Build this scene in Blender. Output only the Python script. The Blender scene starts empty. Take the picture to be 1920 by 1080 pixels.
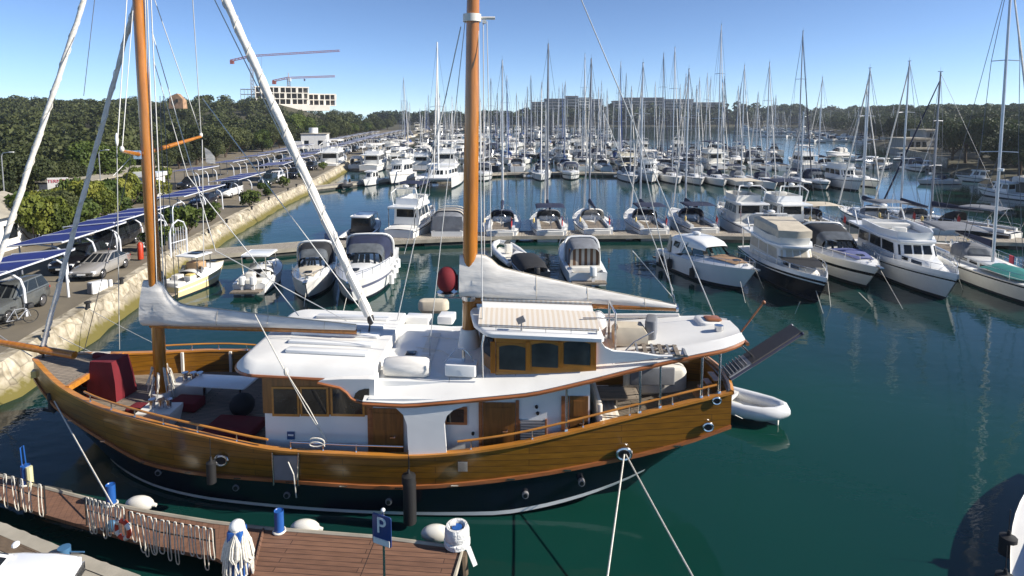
import bpy, math, random
import numpy as np
from mathutils import Vector, Matrix
R=math.radians; PI=math.pi
sc=bpy.context.scene
COL=sc.collection
rnd=random.Random(7)
# ---------------------------------------------------------------- camera (photo pixels 1920x1080 -> world)
F=1144.; CH=12.0
PITCH=math.radians(5); YPP=215+F*math.tan(PITCH); SP,CP=math.sin(PITCH),math.cos(PITCH)
def ray(px,py):
    u=px-960; v=py-YPP
    return Vector((u,F*CP-v*SP,-(F*SP+v*CP)))
def Z(px,py,z=0.):
    d=ray(px,py); t=(z-CH)/d.z
    return Vector((0,0,CH))+t*d
def W(px,py,Y):
    d=ray(px,py); t=Y/d.y
    return Vector((0,0,CH))+t*d
def WL(px,py,a,b):          # on the vertical plane Y=a+b*X
    d=ray(px,py); t=a/(d.y-b*d.x)
    return Vector((0,0,CH))+t*d
cam=bpy.data.cameras.new('camera'); camo=bpy.data.objects.new('camera',cam); COL.objects.link(camo)
camo.location=(0,0,CH); camo.rotation_euler=(PI/2-PITCH,0,0)
cam.sensor_width=36; cam.lens=36*F/1920; cam.shift_y=-(540-YPP)/1920; cam.clip_end=9000; cam.clip_start=.1
sc.camera=camo
# ---------------------------------------------------------------- light
SUN_EL=R(31); SUN_AZ=R(-9)      # azimuth from +X towards +Y
wd=bpy.data.worlds.new('World'); sc.world=wd; wd.use_nodes=True
nt=wd.node_tree; bg=nt.nodes['Background']; sky=nt.nodes.new('ShaderNodeTexSky')
sky.sky_type='NISHITA'; sky.sun_disc=False; sky.sun_elevation=SUN_EL; sky.sun_rotation=PI/2-SUN_AZ
sky.air_density=.5; sky.dust_density=0.; sky.ozone_density=4.0; sky.altitude=0
nt.links.new(sky.outputs[0],bg.inputs[0]); bg.inputs[1].default_value=.098
sl=bpy.data.lights.new('sun','SUN'); sl.energy=4.7; sl.angle=R(.5); sl.color=(1,.93,.82)
so=bpy.data.objects.new('sun',sl); COL.objects.link(so)
sd=Vector((math.cos(SUN_EL)*math.cos(SUN_AZ),math.cos(SUN_EL)*math.sin(SUN_AZ),math.sin(SUN_EL)))
so.rotation_euler=sd.to_track_quat('Z','Y').to_euler()
vs=sc.view_settings; vs.view_transform='Standard'; vs.look='None'; vs.exposure=.78; vs.gamma=1
sc.cycles.use_denoising=True
sc.cycles.max_bounces=6; sc.cycles.glossy_bounces=3; sc.cycles.diffuse_bounces=3; sc.cycles.transmission_bounces=3
sc.cycles.caustics_reflective=False; sc.cycles.caustics_refractive=False; sc.cycles.sample_clamp_indirect=4
# ---------------------------------------------------------------- mesh builder
class MB:
    def __init__(s): s.v=[];s.f=[];s.m=[]
    def add(s,vs,fs,m=0):
        o=len(s.v); s.v+= [tuple(p) for p in vs]
        for f in fs: s.f.append(tuple(i+o for i in f)); s.m.append(m)
        return s
    def box(s,c,d,rz=0,m=0,ry=0):
        x,y,z=d[0]/2,d[1]/2,d[2]/2
        M=Matrix.Translation(c)@Matrix.Rotation(rz,4,'Z')@Matrix.Rotation(ry,4,'Y')
        vs=[M@Vector((a*x,b*y,e*z)) for e in(-1,1) for a,b in((-1,-1),(1,-1),(1,1),(-1,1))]
        return s.add(vs,[(3,2,1,0),(4,5,6,7),(0,1,5,4),(1,2,6,5),(2,3,7,6),(3,0,4,7)],m)
    def loft(s,rings,closed=True,cap=(1,1),m=0,mf=None):
        n=len(rings[0]); vs=[p for r in rings for p in r]; fs=[];ms=[]
        k=n if closed else n-1
        for i in range(len(rings)-1):
            for j in range(k):
                a=i*n+j;b=i*n+(j+1)%n
                fs.append((a,b,b+n,a+n)); ms.append(mf(i,j) if mf else m)
        if closed and cap[0]: fs.append(tuple(range(n-1,-1,-1)));ms.append(m)
        if closed and cap[1]: fs.append(tuple((len(rings)-1)*n+j for j in range(n)));ms.append(m)
        o=len(s.v); s.v+=[tuple(p) for p in vs]
        for f,q in zip(fs,ms): s.f.append(tuple(i+o for i in f)); s.m.append(q)
        return s
    def cyl(s,p0,p1,r0,r1=None,n=8,m=0,cap=(1,1)):
        p0=Vector(p0);p1=Vector(p1); r1=r0 if r1 is None else r1
        d=(p1-p0).normalized(); a=d.orthogonal().normalized(); b=d.cross(a)
        ang=[2*PI*i/n for i in range(n)]
        return s.loft([[p0+r0*(a*math.cos(t)+b*math.sin(t)) for t in ang],[p1+r1*(a*math.cos(t)+b*math.sin(t)) for t in ang]],True,cap,m)
    def tube(s,pts,r,n=6,m=0,closed=False):
        pts=[Vector(p) for p in pts]; N=len(pts); rings=[]
        up=Vector((0,0,1)); pa=None
        for i,p in enumerate(pts):
            if closed: d=(pts[(i+1)%N]-pts[i-1])
            else: d=(pts[min(i+1,N-1)]-pts[max(i-1,0)])
            d=d.normalized() if d.length>1e-9 else up
            a=(pa-d*pa.dot(d)) if pa is not None else d.orthogonal()
            if a.length<1e-6: a=d.orthogonal()
            a=a.normalized(); pa=a; b=d.cross(a)
            rr=r[i] if isinstance(r,(list,tuple)) else r
            rings.append([p+rr*(a*math.cos(2*PI*k/n)+b*math.sin(2*PI*k/n)) for k in range(n)])
        if closed: rings.append(rings[0])
        return s.loft(rings,True,(0,0) if closed else (1,1),m)
    def ell(s,c,r,nu=12,nv=8,m=0,v0=-1.,v1=1.):
        rings=[]
        for i in range(nv+1):
            a=(v0+(v1-v0)*i/nv)*PI/2
            q=max(math.cos(a),.02)
            rings.append([(c[0]+r[0]*q*math.cos(2*PI*j/nu),c[1]+r[1]*q*math.sin(2*PI*j/nu),c[2]+r[2]*math.sin(a)) for j in range(nu)])
        return s.loft(rings,True,(1,1),m)
    def rbox(s,c,d,rad=.05,rz=0,m=0,n=3,ch=None):      # rounded box
        ch=rad*.6 if ch is None else ch
        M=Matrix.Translation(c)@Matrix.Rotation(rz,4,'Z'); rings=[]
        for z,i in((-d[2]/2,ch),(-d[2]/2+ch,0),(d[2]/2-ch,0),(d[2]/2-ch*.3,ch*.3),(d[2]/2,ch)):
            ring=[]; x,y=d[0]/2-i,d[1]/2-i; r=min(max(rad-i,.004),x,y)
            for cx,cy,a0 in((x-r,y-r,0),(-x+r,y-r,PI/2),(-x+r,-y+r,PI),(x-r,-y+r,1.5*PI)):
                for k in range(n+1):
                    a=a0+PI/2*k/n; ring.append(M@Vector((cx+r*math.cos(a),cy+r*math.sin(a),z)))
            rings.append(ring)
        return s.loft(rings,True,(1,1),m)
    def prism(s,poly,z0,z1,m=0):
        return s.loft([[(p[0],p[1],z0) for p in poly],[(p[0],p[1],z1) for p in poly]],True,(1,1),m)
    def sheet(s,pts,t,m=0):        # polygon in space given thickness t along its normal
        pts=[Vector(p) for p in pts]; n=Vector((0,0,0))
        for i in range(len(pts)):
            a,b=pts[i],pts[(i+1)%len(pts)]; n+=a.cross(b)
        n.normalize()
        return s.loft([[p-n*t/2 for p in pts],[p+n*t/2 for p in pts]],True,(1,1),m)
    def xf(s,M):
        s.v=[tuple(M@Vector(p)) for p in s.v]; return s
    def build(s,name,mats,parent=None,smooth=True,w=False,angle=38,loc=None):
        me=bpy.data.meshes.new(name)
        off=Vector((0,0,0))
        if w and parent is not None:
            q=parent
            while q is not None: off+=q.location; q=q.parent
        if loc is not None: off=Vector(loc)
        V=np.array(s.v,dtype=np.float64)-np.array(off) if len(s.v) else np.zeros((0,3))
        me.from_pydata(V.tolist(),[],s.f)
        if not isinstance(mats,(list,tuple)): mats=[mats]
        for q in mats: me.materials.append(q)
        if len(mats)>1: me.polygons.foreach_set('material_index',s.m)
        if smooth:
            me.polygons.foreach_set('use_smooth',[True]*len(me.polygons)); me.set_sharp_from_angle(angle=R(angle))
        me.validate(); me.update()
        o=bpy.data.objects.new(name,me); COL.objects.link(o)
        if parent is not None: o.parent=parent
        if loc is not None: o.location=loc
        return o
    def solo(s,name,mats,label,cat,group=None,kind=None,**k):
        V=np.array(s.v); b=(V.max(0)+V.min(0))/2
        o=s.build(name,mats,loc=(b[0],b[1],V[:,2].min()),**k)
        tag(o,label,cat,group,kind); return o
def tag(o,label=None,cat=None,group=None,kind=None):
    if label: o['label']=label
    if cat: o['category']=cat
    if group: o['group']=group
    if kind: o['kind']=kind
    return o
def thing(name,label,cat,loc=(0,0,0),rz=0,group=None):
    o=bpy.data.objects.new(name,None); COL.objects.link(o); o.empty_display_size=.2
    o.location=loc; o.rotation_euler=(0,0,rz)
    return tag(o,label,cat,group)
KIDS={}
def kids(o): return [c for c in o.children]
def dup(root,loc,rz,label,group=None,scale=1.,skip=()):
    def cp(o,par):
        c=o.copy(); COL.objects.link(c)
        if par is not None: c.parent=par
        for k in kids(o):
            if k.name.split('.')[0] in skip: continue
            cp(k,c)
        return c
    r=cp(root,None); r.location=loc; r.rotation_euler=(0,0,rz); r.scale=(scale,)*3
    r['label']=label
    if group: r['group']=group
    return r
# ---------------------------------------------------------------- materials
MATS={}
def mat(name,col,rough=.5,metal=0,var=.12,scale=2.,bump=0,coat=0,spec=.5,detail=3,bscale=None,stretch=None):
    if name in MATS: return MATS[name]
    m=bpy.data.materials.new(name); m.use_nodes=True; t=m.node_tree; b=t.nodes['Principled BSDF']
    b.inputs['Roughness'].default_value=rough; b.inputs['Metallic'].default_value=metal
    b.inputs['Coat Weight'].default_value=coat; b.inputs['Coat Roughness'].default_value=.08
    b.inputs['Specular IOR Level'].default_value=spec
    tc=t.nodes.new('ShaderNodeTexCoord'); no=t.nodes.new('ShaderNodeTexNoise')
    no.inputs['Scale'].default_value=scale; no.inputs['Detail'].default_value=detail
    src=tc.outputs['Object']
    if stretch:
        mp=t.nodes.new('ShaderNodeMapping'); mp.inputs['Scale'].default_value=stretch
        t.links.new(src,mp.inputs[0]); src=mp.outputs[0]
    t.links.new(src,no.inputs['Vector'])
    mr=t.nodes.new('ShaderNodeMapRange'); mr.inputs[1].default_value=.3; mr.inputs[2].default_value=.7
    mr.inputs[3].default_value=1-var; mr.inputs[4].default_value=1+var
    t.links.new(no.outputs[0],mr.inputs[0])
    mx=t.nodes.new('ShaderNodeVectorMath'); mx.operation='SCALE'; mx.inputs[0].default_value=col[:3]
    t.links.new(mr.outputs[0],mx.inputs['Scale']); t.links.new(mx.outputs[0],b.inputs['Base Color'])
    if bump:
        n2=no
        if bscale:
            n2=t.nodes.new('ShaderNodeTexNoise'); n2.inputs['Scale'].default_value=bscale; n2.inputs['Detail'].default_value=3
            t.links.new(src,n2.inputs['Vector'])
        bp=t.nodes.new('ShaderNodeBump'); bp.inputs['Strength'].default_value=min(bump,1); bp.inputs['Distance'].default_value=.05
        t.links.new(n2.outputs[0],bp.inputs['Height']); t.links.new(bp.outputs[0],b.inputs['Normal'])
    MATS[name]=m; return m
def plank_mat(name,c1,c2,line,width,length,axis='XY',rough=.45,coat=0,rot=0,gap=.012,bias=0.):
    """boards: brick texture in object space; axis names the plane (first = along the boards)"""
    m=bpy.data.materials.new(name); m.use_nodes=True; t=m.node_tree; b=t.nodes['Principled BSDF']
    b.inputs['Roughness'].default_value=rough; b.inputs['Coat Weight'].default_value=coat; b.inputs['Coat Roughness'].default_value=.12
    tc=t.nodes.new('ShaderNodeTexCoord'); mp=t.nodes.new('ShaderNodeMapping'); mp.inputs['Rotation'].default_value=(0,0,rot)
    sx=t.nodes.new('ShaderNodeSeparateXYZ'); cb=t.nodes.new('ShaderNodeCombineXYZ')
    t.links.new(tc.outputs['Object'],mp.inputs[0]); t.links.new(mp.outputs[0],sx.inputs[0])
    t.links.new(sx.outputs[axis[0]],cb.inputs[0]); t.links.new(sx.outputs[axis[1]],cb.inputs[1])
    br=t.nodes.new('ShaderNodeTexBrick'); br.inputs['Scale'].default_value=1; br.inputs['Mortar Size'].default_value=gap
    br.inputs['Mortar Smooth'].default_value=.1; br.inputs['Bias'].default_value=bias
    br.inputs['Brick Width'].default_value=length; br.inputs['Row Height'].default_value=width
    br.inputs['Color1'].default_value=(*c1,1); br.inputs['Color2'].default_value=(*c2,1); br.inputs['Mortar'].default_value=(*line,1)
    t.links.new(cb.outputs[0],br.inputs[0])
    no=t.nodes.new('ShaderNodeTexNoise'); no.inputs['Scale'].default_value=3; no.inputs['Detail'].default_value=6
    m2=t.nodes.new('ShaderNodeMapping'); m2.inputs['Scale'].default_value=(.6,4,1); t.links.new(cb.outputs[0],m2.inputs[0]); t.links.new(m2.outputs[0],no.inputs['Vector'])
    mr=t.nodes.new('ShaderNodeMapRange'); mr.inputs[1].default_value=.25; mr.inputs[2].default_value=.75; mr.inputs[3].default_value=.72; mr.inputs[4].default_value=1.25
    t.links.new(no.outputs[0],mr.inputs[0]); mx=t.nodes.new('ShaderNodeVectorMath'); mx.operation='SCALE'
    t.links.new(br.outputs[0],mx.inputs[0]); t.links.new(mr.outputs[0],mx.inputs['Scale']); t.links.new(mx.outputs[0],b.inputs['Base Color'])
    MATS[name]=m; return m
def stripe_mat(name,c1,c2,period,axis='X',duty=.5,rough=.8):
    m=bpy.data.materials.new(name); m.use_nodes=True; t=m.node_tree; b=t.nodes['Principled BSDF']; b.inputs['Roughness'].default_value=rough
    tc=t.nodes.new('ShaderNodeTexCoord'); sx=t.nodes.new('ShaderNodeSeparateXYZ'); t.links.new(tc.outputs['Object'],sx.inputs[0])
    a=t.nodes.new('ShaderNodeMath'); a.operation='DIVIDE'; a.inputs[1].default_value=period; t.links.new(sx.outputs[axis],a.inputs[0])
    f=t.nodes.new('ShaderNodeMath'); f.operation='FRACT'; t.links.new(a.outputs[0],f.inputs[0])
    g=t.nodes.new('ShaderNodeMath'); g.operation='GREATER_THAN'; g.inputs[1].default_value=duty; t.links.new(f.outputs[0],g.inputs[0])
    mx=t.nodes.new('ShaderNodeMix'); mx.data_type='RGBA'; mx.inputs[6].default_value=(*c1,1); mx.inputs[7].default_value=(*c2,1)
    t.links.new(g.outputs[0],mx.inputs[0]); t.links.new(mx.outputs[2],b.inputs['Base Color'])
    MATS[name]=m; return m
def leaf_mat(name,c1,c2,c3,scale=.5):
    m=bpy.data.materials.new(name); m.use_nodes=True; t=m.node_tree; b=t.nodes['Principled BSDF']
    b.inputs['Roughness'].default_value=.6; b.inputs['Specular IOR Level'].default_value=.25
    tc=t.nodes.new('ShaderNodeTexCoord'); no=t.nodes.new('ShaderNodeTexNoise'); no.inputs['Scale'].default_value=scale; no.inputs['Detail'].default_value=4
    oi=t.nodes.new('ShaderNodeObjectInfo'); ad=t.nodes.new('ShaderNodeVectorMath'); ad.operation='ADD'
    t.links.new(tc.outputs['Object'],ad.inputs[0]); t.links.new(oi.outputs['Location'],ad.inputs[1]); t.links.new(ad.outputs[0],no.inputs['Vector'])
    mm=t.nodes.new('ShaderNodeMath'); mm.operation='MULTIPLY_ADD'; mm.inputs[1].default_value=.22; t.links.new(oi.outputs['Random'],mm.inputs[0])
    t.links.new(no.outputs[0],mm.inputs[2])
    n2=t.nodes.new('ShaderNodeTexNoise'); n2.inputs['Scale'].default_value=.09; n2.inputs['Detail'].default_value=2; t.links.new(ad.outputs[0],n2.inputs['Vector'])
    m2=t.nodes.new('ShaderNodeMath'); m2.operation='MULTIPLY_ADD'; m2.inputs[1].default_value=.55; t.links.new(n2.outputs[0],m2.inputs[0]); t.links.new(mm.outputs[0],m2.inputs[2])
    m3=t.nodes.new('ShaderNodeMath'); m3.operation='SUBTRACT'; m3.inputs[1].default_value=.27; t.links.new(m2.outputs[0],m3.inputs[0]); mm=m3
    cr=t.nodes.new('ShaderNodeValToRGB'); cr.color_ramp.elements[0].position=.38; cr.color_ramp.elements[0].color=(*c1,1)
    cr.color_ramp.elements[1].position=.8; cr.color_ramp.elements[1].color=(*c3,1); e=cr.color_ramp.elements.new(.58); e.color=(*c2,1)
    t.links.new(mm.outputs[0],cr.inputs[0]); t.links.new(cr.outputs[0],b.inputs['Base Color'])
    tr=t.nodes.new('ShaderNodeBsdfTranslucent'); t.links.new(cr.outputs[0],tr.inputs[0])
    ms=t.nodes.new('ShaderNodeMixShader'); ms.inputs[0].default_value=.25
    t.links.new(b.outputs[0],ms.inputs[1]); t.links.new(tr.outputs[0],ms.inputs[2]); t.links.new(ms.outputs[0],t.nodes['Material Output'].inputs[0])
    MATS[name]=m; return m
white=mat('white_gelcoat',(.78,.78,.76),.28,var=.03,coat=.3)
offwhite=mat('off_white_gelcoat',(.70,.68,.62),.4,var=.06)
deckwhite=mat('white_deck_paint',(.76,.75,.715),.55,var=.07,scale=.9,detail=8)
cream=mat('cream_gelcoat',(.62,.56,.42),.45,var=.06)
yellow=mat('yellow_gelcoat',(.75,.56,.20),.35,var=.05)
navy=mat('navy_paint',(.003,.005,.013),.25,var=.3,coat=.4)
bottom=mat('antifouling',(.012,.016,.03),.6,var=.3)
darkhull=mat('dark_hull',(.012,.013,.018),.2,coat=.4,var=.1)
glass=mat('dark_glass',(.012,.015,.018),.08,var=.2,spec=.5)
glassg=mat('green_glass',(.02,.055,.055),.06,var=.3,spec=.8)
clear=mat('clear_vinyl',(.10,.11,.12),.15,var=.3)
steel=mat('stainless_steel',(.62,.62,.63),.22,1,var=.05)
alu=mat('mast_aluminium',(.50,.52,.55),.4,.6,var=.06)
alud=mat('grey_mast',(.24,.25,.28),.45,.3,var=.06)
rope=mat('white_rope',(.62,.59,.52),.9,var=.2,scale=20)
wire=mat('rigging_wire',(.60,.60,.58),.5,0,var=.1)
wired=mat('dark_rigging',(.12,.13,.15),.5,var=.1)
canvas_navy=mat('navy_canvas',(.012,.018,.05),.85,var=.2,bump=.2)
canvas_black=mat('black_canvas',(.014,.015,.018),.8,var=.2,bump=.2)
canvas_grey=mat('grey_canvas',(.16,.17,.19),.85,var=.15,bump=.2)
canvas_beige=mat('beige_canvas',(.52,.46,.36),.9,var=.12,bump=.3)
canvas_white=mat('white_canvas',(.72,.69,.64),.85,var=.12,scale=2,detail=6,bump=.5,bscale=2.2,stretch=(.6,2.5,2.5))
canvas_teal=mat('teal_canvas',(.01,.17,.16),.85,var=.15,bump=.2)
maroon=mat('maroon_canvas',(.13,.004,.010),.85,var=.15,bump=.2)
black=mat('black_rubber',(.014,.014,.015),.6,var=.2)
grey=mat('grey_plastic',(.2,.2,.21),.5,var=.1)
varnish=mat('varnished_spar',(.40,.145,.016),.24,coat=.7,var=.22,scale=2.2,stretch=(4,4,.5))
teakred=mat('oiled_teak',(.30,.105,.035),.4,coat=.25,var=.25,scale=2,stretch=(.6,5,5))
trimwood=mat('golden_trim',(.46,.19,.03),.3,coat=.5,var=.2,scale=2,stretch=(.5,4,4))
doorwood=mat('door_wood',(.21,.085,.02),.35,coat=.3,var=.28,scale=2,stretch=(6,6,.7))
teak=plank_mat('teak_deck',(.27,.22,.17),(.22,.185,.145),(.05,.045,.04),.09,3.,'XY',.75)
hullwood=plank_mat('hull_planking',(.235,.105,.010),(.17,.073,.007),(.05,.022,.006),.19,5.5,'XZ',.28,.5,gap=.008)
dockwood=plank_mat('composite_boards',(.195,.102,.064),(.15,.077,.048),(.05,.025,.018),.165,4.2,'XY',.7,rot=R(5),gap=.011)
dockgrey=plank_mat('grey_boards',(.40,.36,.29),(.34,.30,.25),(.07,.06,.05),.16,2.4,'YX',.85,gap=.02)
# ================================================================ the big wooden motor sailer
GA,GB=19.85,-.119
XB,XS=-17.7,6.6
def axis(X): return GA+GB*X
_s=[0,.04,.1,.2,.3,.45,.6,.75,.9,1]; _h=[.10,.78,1.60,2.57,3.1,3.32,3.16,2.7,1.95,1.42]
def hb(X):
    s=(X-XB)/(XS-XB); s=min(max(s,0),1)
    # smooth (catmull) interpolation
    i=max(0,min(len(_s)-2,int(np.searchsorted(_s,s))-1)); h=_s[i+1]-_s[i]; t=(s-_s[i])/h
    def sl(k):
        if k<=0: return (_h[1]-_h[0])/(_s[1]-_s[0])
        if k>=len(_s)-1: return (_h[-1]-_h[-2])/(_s[-1]-_s[-2])
        return (_h[k+1]-_h[k-1])/(_s[k+1]-_s[k-1])
    a,b=sl(i)*h,sl(i+1)*h
    return (2*t**3-3*t*t+1)*_h[i]+(t**3-2*t*t+t)*a+(-2*t**3+3*t*t)*_h[i+1]+(t**3-t*t)*b
def fit(px,k,deg=4,extra=()):
    xs=[];zs=[]
    for p in px:
        X=(p[0]-960)/60.
        for i in range(40):
            q=WL(p[0],p[1],GA-hb(X)*k,GB); X=.5*X+.5*q.x
        xs.append(X);zs.append(q.z)
    for a,b in extra: xs.append(a);zs.append(b)
    o=np.argsort(xs); xs=np.array(xs)[o]; zs=np.array(zs)[o]
    g=np.linspace(xs[0]-3,xs[-1]+3,160); f=np.interp(g,xs,zs); lo=(zs[1]-zs[0])/(xs[1]-xs[0])*.8; hi=(zs[-1]-zs[-2])/(xs[-1]-xs[-2])*.8
    f=np.where(g<xs[0],zs[0]+(g-xs[0])*lo,f); f=np.where(g>xs[-1],zs[-1]+(g-xs[-1])*hi,f)
    k=np.hanning(11); k/=k.sum(); f=np.convolve(np.pad(f,5,'edge'),k,'valid')
    return (lambda X:np.interp(X,g,f)),xs
_cap,_=fit([(62,674),(85,700),(110,725),(165,757),(240,783),(285,795),(390,820),(500,845),(620,852),(760,858),(850,853),(960,838),(1060,815),(1180,785),(1280,760),(1370,738)],1)
_rub,_=fit([(78,728),(100,757),(200,826),(270,866),(390,889),(500,897),(600,905),(700,912),(790,912),(900,903),(1000,890),(1100,872),(1200,852),(1300,825),(1350,805)],.97)
def zcap(X): return float(_cap(X))
def zrub(X): return float(_rub(X))
def zdeck(X): return max(zcap(X)-.82,1.25)
print('cap',[round(zcap(x),2) for x in range(-17,8,3)],'rub',[round(zrub(x),2) for x in range(-17,8,3)])
G=thing('motor_sailer','wooden two-masted motor sailer with navy hull and white upper deck lying alongside the near pontoon','sailing ship',(-5,19.5,0))
def gb(mb,name,mats,par=None,**k): return mb.build(name,mats,par or G,w=True,**k)
XSTA=[XB+(XS-XB)*(i/44) for i in range(45)]
def stpt(X,h,side):       # h: 1 rub .. 0 waterline .. -1 keel ; hull below the rub rail
    s=(X-XB)/(XS-XB); zr=zrub(X)
    zw=0 if s<.7 else zr*.86*min(1,((s-.7)/.3))**1.5
    z=zw+(zr-zw)*h if h>=0 else zw+h*1.0
    fine=1-(1-h)*(.10+.75*max(0,1-s/.35)**1.5)*.5
    if s>.72: fine-= (1-h)*.28*((s-.72)/.28)
    if h<0: fine*=.72
    y=hb(X)*.97*max(fine,.02)
    dx=(1-h)*2.3*max(0,1-s/.3)**2 - (1-h)*.9*max(0,(s-.75)/.25)**2
    return Vector((X+dx,axis(X)+side*y,z))
# hull below the rub rail: navy, white boot stripe, dark bottom
ROW=[1,.8,.55,.3,.16,.06,-.3,-1.]
rings=[]
for X in XSTA:
    rings.append([stpt(X,h,-1) for h in ROW]+[stpt(X,h,1) for h in ROW[::-1]])
mb=MB(); n=len(ROW)
mb.loft(rings,False,mf=lambda i,j:1 if (j in(4,2*n-6) and 5<i<40) else 0)
mb.add(rings[-1],[tuple(range(2*n))]); 
gb(mb,'hull',[navy,white])
# wooden bulwark with an inner face
mb=MB()
for sd in(-1,1):
    mb.loft([[Vector((X,axis(X)+sd*hb(X)*.97,zrub(X))),Vector((X,axis(X)+sd*hb(X)*.992,zrub(X)*.5+zcap(X)*.5)),Vector((X,axis(X)+sd*hb(X),zcap(X))),Vector((X,axis(X)+sd*max(hb(X)-.1,.01),zcap(X))),Vector((X,axis(X)+sd*max(hb(X)*.97-.12,.01),zdeck(X)-.1))] for X in XSTA],False)
X=XS
NT=9
tr=[]
for i in range(NT):
    u=-1+2*i/(NT-1); bx=.14*(1-u*u)
    tr.append([Vector((X+bx,axis(X)+u*hb(X)*.97,zrub(X))),Vector((X+bx*1.1+.1*(1-abs(u)),axis(X)+u*hb(X),zcap(X))),Vector((X+bx*1.1-.12,axis(X)+u*(hb(X)-.1),zcap(X))),Vector((X+bx-.12,axis(X)+u*(hb(X)-.1),zdeck(X)-.1))])
mb.loft(tr,False)
gb(mb,'bulwark',hullwood)
def edge_sweep(mb,fz,k,w,t,side,xs,out=0.):
    rs=[]
    for X in xs:
        y=axis(X)+side*(hb(X)*k+out); z=fz(X); a=side*w/2
        rs.append([(X,y-a,z-t/2),(X,y+a,z-t/2),(X,y+a,z+t/2),(X,y-a,z+t/2)])
    mb.loft(rs,True)
mb=MB()
for sd in(-1,1): edge_sweep(mb,lambda X:zcap(X)+.03,1,.2,.07,sd,XSTA,-.04)
mb.tube([(XS+.25*(1-(u/4)**2)-.02,axis(XS)+u/4*hb(XS),zcap(XS)+.03) for u in range(-4,5)],.09,6)
gb(mb,'cap_rail',trimwood)
mb=MB()
for sd in(-1,1): edge_sweep(mb,zrub,.97,.09,.1,sd,XSTA,.03)
gb(mb,'rub_rail',teakred)
for X in XSTA[5:-1:3]:
    mb=MB(); mb.box((X,axis(X)-hb(X)*.97-.082,zrub(X)+.0),(.22,.02,.035)); gb(mb,'rub_rail_plate',steel)
mb=MB()
mb.loft([[Vector((X,axis(X)+u*max(hb(X)*.97-.1,.01),zdeck(X)+.06*(1-u*u))) for u in(-1,-.5,0,.5,1)] for X in XSTA],False)
gb(mb,'deck',teak)
# bow platform and bowsprit
mb=MB()
xs=[XB+.1,XB+.8,XB+1.6,XB+2.4]
mb.loft([[(X,axis(X)-max(hb(X)-.1,.05),zcap(X)-.02),(X,axis(X)+max(hb(X)-.1,.05),zcap(X)-.02),(X,axis(X)+max(hb(X)-.1,.05),zcap(X)+.05),(X,axis(X)-max(hb(X)-.1,.05),zcap(X)+.05)] for X in xs],True)
gb(mb,'bow_platform',teak)
mb=MB(); X=XB+2.45; mb.box((X,axis(X),zcap(X)+.0),(.12,2*hb(X)-.25,.2)); gb(mb,'platform_beam',trimwood)
bs0=Vector((XB+1.6,axis(XB+1.6),zcap(XB)+.2)); bs1=W(-70,630,axis(-20.5))
mb=MB(); mb.tube([bs0,bs0.lerp(bs1,.5),bs1],[.15,.13,.08],10); gb(mb,'bowsprit',varnish)
# upper hand rail on stanchions (fore part both sides, aft part)
def post_rail(xs,h,k,name,m,sides=(-1,1),r=.035):
    for sd in sides:
        mb=MB(); mb.tube([(X,axis(X)+sd*(hb(X)-k),zcap(X)+h(X)) for X in xs],r,8); gb(mb,name,m)
def stanchions(xs,h,k,sides=(-1,1),r=.02):
    for sd in sides:
        for X in xs:
            mb=MB(); b=Vector((X,axis(X)+sd*(hb(X)-k),zcap(X)+.05)); mb.cyl(b,b+Vector((0,0,h(X))),r,r,8); mb.cyl(b,b+Vector((0,0,.05)),r*2,r*1.2,8)
            gb(mb,'stanchion',steel)
fx=list(np.linspace(-14.2,-7.3,16)); post_rail(fx,lambda X:.30,.06,'hand_rail',trimwood)
stanchions([-13.9,-12.9,-11.9,-10.8,-9.6,-8.3],lambda X:.27,.06)
ax=list(np.linspace(-1.6,6.15,20)); post_rail(ax,lambda X:.34,.08,'hand_rail',trimwood)
stanchions([-1.2,.6,2.1,3.5,4.8,5.9],lambda X:.32,.08)
mx=[-6.6,-5.6,-4.6,-3.2]; post_rail(mx,lambda X:.27,.1,'side_rail',steel,(-1,),.028); stanchions(mx[:3],lambda X:.25,.1,(-1,))
# ------------------------------------------------------------ deckhouse
ON=2.55                     # near wall offset from the axis
KN=.08
def wy(x,off):             # deckhouse sides converge towards the stern
    if off<-2.4: return axis(x)+off+KN*(x+4)
    if off>2.4: return axis(x)+off-KN*(x+4)
    return axis(x)+off
def wx(px,py,off=-ON):
    return WL(px,py,GA+off+4*KN,GB+KN) if off<-2.4 else WL(px,py,GA+off,GB)
def wall_panel(px0,py0,px1,py1,off,th,name,m,par=None,arch=0,proud=0.):
    """panel on the near wall: pixel box -> world rectangle"""
    a=wx(px0,(py0+py1)/2,off);b=wx(px1,(py0+py1)/2,off); c=(px0+px1)/2
    z1=wx(c,py0,off).z; z0=wx(c,py1,off).z
    pts=[(a.x,z0),(b.x,z0)]
    if arch:
        for k in range(0,9):
            t=k/8; pts.append((b.x+(a.x-b.x)*t,z1-arch*(2*t-1)**2))
    else: pts+=[(b.x,z1),(a.x,z1)]
    mb=MB(); mb.loft([[(x,wy(x,off)-proud,z) for x,z in pts],[(x,wy(x,off)-proud+th,z) for x,z in pts]],True)
    return gb(mb,name,m,par,smooth=False)
zl=2.93
def wall_box(x0,x1,z0,z1,off0,off1,name,m,par=None):
    mb=MB(); mb.loft([[(x,wy(x,off0),z0 if z0>1.3 else zdeck(x)-.1),(x,wy(x,off1),z0 if z0>1.3 else zdeck(x)-.1),(x,wy(x,off1),z1),(x,wy(x,off0),z1)] for x in np.linspace(x0,x1,8)],True)
    return gb(mb,name,m,par,smooth=False)
xf=wx(497,784).x; xa=wx(1106,760).x
dh=wall_box(xf,xa,1.2,4.0,-ON,ON,'deckhouse',white)
wall_box(xf-.04,wx(690,790).x,zl,4.12,-ON-.03,ON+.03,'saloon_front',doorwood,dh)
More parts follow.
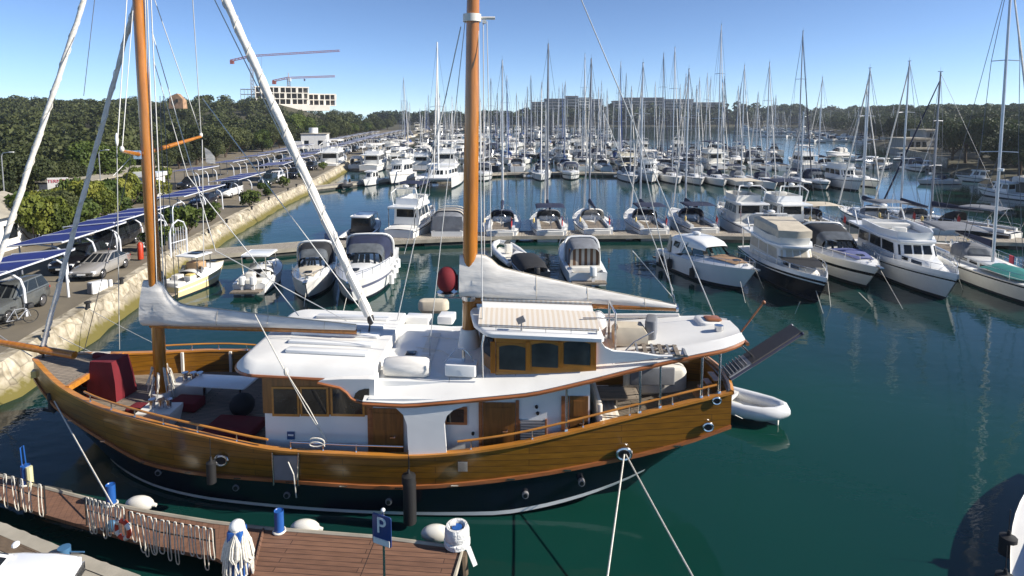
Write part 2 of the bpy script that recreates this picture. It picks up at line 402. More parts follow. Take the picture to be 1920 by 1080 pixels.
for a,b in((515,558),(568,613),(625,680)):
    f=wall_panel(a-4,724,b+4,779,-ON,.04,'window',trimwood,dh,proud=.06); wall_panel(a,728,b,774,-ON,.04,'pane',glass,f,proud=.078)
# front windows
for u in(-1.6,-.55,.55,1.6):
    mb=MB(); mb.box((xf-.06,axis(xf)+u,3.5),(.05,.9,.85)); f=gb(mb,'window',trimwood,dh)
    mb=MB(); mb.box((xf-.08,axis(xf)+u,3.5),(.05,.76,.7)); gb(mb,'pane',glass,f)
def door(a,b,t,bt,m=doorwood,name='door'):
    d=wall_panel(a,t,b,bt,-ON,.05,name,m,dh,proud=.05)
    p=wx((a*.25+b*.75),(t+bt)/2); mb=MB(); mb.cyl(p+Vector((0,-.13,0)),p+Vector((0,-.02,0)),.03); mb.box(p+Vector((-.06,-.13,0)),(.14,.03,.03)); gb(mb,'handle',steel,d)
    wall_panel(a+7,t+8,b-7,t+(bt-t)*.38,-ON,.04,'door_panel',doorwood,d,proud=.065)
    return d
door(693,757,765,868)
door(906,966,754,856)
door(1068,1102,742,838)
for px0,px1,py0,py1 in((690,700,720,870),(898,905,752,870),(967,973,750,868),(1052,1066,742,850)): wall_panel(px0,py0,px1,py1,-ON,.04,'door_frame',teakred,dh,proud=.05)
w=wall_panel(834,762,876,795,-ON,.04,'window',teakred,dh,proud=.05,arch=.0); wall_panel(838,766,870,790,-ON,.04,'pane',glass,w,proud=.065)
lv=wall_panel(973,787,1024,836,-ON,.03,'louvre',grey,dh,proud=.04)
for k in range(9): wall_panel(976,790+5*k,1021,792.5+5*k,-ON,.02,'slat',alud,lv,proud=.075)
wall_panel(972,785,975,838,-ON,.05,'louvre_frame',teakred,dh,proud=.055); wall_panel(1022,785,1025,838,-ON,.05,'louvre_frame',teakred,dh,proud=.055)
for p in((887,812),(1006,762),(1008,774)):
    q=wx(*p); mb=MB(); mb.cyl(q+Vector((0,-.07,0)),q,.045,.05,10); gb(mb,'deck_light',black,dh)
wall_panel(539,809,553,823,-ON,.03,'notice_plate',mat('blue_plate',(.03,.08,.2),.4),dh,proud=.035)
wall_panel(541,813,551,816,-ON,.03,'plate_text',white,dh,proud=.05)
# white side pillar with arched edges between upper deck and rail
pil=[(690,752),(722,758),(742,765),(756,778),(763,797),(766,860),(838,860),(834,812),(833,795),(838,780),(850,769),(876,760),(880,748),(690,748)]
mb=MB(); P=[]
for p in pil:
    X=-3
    for i in range(20): q=WL(p[0],p[1],GA-(hb(X)-.02),GB); X=q.x
    P.append(q)
mb.loft([P,[p+Vector((0,.16,0)) for p in P]],True); gb(mb,'side_pillar',white,smooth=False)
# boarding gate, fairleads, portholes
def side_pt(px,py,k=.985):
    X=(px-960)/60.
    for i in range(30): q=WL(px,py,GA-hb(X)*k,GB); X=.5*X+.5*q.x
    return q
a=side_pt(513,852);b=side_pt(562,852);c=side_pt(560,898);d=side_pt(515,897)
mb=MB(); mb.sheet([p+Vector((0,-.05,0)) for p in(a,b,c,d)],.06); g=gb(mb,'boarding_gate',grey,smooth=False)
for p,q in((a,d),(b,c)):
    mb=MB(); mb.tube([p+Vector((0,-.1,.12)),q+Vector((0,-.1,-.15))],.025,6); gb(mb,'gate_post',steel,g)
mb=MB(); mb.tube([side_pt(543,862)+Vector((0,-.12,0)),side_pt(556,880)+Vector((0,-.25,0)),side_pt(560,925,.9)+Vector((0,-.2,0))],.02); gb(mb,'gate_rope',rope,g)
def fairlead(px,py,r,m2=steel,k=.985):
    q=side_pt(px,py,k); mb=MB(); ring=[(q.x+r*1.25*math.cos(t),q.y-.09,q.z+r*math.sin(t)) for t in np.linspace(0,2*PI,15)[:-1]]
    mb.tube(ring,r*.3,7,closed=True); f=gb(mb,'fairlead',m2); mb=MB(); mb.cyl(q+Vector((0,-.075,0)),q+Vector((0,.02,0)),r*.95,n=12); gb(mb,'fairlead_hole',black,f); return q
FLB=fairlead(417,860,.15); FLS=fairlead(1169,848,.17); fairlead(1326,798,.12); fairlead(1342,749,.1)
for p in((300,883),(445,911),(540,925),(730,937),(985,925),(1090,902)):
    q=side_pt(p[0],p[1],.93); mb=MB(); mb.cyl(q+Vector((0,-.12,0)),q+Vector((0,.25,0)),.1,n=10); f=gb(mb,'porthole',grey); mb=MB(); mb.cyl(q+Vector((0,-.14,0)),q+Vector((0,.1,0)),.065,n=10); gb(mb,'pane',glass,f)
q=side_pt(868,872); mb=MB(); mb.box(q+Vector((0,-.06,0)),(.28,.05,.3)); gb(mb,'step_plate',steel)
# ------------------------------------------------------------ upper deck
XU0=-4.35
_bot,_=fit([(690,756),(760,760),(900,748),(1000,738),(1100,715),(1200,690),(1300,668),(1380,653)],1.0,3)
_top,_=fit([(690,716),(760,713),(900,702),(1000,692),(1117,676),(1200,664),(1300,652),(1372,644)],.70,3)
ux=list(np.linspace(XU0,XS+.5,30)); rings=[]
for X in ux:
    e=max(0,(X-6.1)/.8); hw=hb(min(X,XS))*(1-.22*e*e); zb=float(_bot(X)); zt=max(float(_top(X)),zb+.16); y=axis(X)
    r=[]
    for sd in(-1,1):
        q=[(X,y+sd*(hw-.02),zb),(X,y+sd*(hw+.02),zb+.06),(X,y+sd*(hw*.93),zb*.6+zt*.4+.04),(X,y+sd*(hw*.75),zt-.03),(X,y+sd*hw*.70,zt+.01),(X,y+sd*hw*.64,zt-.03),(X,y+sd*hw*.4,zt+.04)]
        r+= q if sd<0 else q[::-1]
    rings.append(r)
mb=MB(); mb.loft(rings,True); ud=gb(mb,'upper_deck',deckwhite,angle=50)
zroof=lambda X:float(_top(X))+.02
mb=MB()
for sd in(-1,1):
    mb.tube([(X,axis(X)+sd*(hb(min(X,XS))*(1-.22*max(0,(X-6.1)/.8)**2)+.0),float(_bot(X))-.03) for X in ux],.06,6)
X=ux[-1]; mb.tube([(X+.02,axis(X)+u/4*hb(XS)*.78,float(_bot(X))-.03) for u in range(-4,5)],.06,6)
gb(mb,'fascia_trim',teakred,ud)
# stern notch and brown cleat block
q=WL(1338,632,GA+.9,GB); mb=MB(); mb.rbox((XS-.15,axis(XS)+.55,zroof(XS)+.12),(.75,.9,.26),.2); gb(mb,'stern_coaming',deckwhite,ud)
mb=MB(); mb.rbox((XS-.02,axis(XS)+.45,zroof(XS)+.28),(.5,.5,.08),.1); gb(mb,'stern_seat',teakred,ud)
mb=MB(); mb.cyl((XS-.1,axis(XS)-.4,zroof(XS)),(XS-.1,axis(XS)-.4,zroof(XS)+.35),.12,.14,10); gb(mb,'winch',steel,ud)
# far-side coaming
mb=MB(); mb.tube([(X,axis(X)+hb(X)*.93,zroof(X)+.07) for X in np.linspace(1.5,5.8,12)],.09,8); gb(mb,'coaming',deckwhite,ud)
# forward, lower roof
fr0=-8.75
mb=MB(); rings=[]
def fro(ins):
    x0,x1=fr0+ins,XU0+.25; w=2.85-ins; pts=[]
    for cx,cy,a0,rr in((x1-.02,w-.02,0,.02),(x0+max(.9-ins,.1),w-max(.9-ins,.1),PI/2,max(.9-ins,.1)),(x0+max(.9-ins,.1),-w+max(.9-ins,.1),PI,max(.9-ins,.1)),(x1-.02,-w+.02,1.5*PI,.02)):
        for k in range(7):
            a=a0+PI/2*k/6; X=cx+rr*math.cos(a); pts.append((X,axis(X)+cy+rr*math.sin(a)))
    return pts
for ins,z in((.06,4.08),(0,4.12),(.03,4.18),(.2,4.34),(.3,4.40),(.38,4.42),(1.3,4.47)):
    rings.append([(x,y,z) for x,y in fro(ins)])
mb.loft(rings,True); fw=gb(mb,'saloon_roof',deckwhite,angle=60)
mb=MB(); mb.tube([(x,y,4.09) for x,y in fro(0)],.05,6); gb(mb,'fascia_trim',teakred,fw)
for o in(-1.75,-1.0,-.2,.65,1.5):
    mb=MB(); xx0,xx1=fr0+1.1+.25*abs(o),XU0-.15; c=(xx0+xx1)/2
    mb.rbox((c,axis(c)+o,4.51),(xx1-xx0,.34,.12),.06,rz=math.atan(GB)); gb(mb,'skylight_batten',white,fw)
# s-shaped infill between the two roofs with the dark oval opening
mb=MB(); P=[]
SC=[(596,717),(614,721),(637,726),(650,735),(658,745),(668,751),(690,756),(702,757)]
for p in SC+[(702,712),(690,711),(640,711),(606,713)]:
    P.append(WL(p[0],p[1],GA-hb(-4.4)+.25,GB))
mb.loft([P,[p+Vector((.02,.5,0)) for p in P]],True); gb(mb,'roof_corner',deckwhite,ud,smooth=False)
mb=MB(); mb.tube([p+Vector((0,-.01,-.02)) for p in P[:8]],.045,6); gb(mb,'fascia_trim',teakred,ud)
P=[WL(p[0],p[1],GA-hb(-4.4)+.235,GB) for p in((663,747),(666,738),(673,732),(684,729),(692,729),(692,752),(678,751))]; mb=MB(); mb.loft([P,[p+Vector((0,.05,0)) for p in P]],True); gb(mb,'opening_shade',glass,ud,smooth=False)  # dark sheet stands in for the shade inside the oval opening
# deck boxes on the upper deck
def on_roof(px,py,dz=0.):
    z=4.9
    for i in range(6): q=Z(px,py,z); z=zroof(min(max(q.x,XU0),XS))+.03
    q.z=z+dz; return q
def dbox(px,py,d,m,name='deck_locker'):
    q=on_roof(px,py); mb=MB(); mb.rbox((q.x,q.y,q.z+d[2]/2),d,.05,rz=math.atan(GB)); return gb(mb,name,m,ud),q
dbox(785,607,(.95,.55,.34),white); dbox(838,603,(.6,.7,.3),white)
b,q=dbox(866,700,(.95,.55,.36),white,'winch_box')
mb=MB(); mb.tube([q+Vector((-.5,0,.38)),q+Vector((-.2,.1,.72)),q+Vector((.05,.1,.75)),q+Vector((.3,.0,.5)),q+Vector((.35,0,.36))],.018); mb.cyl(q+Vector((.05,.05,.36)),q+Vector((.05,.05,.72)),.05,.04); gb(mb,'winch_crank',steel,b)
b,q=dbox(735,688,(1.1,.6,.25),white)
for p in((947,655),):
    q=on_roof(862,712)
q=on_roof(905,708); mb=MB(); mb.tube([q,q+Vector((-.02,0,1.0)),q+Vector((.05,.05,1.3))],.03); gb(mb,'hand_post',steel,ud)
q=on_roof(806,668); mb=MB(); mb.tube([q,q+Vector((0,0,.6))],.02); gb(mb,'hand_post',steel,ud)
for px,py in((742,640),(770,668)):
    q=on_roof(px,py); mb=MB(); mb.rbox(q+Vector((0,.1,.03)),(.45,.45,.07),.06); h=gb(mb,'deck_hatch',offwhite,ud); mb=MB(); mb.rbox(q+Vector((0,.1,.07)),(.34,.34,.02),.04); gb(mb,'hatch_glass',glass,h)
for pts in(((700,655),(760,650),(830,660),(870,690)),((720,640),(800,632),(880,640))):
    mb=MB(); mb.tube([on_roof(a,b,.03) for a,b in pts],.012,5); gb(mb,'deck_line',rope,ud)
for k,X in enumerate((-3.2,-1.9,.1,1.5,3.0,4.4)):
    mb=MB(); mb.tube([(X,axis(X)-hb(X)*.97,float(_bot(X))*.7+zroof(X)*.3),(X+.01,axis(X)-hb(X)*.72,zroof(X)-.02)],.009,4); gb(mb,'panel_seam',grey,ud)
nonskid=mat('non_skid_paint',(.66,.65,.61),.8,var=.08,scale=3,detail=6)
for X0,X1,o0,o1 in((-4.0,-2.6,-1.9,-.4),(-4.0,-2.6,-.2,1.6),(3.1,5.0,-.9,.9)):
    mb=MB(); c=(X0+X1)/2; P=[(x,axis(x)+o) for x,o in((X0,o0),(X1,o0),(X1,o1),(X0,o1))]
    zz=lambda x,o:zroof(x)-.02+.04*(1-abs(abs(o)/hb(x)-.4))*.5+.03
    mb.loft([[(P[i][0],P[i][1],zroof(P[i][0])+.012+dz) for i in range(4)] for dz in(-.02,.03)],True); gb(mb,'non_skid_panel',nonskid,ud,smooth=False)
# ------------------------------------------------------------ wheelhouse
WO=-2.1; wn=wx(930,694,WO); wa=wx(1118,680,WO); zb=min(wn.z,wa.z)-.15; zt=wx(1010,634,WO).z
x0,x1=wn.x,wa.x; WF=1.75
poly=[(x0,WO),(x1,WO),(x1,WF),(x0,WF),(x0-.45,.75),(x0-.55,-.3),(x0-.4,-1.4)]
mb=MB(); mb.loft([[(x,axis(x)+o,z) for x,o in poly] for z in(zb,zt)],True); wh=gb(mb,'wheelhouse',trimwood,smooth=False)  # lighter wood colour stands in for sunlight on the near face
for k,(a,b) in enumerate(((935,985),(996,1046),(1056,1106))):
    f=wall_panel(a-3,643-4*k,b+3,695-5*k,WO,.04,'window',trimwood,wh,arch=0,proud=.05); wall_panel(a+1,646-4*k,b,692-5*k,WO,.04,'pane',mat('wheelhouse_glass',(.045,.048,.045),.12,var=.5,scale=1.5),f,arch=.07,proud=.07)
for a in(924,990,1051,1112):
    wall_panel(a-4.5,640,a+4.5,698-(a-924)*.085,WO,.05,'corner_post',varnish,wh,proud=.075)
for (xa_,oa),(xb_,ob) in(((x0,WO),(x0-.4,-1.4)),((x0-.4,-1.4),(x0-.55,-.3)),((x0-.55,-.3),(x0-.45,.75))):
    A=Vector((xa_,axis(xa_)+oa,0));B=Vector((xb_,axis(xb_)+ob,0)); mb=MB()
    pa=A.lerp(B,.14);pb=A.lerp(B,.86); mb.sheet([pa+Vector((-.03,0,zb+.45)),pb+Vector((-.03,0,zb+.45)),pb+Vector((-.03,0,zt-.1)),pa+Vector((-.03,0,zt-.1))],.05); gb(mb,'pane',glass,wh,smooth=False)
rp=[(x0-.1,WO-.2),(x1+.12,WO-.2),(x1+.2,WO-.1),(x1+.2,WF+.1),(x0-.2,WF+.1),(x0-.75,.8),(x0-.9,-.3),(x0-.7,-1.5),(x0-.3,WO-.1)]
def ins(p,k):
    c=(sum(a for a,b in p)/len(p),sum(b for a,b in p)/len(p)); return [(c[0]+(a-c[0])*k,c[1]+(b-c[1])*k) for a,b in p]
mb=MB(); mb.loft([[(x,axis(x)+o,z) for x,o in ins(rp,k)] for k,z in((.97,zt),(1,zt+.03),(1,zt+.13),(.97,zt+.17))],True); rf=gb(mb,'roof',white,wh)
xm0,xm1=x0-.55,x1+.12
awn=stripe_mat('striped_awning',(.60,.52,.42),(.66,.62,.56),.16,'X',.5)
def slab(o0,z0,o1,z1,name,m,par,xa=xm0,xb=xm1,t=.07):
    mb=MB(); rs=[]
    for x in np.linspace(xa,xb,6):
        pts=[]
        for k in range(6):
            u=k/5; pts.append((x,axis(x)+o0+(o1-o0)*u,z0+(z1-z0)*u+.06*math.sin(PI*u)))
        rs.append(pts+[(p[0],p[1],p[2]-t) for p in pts[::-1]])
    mb.loft(rs,True); return gb(mb,name,m,par)
slab(WO+.28,zt+.26,-.75,zt+.44,'awning',awn,wh)
slab(-.68,zt+.34,-.12,zt+.44,'awning_board',white,wh,xm0+.05,xm1-.02)
slab(-.05,zt+.5,WF-.1,zt+.36,'awning',awn,wh)
mb=MB(); mb.tube([(x0-.2,axis(x0)+WO+.02,zt+.3),(x0-.05,axis(x0)+WO,zt+.33),(x1,axis(x1)+WO,zt+.33)],.016)
for x in np.linspace(x0,x1,5): mb.cyl((x,axis(x)+WO,zt+.15),(x,axis(x)+WO,zt+.33),.012)
gb(mb,'roof_rail',steel,rf)
xx=wx(978,630,WO).x; mb=MB(); mb.cyl((xx,axis(xx)+WO+.1,zt+.15),(xx,axis(xx)+WO+.1,zt+.42),.025); mb.box((xx-.02,axis(xx)+WO+.1,zt+.5),(.24,.14,.16),ry=R(-25)); gb(mb,'search_light',grey,rf)
# swept side screen aft of the wheelhouse
P=[WL(p[0],p[1],GA+WO+.05,GB) for p in((1118,618),(1126,640),(1135,652),(1150,659),(1195,662),(1235,668),(1262,668),(1200,676),(1118,684))]
mb=MB(); mb.loft([P,[p+Vector((0,.12,0)) for p in P]],True); gb(mb,'side_screen',white,smooth=False)
q=on_roof(1150,655); mb=MB()
mb.tube([q+Vector((0,-.3,0)),q+Vector((0,-.3,1.25)),q+Vector((0,.9,1.25)),q+Vector((0,.9,0))],.035); mb.tube([q+Vector((-1.0,-.3,1.1)),q+Vector((0,-.3,1.1))],.025); gb(mb,'boom_gallows',steel,ud)
mb=MB(); mb.tube([q+Vector((.0,-.8,.05)),q+Vector((.5,-.7,.5)),q+Vector((1.2,-.2,.65))],.02); gb(mb,'hand_post',steel,ud)
q=on_roof(1128,646); mb=MB(); mb.ell((q.x-.05,q.y+.5,q.z+.45),(.3,.3,.5)); gb(mb,'ventilator',white,ud)
# ------------------------------------------------------------ aft deck
def on_deck(px,py,dz=0.):
    z=2.
    for i in range(8): q=Z(px,py,z); z=zdeck(min(max(q.x,XB),XS))+.04
    q.z=z+dz; return q
for px,py0,py1 in((1062,745,818),(1200,716,800),(1238,710,790),(1316,690,766),(1350,668,748)):
    q0=side_pt(px,(py0+py1)/2,.96); X=min(q0.x,XS-.12)
    mb=MB(); y=axis(X)-hb(min(X,XS))+.09; mb.cyl((X,y,zcap(X)),(X,y,float(_bot(X))),.04,n=8); mb.cyl((X,y,zcap(X)+.05),(X,y,zcap(X)+.12),.07,.05,8); gb(mb,'deck_post',steel)
    y=axis(X)+hb(min(X,XS))-.09; mb=MB(); mb.cyl((X,y,zcap(X)),(X,y,float(_bot(X))),.04,n=8); gb(mb,'deck_post',steel)
X=xa+.45
seat=MB(); seat.rbox((X+.2,axis(X)-.6,zdeck(X)+.25),(.75,3.0,.5),.08); gb(seat,'aft_seat',offwhite)
mb=MB(); mb.rbox((X+.22,axis(X)-.6,zdeck(X)+.56),(.7,2.9,.12),.06); gb(mb,'seat_cushion',awn)
mb=MB(); mb.rbox((X-.15,axis(X)-.6,zdeck(X)+.95),(.16,2.9,.75),.07); gb(mb,'back_cushion',awn)
q=W(1265,722,axis(4.6)+.9); X=4.9
mb=MB(); mb.rbox((X,axis(X)+1.0,zdeck(X)+.45),(2.1,.8,.95),.25); gb(mb,'aft_locker',offwhite); mb=MB(); mb.rbox((X-.2,axis(X)+.5,zdeck(X)+.75),(1.5,.12,.6),.05); gb(mb,'back_cushion',canvas_grey)
X=3.4; mb=MB(); mb.rbox((X,axis(X)-.2,zdeck(X)+.72),(1.5,.9,.06),.1); tb=gb(mb,'aft_table',teak); mb=MB(); mb.cyl((X,axis(X)-.2,zdeck(X)),(X,axis(X)-.2,zdeck(X)+.7),.06); gb(mb,'leg',steel,tb)
X=6.1; mb=MB()
for k in range(4): mb.box((X-.1+.16*k,axis(X)-.2,zdeck(X)+.2+.22*k),(.2,.7,.05),ry=0)
gb(mb,'steps',trimwood)
# ------------------------------------------------------------ masts, booms, sails
FY=21.4
fb=on_deck(319,752); fb=Vector((W(304,748,FY).x,FY,zdeck(-13)))
ft=W(259,0,FY); fd=(ft-fb); FTOP=fb+fd*1.42
def mast_pt(z): return fb+fd*((z-fb.z)/fd.z)
mb=MB(); mb.tube([fb,fb.lerp(FTOP,.35),fb.lerp(FTOP,.7),FTOP],[.21,.215,.18,.12],16); fm=gb(mb,'foremast',varnish)
MY=20.2
mbm=W(880,630,MY); mbm.z=4.6; mt=W(887,0,MY); MTOP=mbm+(mt-mbm)*1.35
mb=MB(); mb.tube([mbm,mbm.lerp(MTOP,.35),mbm.lerp(MTOP,.7),MTOP],[.245,.25,.215,.16],18); mm=gb(mb,'main_mast',varnish)
mb=MB(); mb.cyl((mbm.x,mbm.y,zroof(mbm.x)),(mbm.x,mbm.y,zroof(mbm.x)+.62),.4,.3,18); mb.cyl((mbm.x,mbm.y,zroof(mbm.x)+.62),(mbm.x,mbm.y,zroof(mbm.x)+.66),.3,.27,18); gb(mb,'mast_boot',deckwhite,mm)
c=W(885,34,MY); mb=MB(); mb.cyl(c-Vector((0,0,.12)),c+Vector((0,0,.12)),.3,n=14); mb.tube([c,c+Vector((.75,0,.0))],.05); mb.tube([c,c+Vector((-.1,1.3,0))],.05); mb.box(c+Vector((.4,0,-.12)),(.12,.12,.1)); gb(mb,'masthead_spreader',offwhite,mm)
c=W(881,558,MY); mb=MB(); mb.cyl(c-Vector((0,0,.05)),c+Vector((0,0,.09)),.29,n=14); mb.tube([c+Vector((-.9,0,0)),c+Vector((-.2,0,0))],.04); gb(mb,'mast_band',steel,mm)
# foremast spreaders
c=W(263,290,FY); s1=W(377,256,FY+2.4); s2=W(229,283,FY-1.9)
for s in(s1,s2):
    mb=MB(); mb.tube([c,c.lerp(s,.5),s],[.085,.075,.05],8); sp=gb(mb,'spreader',varnish,fm)
    mb=MB(); mb.ell(s+Vector((0,0,.06)),(.07,.07,.1),8,6); gb(mb,'spreader_tip',offwhite,sp)
mb=MB(); mb.cyl(c-Vector((0,0,.14)),c+Vector((0,0,.14)),.235,n=14); gb(mb,'mast_band',steel,fm)
pn=W(384,290,FY+2.3); mb=MB(); mb.loft([[pn+Vector((0,0,.28)),pn+Vector((.02,.03,-.3))],[pn+Vector((.2,0,.16)),pn+Vector((.24,.05,-.34))],[pn+Vector((.36,.05,-.08)),pn+Vector((.38,.04,-.36))]],False); gb(mb,'pennant',canvas_white,fm)
# booms and sail covers
def profile_loft(tops,bots,Y0,Y1,w0,w1,nn=26,par=None,name='sail_cover',m=canvas_white,p=.55):
    tx=[a for a,b in tops];ty=[b for a,b in tops];bx=[a for a,b in bots];by=[b for a,b in bots]
    rs=[]
    for i in range(nn+1):
        u=i/nn; px=tx[0]+(tx[-1]-tx[0])*u; Y=Y0+(Y1-Y0)*u
        t=W(px,float(np.interp(px,tx,ty)),Y); b=W(px,float(np.interp(px,bx,by)),Y); w=w0+(w1-w0)*u**p
        ring=[]
        for k in range(18):
            a=2*PI*k/18; ca,sa=math.cos(a),math.sin(a); h=(sa+1)/2
            wig=1+.13*math.sin(5*a+7*u)+.08*math.sin(9*a-13*u)+.05*math.sin(17*u+3*a)+.16*math.exp(-7*u)*math.sin(4*a+60*u)
            ring.append(b.lerp(t,h)+Vector((0,w*ca*wig*(1.15-.75*h),0)))
        rs.append(ring)
    mb=MB(); mb.loft(rs,True); cv=gb(mb,name,m,par,angle=70)
    for i in (12,20,29):
        c=sum((p for p in rs[i]),Vector((0,0,0)))/18; mb=MB(); mb.tube([c+(p-c)*1.012 for p in rs[i]],.009,5,closed=True); gb(mb,'sail_tie',canvas_beige,cv)
    mb=MB(); mb.tube([r[4]+Vector((0,-.01,.015)) for r in rs],.018,5); gb(mb,'cover_seam',canvas_beige,cv)
    return cv
a=W(868,563,MY-.1);b=W(1268,578,MY-.7); mb=MB(); mb.tube([a,a.lerp(b,.5),b],[.10,.115,.10],10); bo=gb(mb,'boom',varnish)
mb=MB(); mb.cyl(b-Vector((.03,0,0)),b+Vector((.05,0,0)),.12,n=10); mb.tube([b+Vector((-.05,0,.1)),b+Vector((-.1,0,.45))],.03); gb(mb,'boom_end',steel,bo)
mb=MB(); c=W(1143,575,MY-.55); mb.tube([c,c+Vector((-.02,0,-.75))],.03); gb(mb,'boom_crutch',steel,bo)
profile_loft([(862,478),(905,477),(918,482),(930,496),(945,503),(1000,516),(1100,538),(1200,558),(1268,571)],[(862,557),(930,560),(1000,566),(1100,571),(1200,575),(1268,577)],MY-.05,MY-.7,.34,.12,34,bo)
a=W(283,610,FY-.1);b=W(672,622,FY-1.3); mb=MB(); mb.tube([a,a.lerp(b,.5),b],[.095,.10,.085],10); bo2=gb(mb,'boom',varnish)
mb=MB(); mb.cyl(b-Vector((.03,0,0)),b+Vector((.06,0,0)),.11,n=10); gb(mb,'boom_end',steel,bo2)
profile_loft([(269,526),(300,524),(312,545),(322,561),(345,572),(400,578),(500,591),(600,602),(668,609)],[(280,610),(330,611),(500,614),(600,617),(668,619)],FY-.05,FY-1.3,.34,.1,34,bo2)
# furled sails
def furl(p,q,r0,r1,name='furled_sail',n=40,ph=0):
    mb=MB(); pts=[];rs=[]
    for i in range(n+1):
        u=i/n; pts.append(p.lerp(q,u)+Vector((.012*math.sin(40*u+ph),0,.0))); rs.append((r0+(r1-r0)*u)*(1+.10*math.sin(i*2.1+ph)))
    mb.tube(pts,rs,9); s=gb(mb,name,canvas_white,angle=80)
    mb=MB(); d=(q-p).normalized(); a=d.orthogonal().normalized(); b=d.cross(a); N=int((q-p).length*10)
    mb.tube([p.lerp(q,i/N)+(r0+(r1-r0)*i/N)*1.12*(a*math.cos(i*.62)+b*math.sin(i*.62)) for i in range(N)],.012,4); gb(mb,"furling_line",rope,s)
    return s
p=W(692,592,20.0); furl(p,W(411,-6,FY)+Vector((-.6,0,1.8)),.15,.13)
mb=MB(); mb.ell(p+Vector((.05,0,-.12)),(.12,.12,.2),10,8); mb.tube([p+Vector((.05,0,-.1)),on_roof(690,640)],.03); gb(mb,'furling_drum',black)
p=W(80,650,axis(-17)+.1); furl(p,W(257,-8,FY),.085,.075,ph=1)
mb=MB(); mb.ell(p+Vector((0,0,-.1)),(.16,.16,.2),10,8); mb.cyl(p+Vector((0,0,-.6)),p,.04); gb(mb,'furling_drum',black)
p=W(-6,500,20.8); furl(W(-60,660,20.8),W(160,-8,FY),.1,.08,ph=2)
# rigging: (px,py,Y) -> (px,py,Y)
def stay(a,b,r=.012,m=wire,name='stay',mid=()):
    mb=MB(); mb.tube([W(*a),*[W(*q) for q in mid],W(*b)],r*1.4,5); return gb(mb,name,m)
for a,b,r in(((238,-5,FY-.4),(220,268,FY-1.9),.012),((219,270,FY-1.9),(224,655,FY+2.6),.012),((249,20,FY-.2),(229,280,FY-1.9),.01),
  ((276,-5,FY),(296,600,FY-.2),.013),((283,-5,FY),(310,600,FY-.2),.013),((272,-5,FY),(286,560,FY-.1),.02),
  ((285,60,FY),(404,470,FY+1),.012),((287,110,FY),(352,330,FY+1.4),.01),((290,0,FY),(376,250,FY+2.4),.011),((361,-5,FY+.3),(377,252,FY+2.4),.011),
  ((379,262,FY+2.4),(382,500,FY+2.6),.012),((404,470,FY+1),(650,602,FY),.012),((352,330,FY+1.4),(560,592,FY),.012),
  ((400,-5,FY),(700,604,19.6),.014),((380,185,FY+.5),(690,598,20.2),.013),
  ((250,290,FY),(212,330,FY-.7),.01),((246,300,FY),(150,690,FY+1.6),.009),((300,180,FY),(312,560,FY),.009),((306,180,FY),(330,570,FY),.009),
  ((1088,-5,MY),(1345,606,axis(6)+.7),.013),((1178,183,MY-.3),(1266,574,MY-.7),.012),((864,50,MY),(745,600,MY+1.6),.014),
  ((906,40,MY),(908,480,MY),.012),((897,40,MY),(906,690,MY-2.1),.012),((913,40,MY+.1),(921,480,MY),.01),
  ((872,40,MY),(805,650,MY-.6),.01),((1264,560,MY-.7),(1186,470,MY-.4),.01),((1130,207,MY+.2),(1262,545,MY+.5),.01)):
    stay(a,b,r,wire if r!=.009 else wired)
stay((178,-5,FY),(157,180,FY),.008,wired)
q=W(219,262,FY-1.9); mb=MB(); mb.ell(q,(.05,.05,.22),8,6); gb(mb,'block',white)
# tackle from the foremast to the near side deck, with its block
mb=MB(); mb.tube([W(478,590,19.0),W(536,700,17.4)],.02); gb(mb,'stay',rope); a=W(536,697,17.4); b=side_pt(613,838); b=Vector((b.x,b.y+.15,b.z))
mb=MB()
for o in(-.05,.05): mb.tube([a+Vector((0,0,0)),a.lerp(b,.5)+Vector((o,0,0)),b],.014)
mb.ell(a,(.07,.07,.12),8,6); gb(mb,'tackle',rope)
mb=MB(); mb.tube([b+Vector((-.3+.22*math.cos(t),-.12,.0+.1*math.sin(t)+.02*t)) for t in np.linspace(0,9,30)],.02); gb(mb,'coiled_rope',rope)
mb=MB(); q=W(840,640,MY-.2); mb.tube([W(838,175,MY),W(758,476,MY+1.)],.012); gb(mb,'stay',wire)
# maroon covered radar in front of the main mast
q=W(838,524,MY-.1); mb=MB(); mb.ell(q,(.36,.36,.44),16,12); mb.box(q+Vector((.32,0,-.1)),(.1,.2,.5)); rd=gb(mb,'radar_cover',maroon)
mb=MB(); mb.tube([q+Vector((-.34,0,-.46)),q+Vector((.8,0,-.5))],.035); mb.cyl(q+Vector((0,0,-.5)),q+Vector((0,0,-.42)),.34,n=14); gb(mb,'radar_bracket',steel,rd)
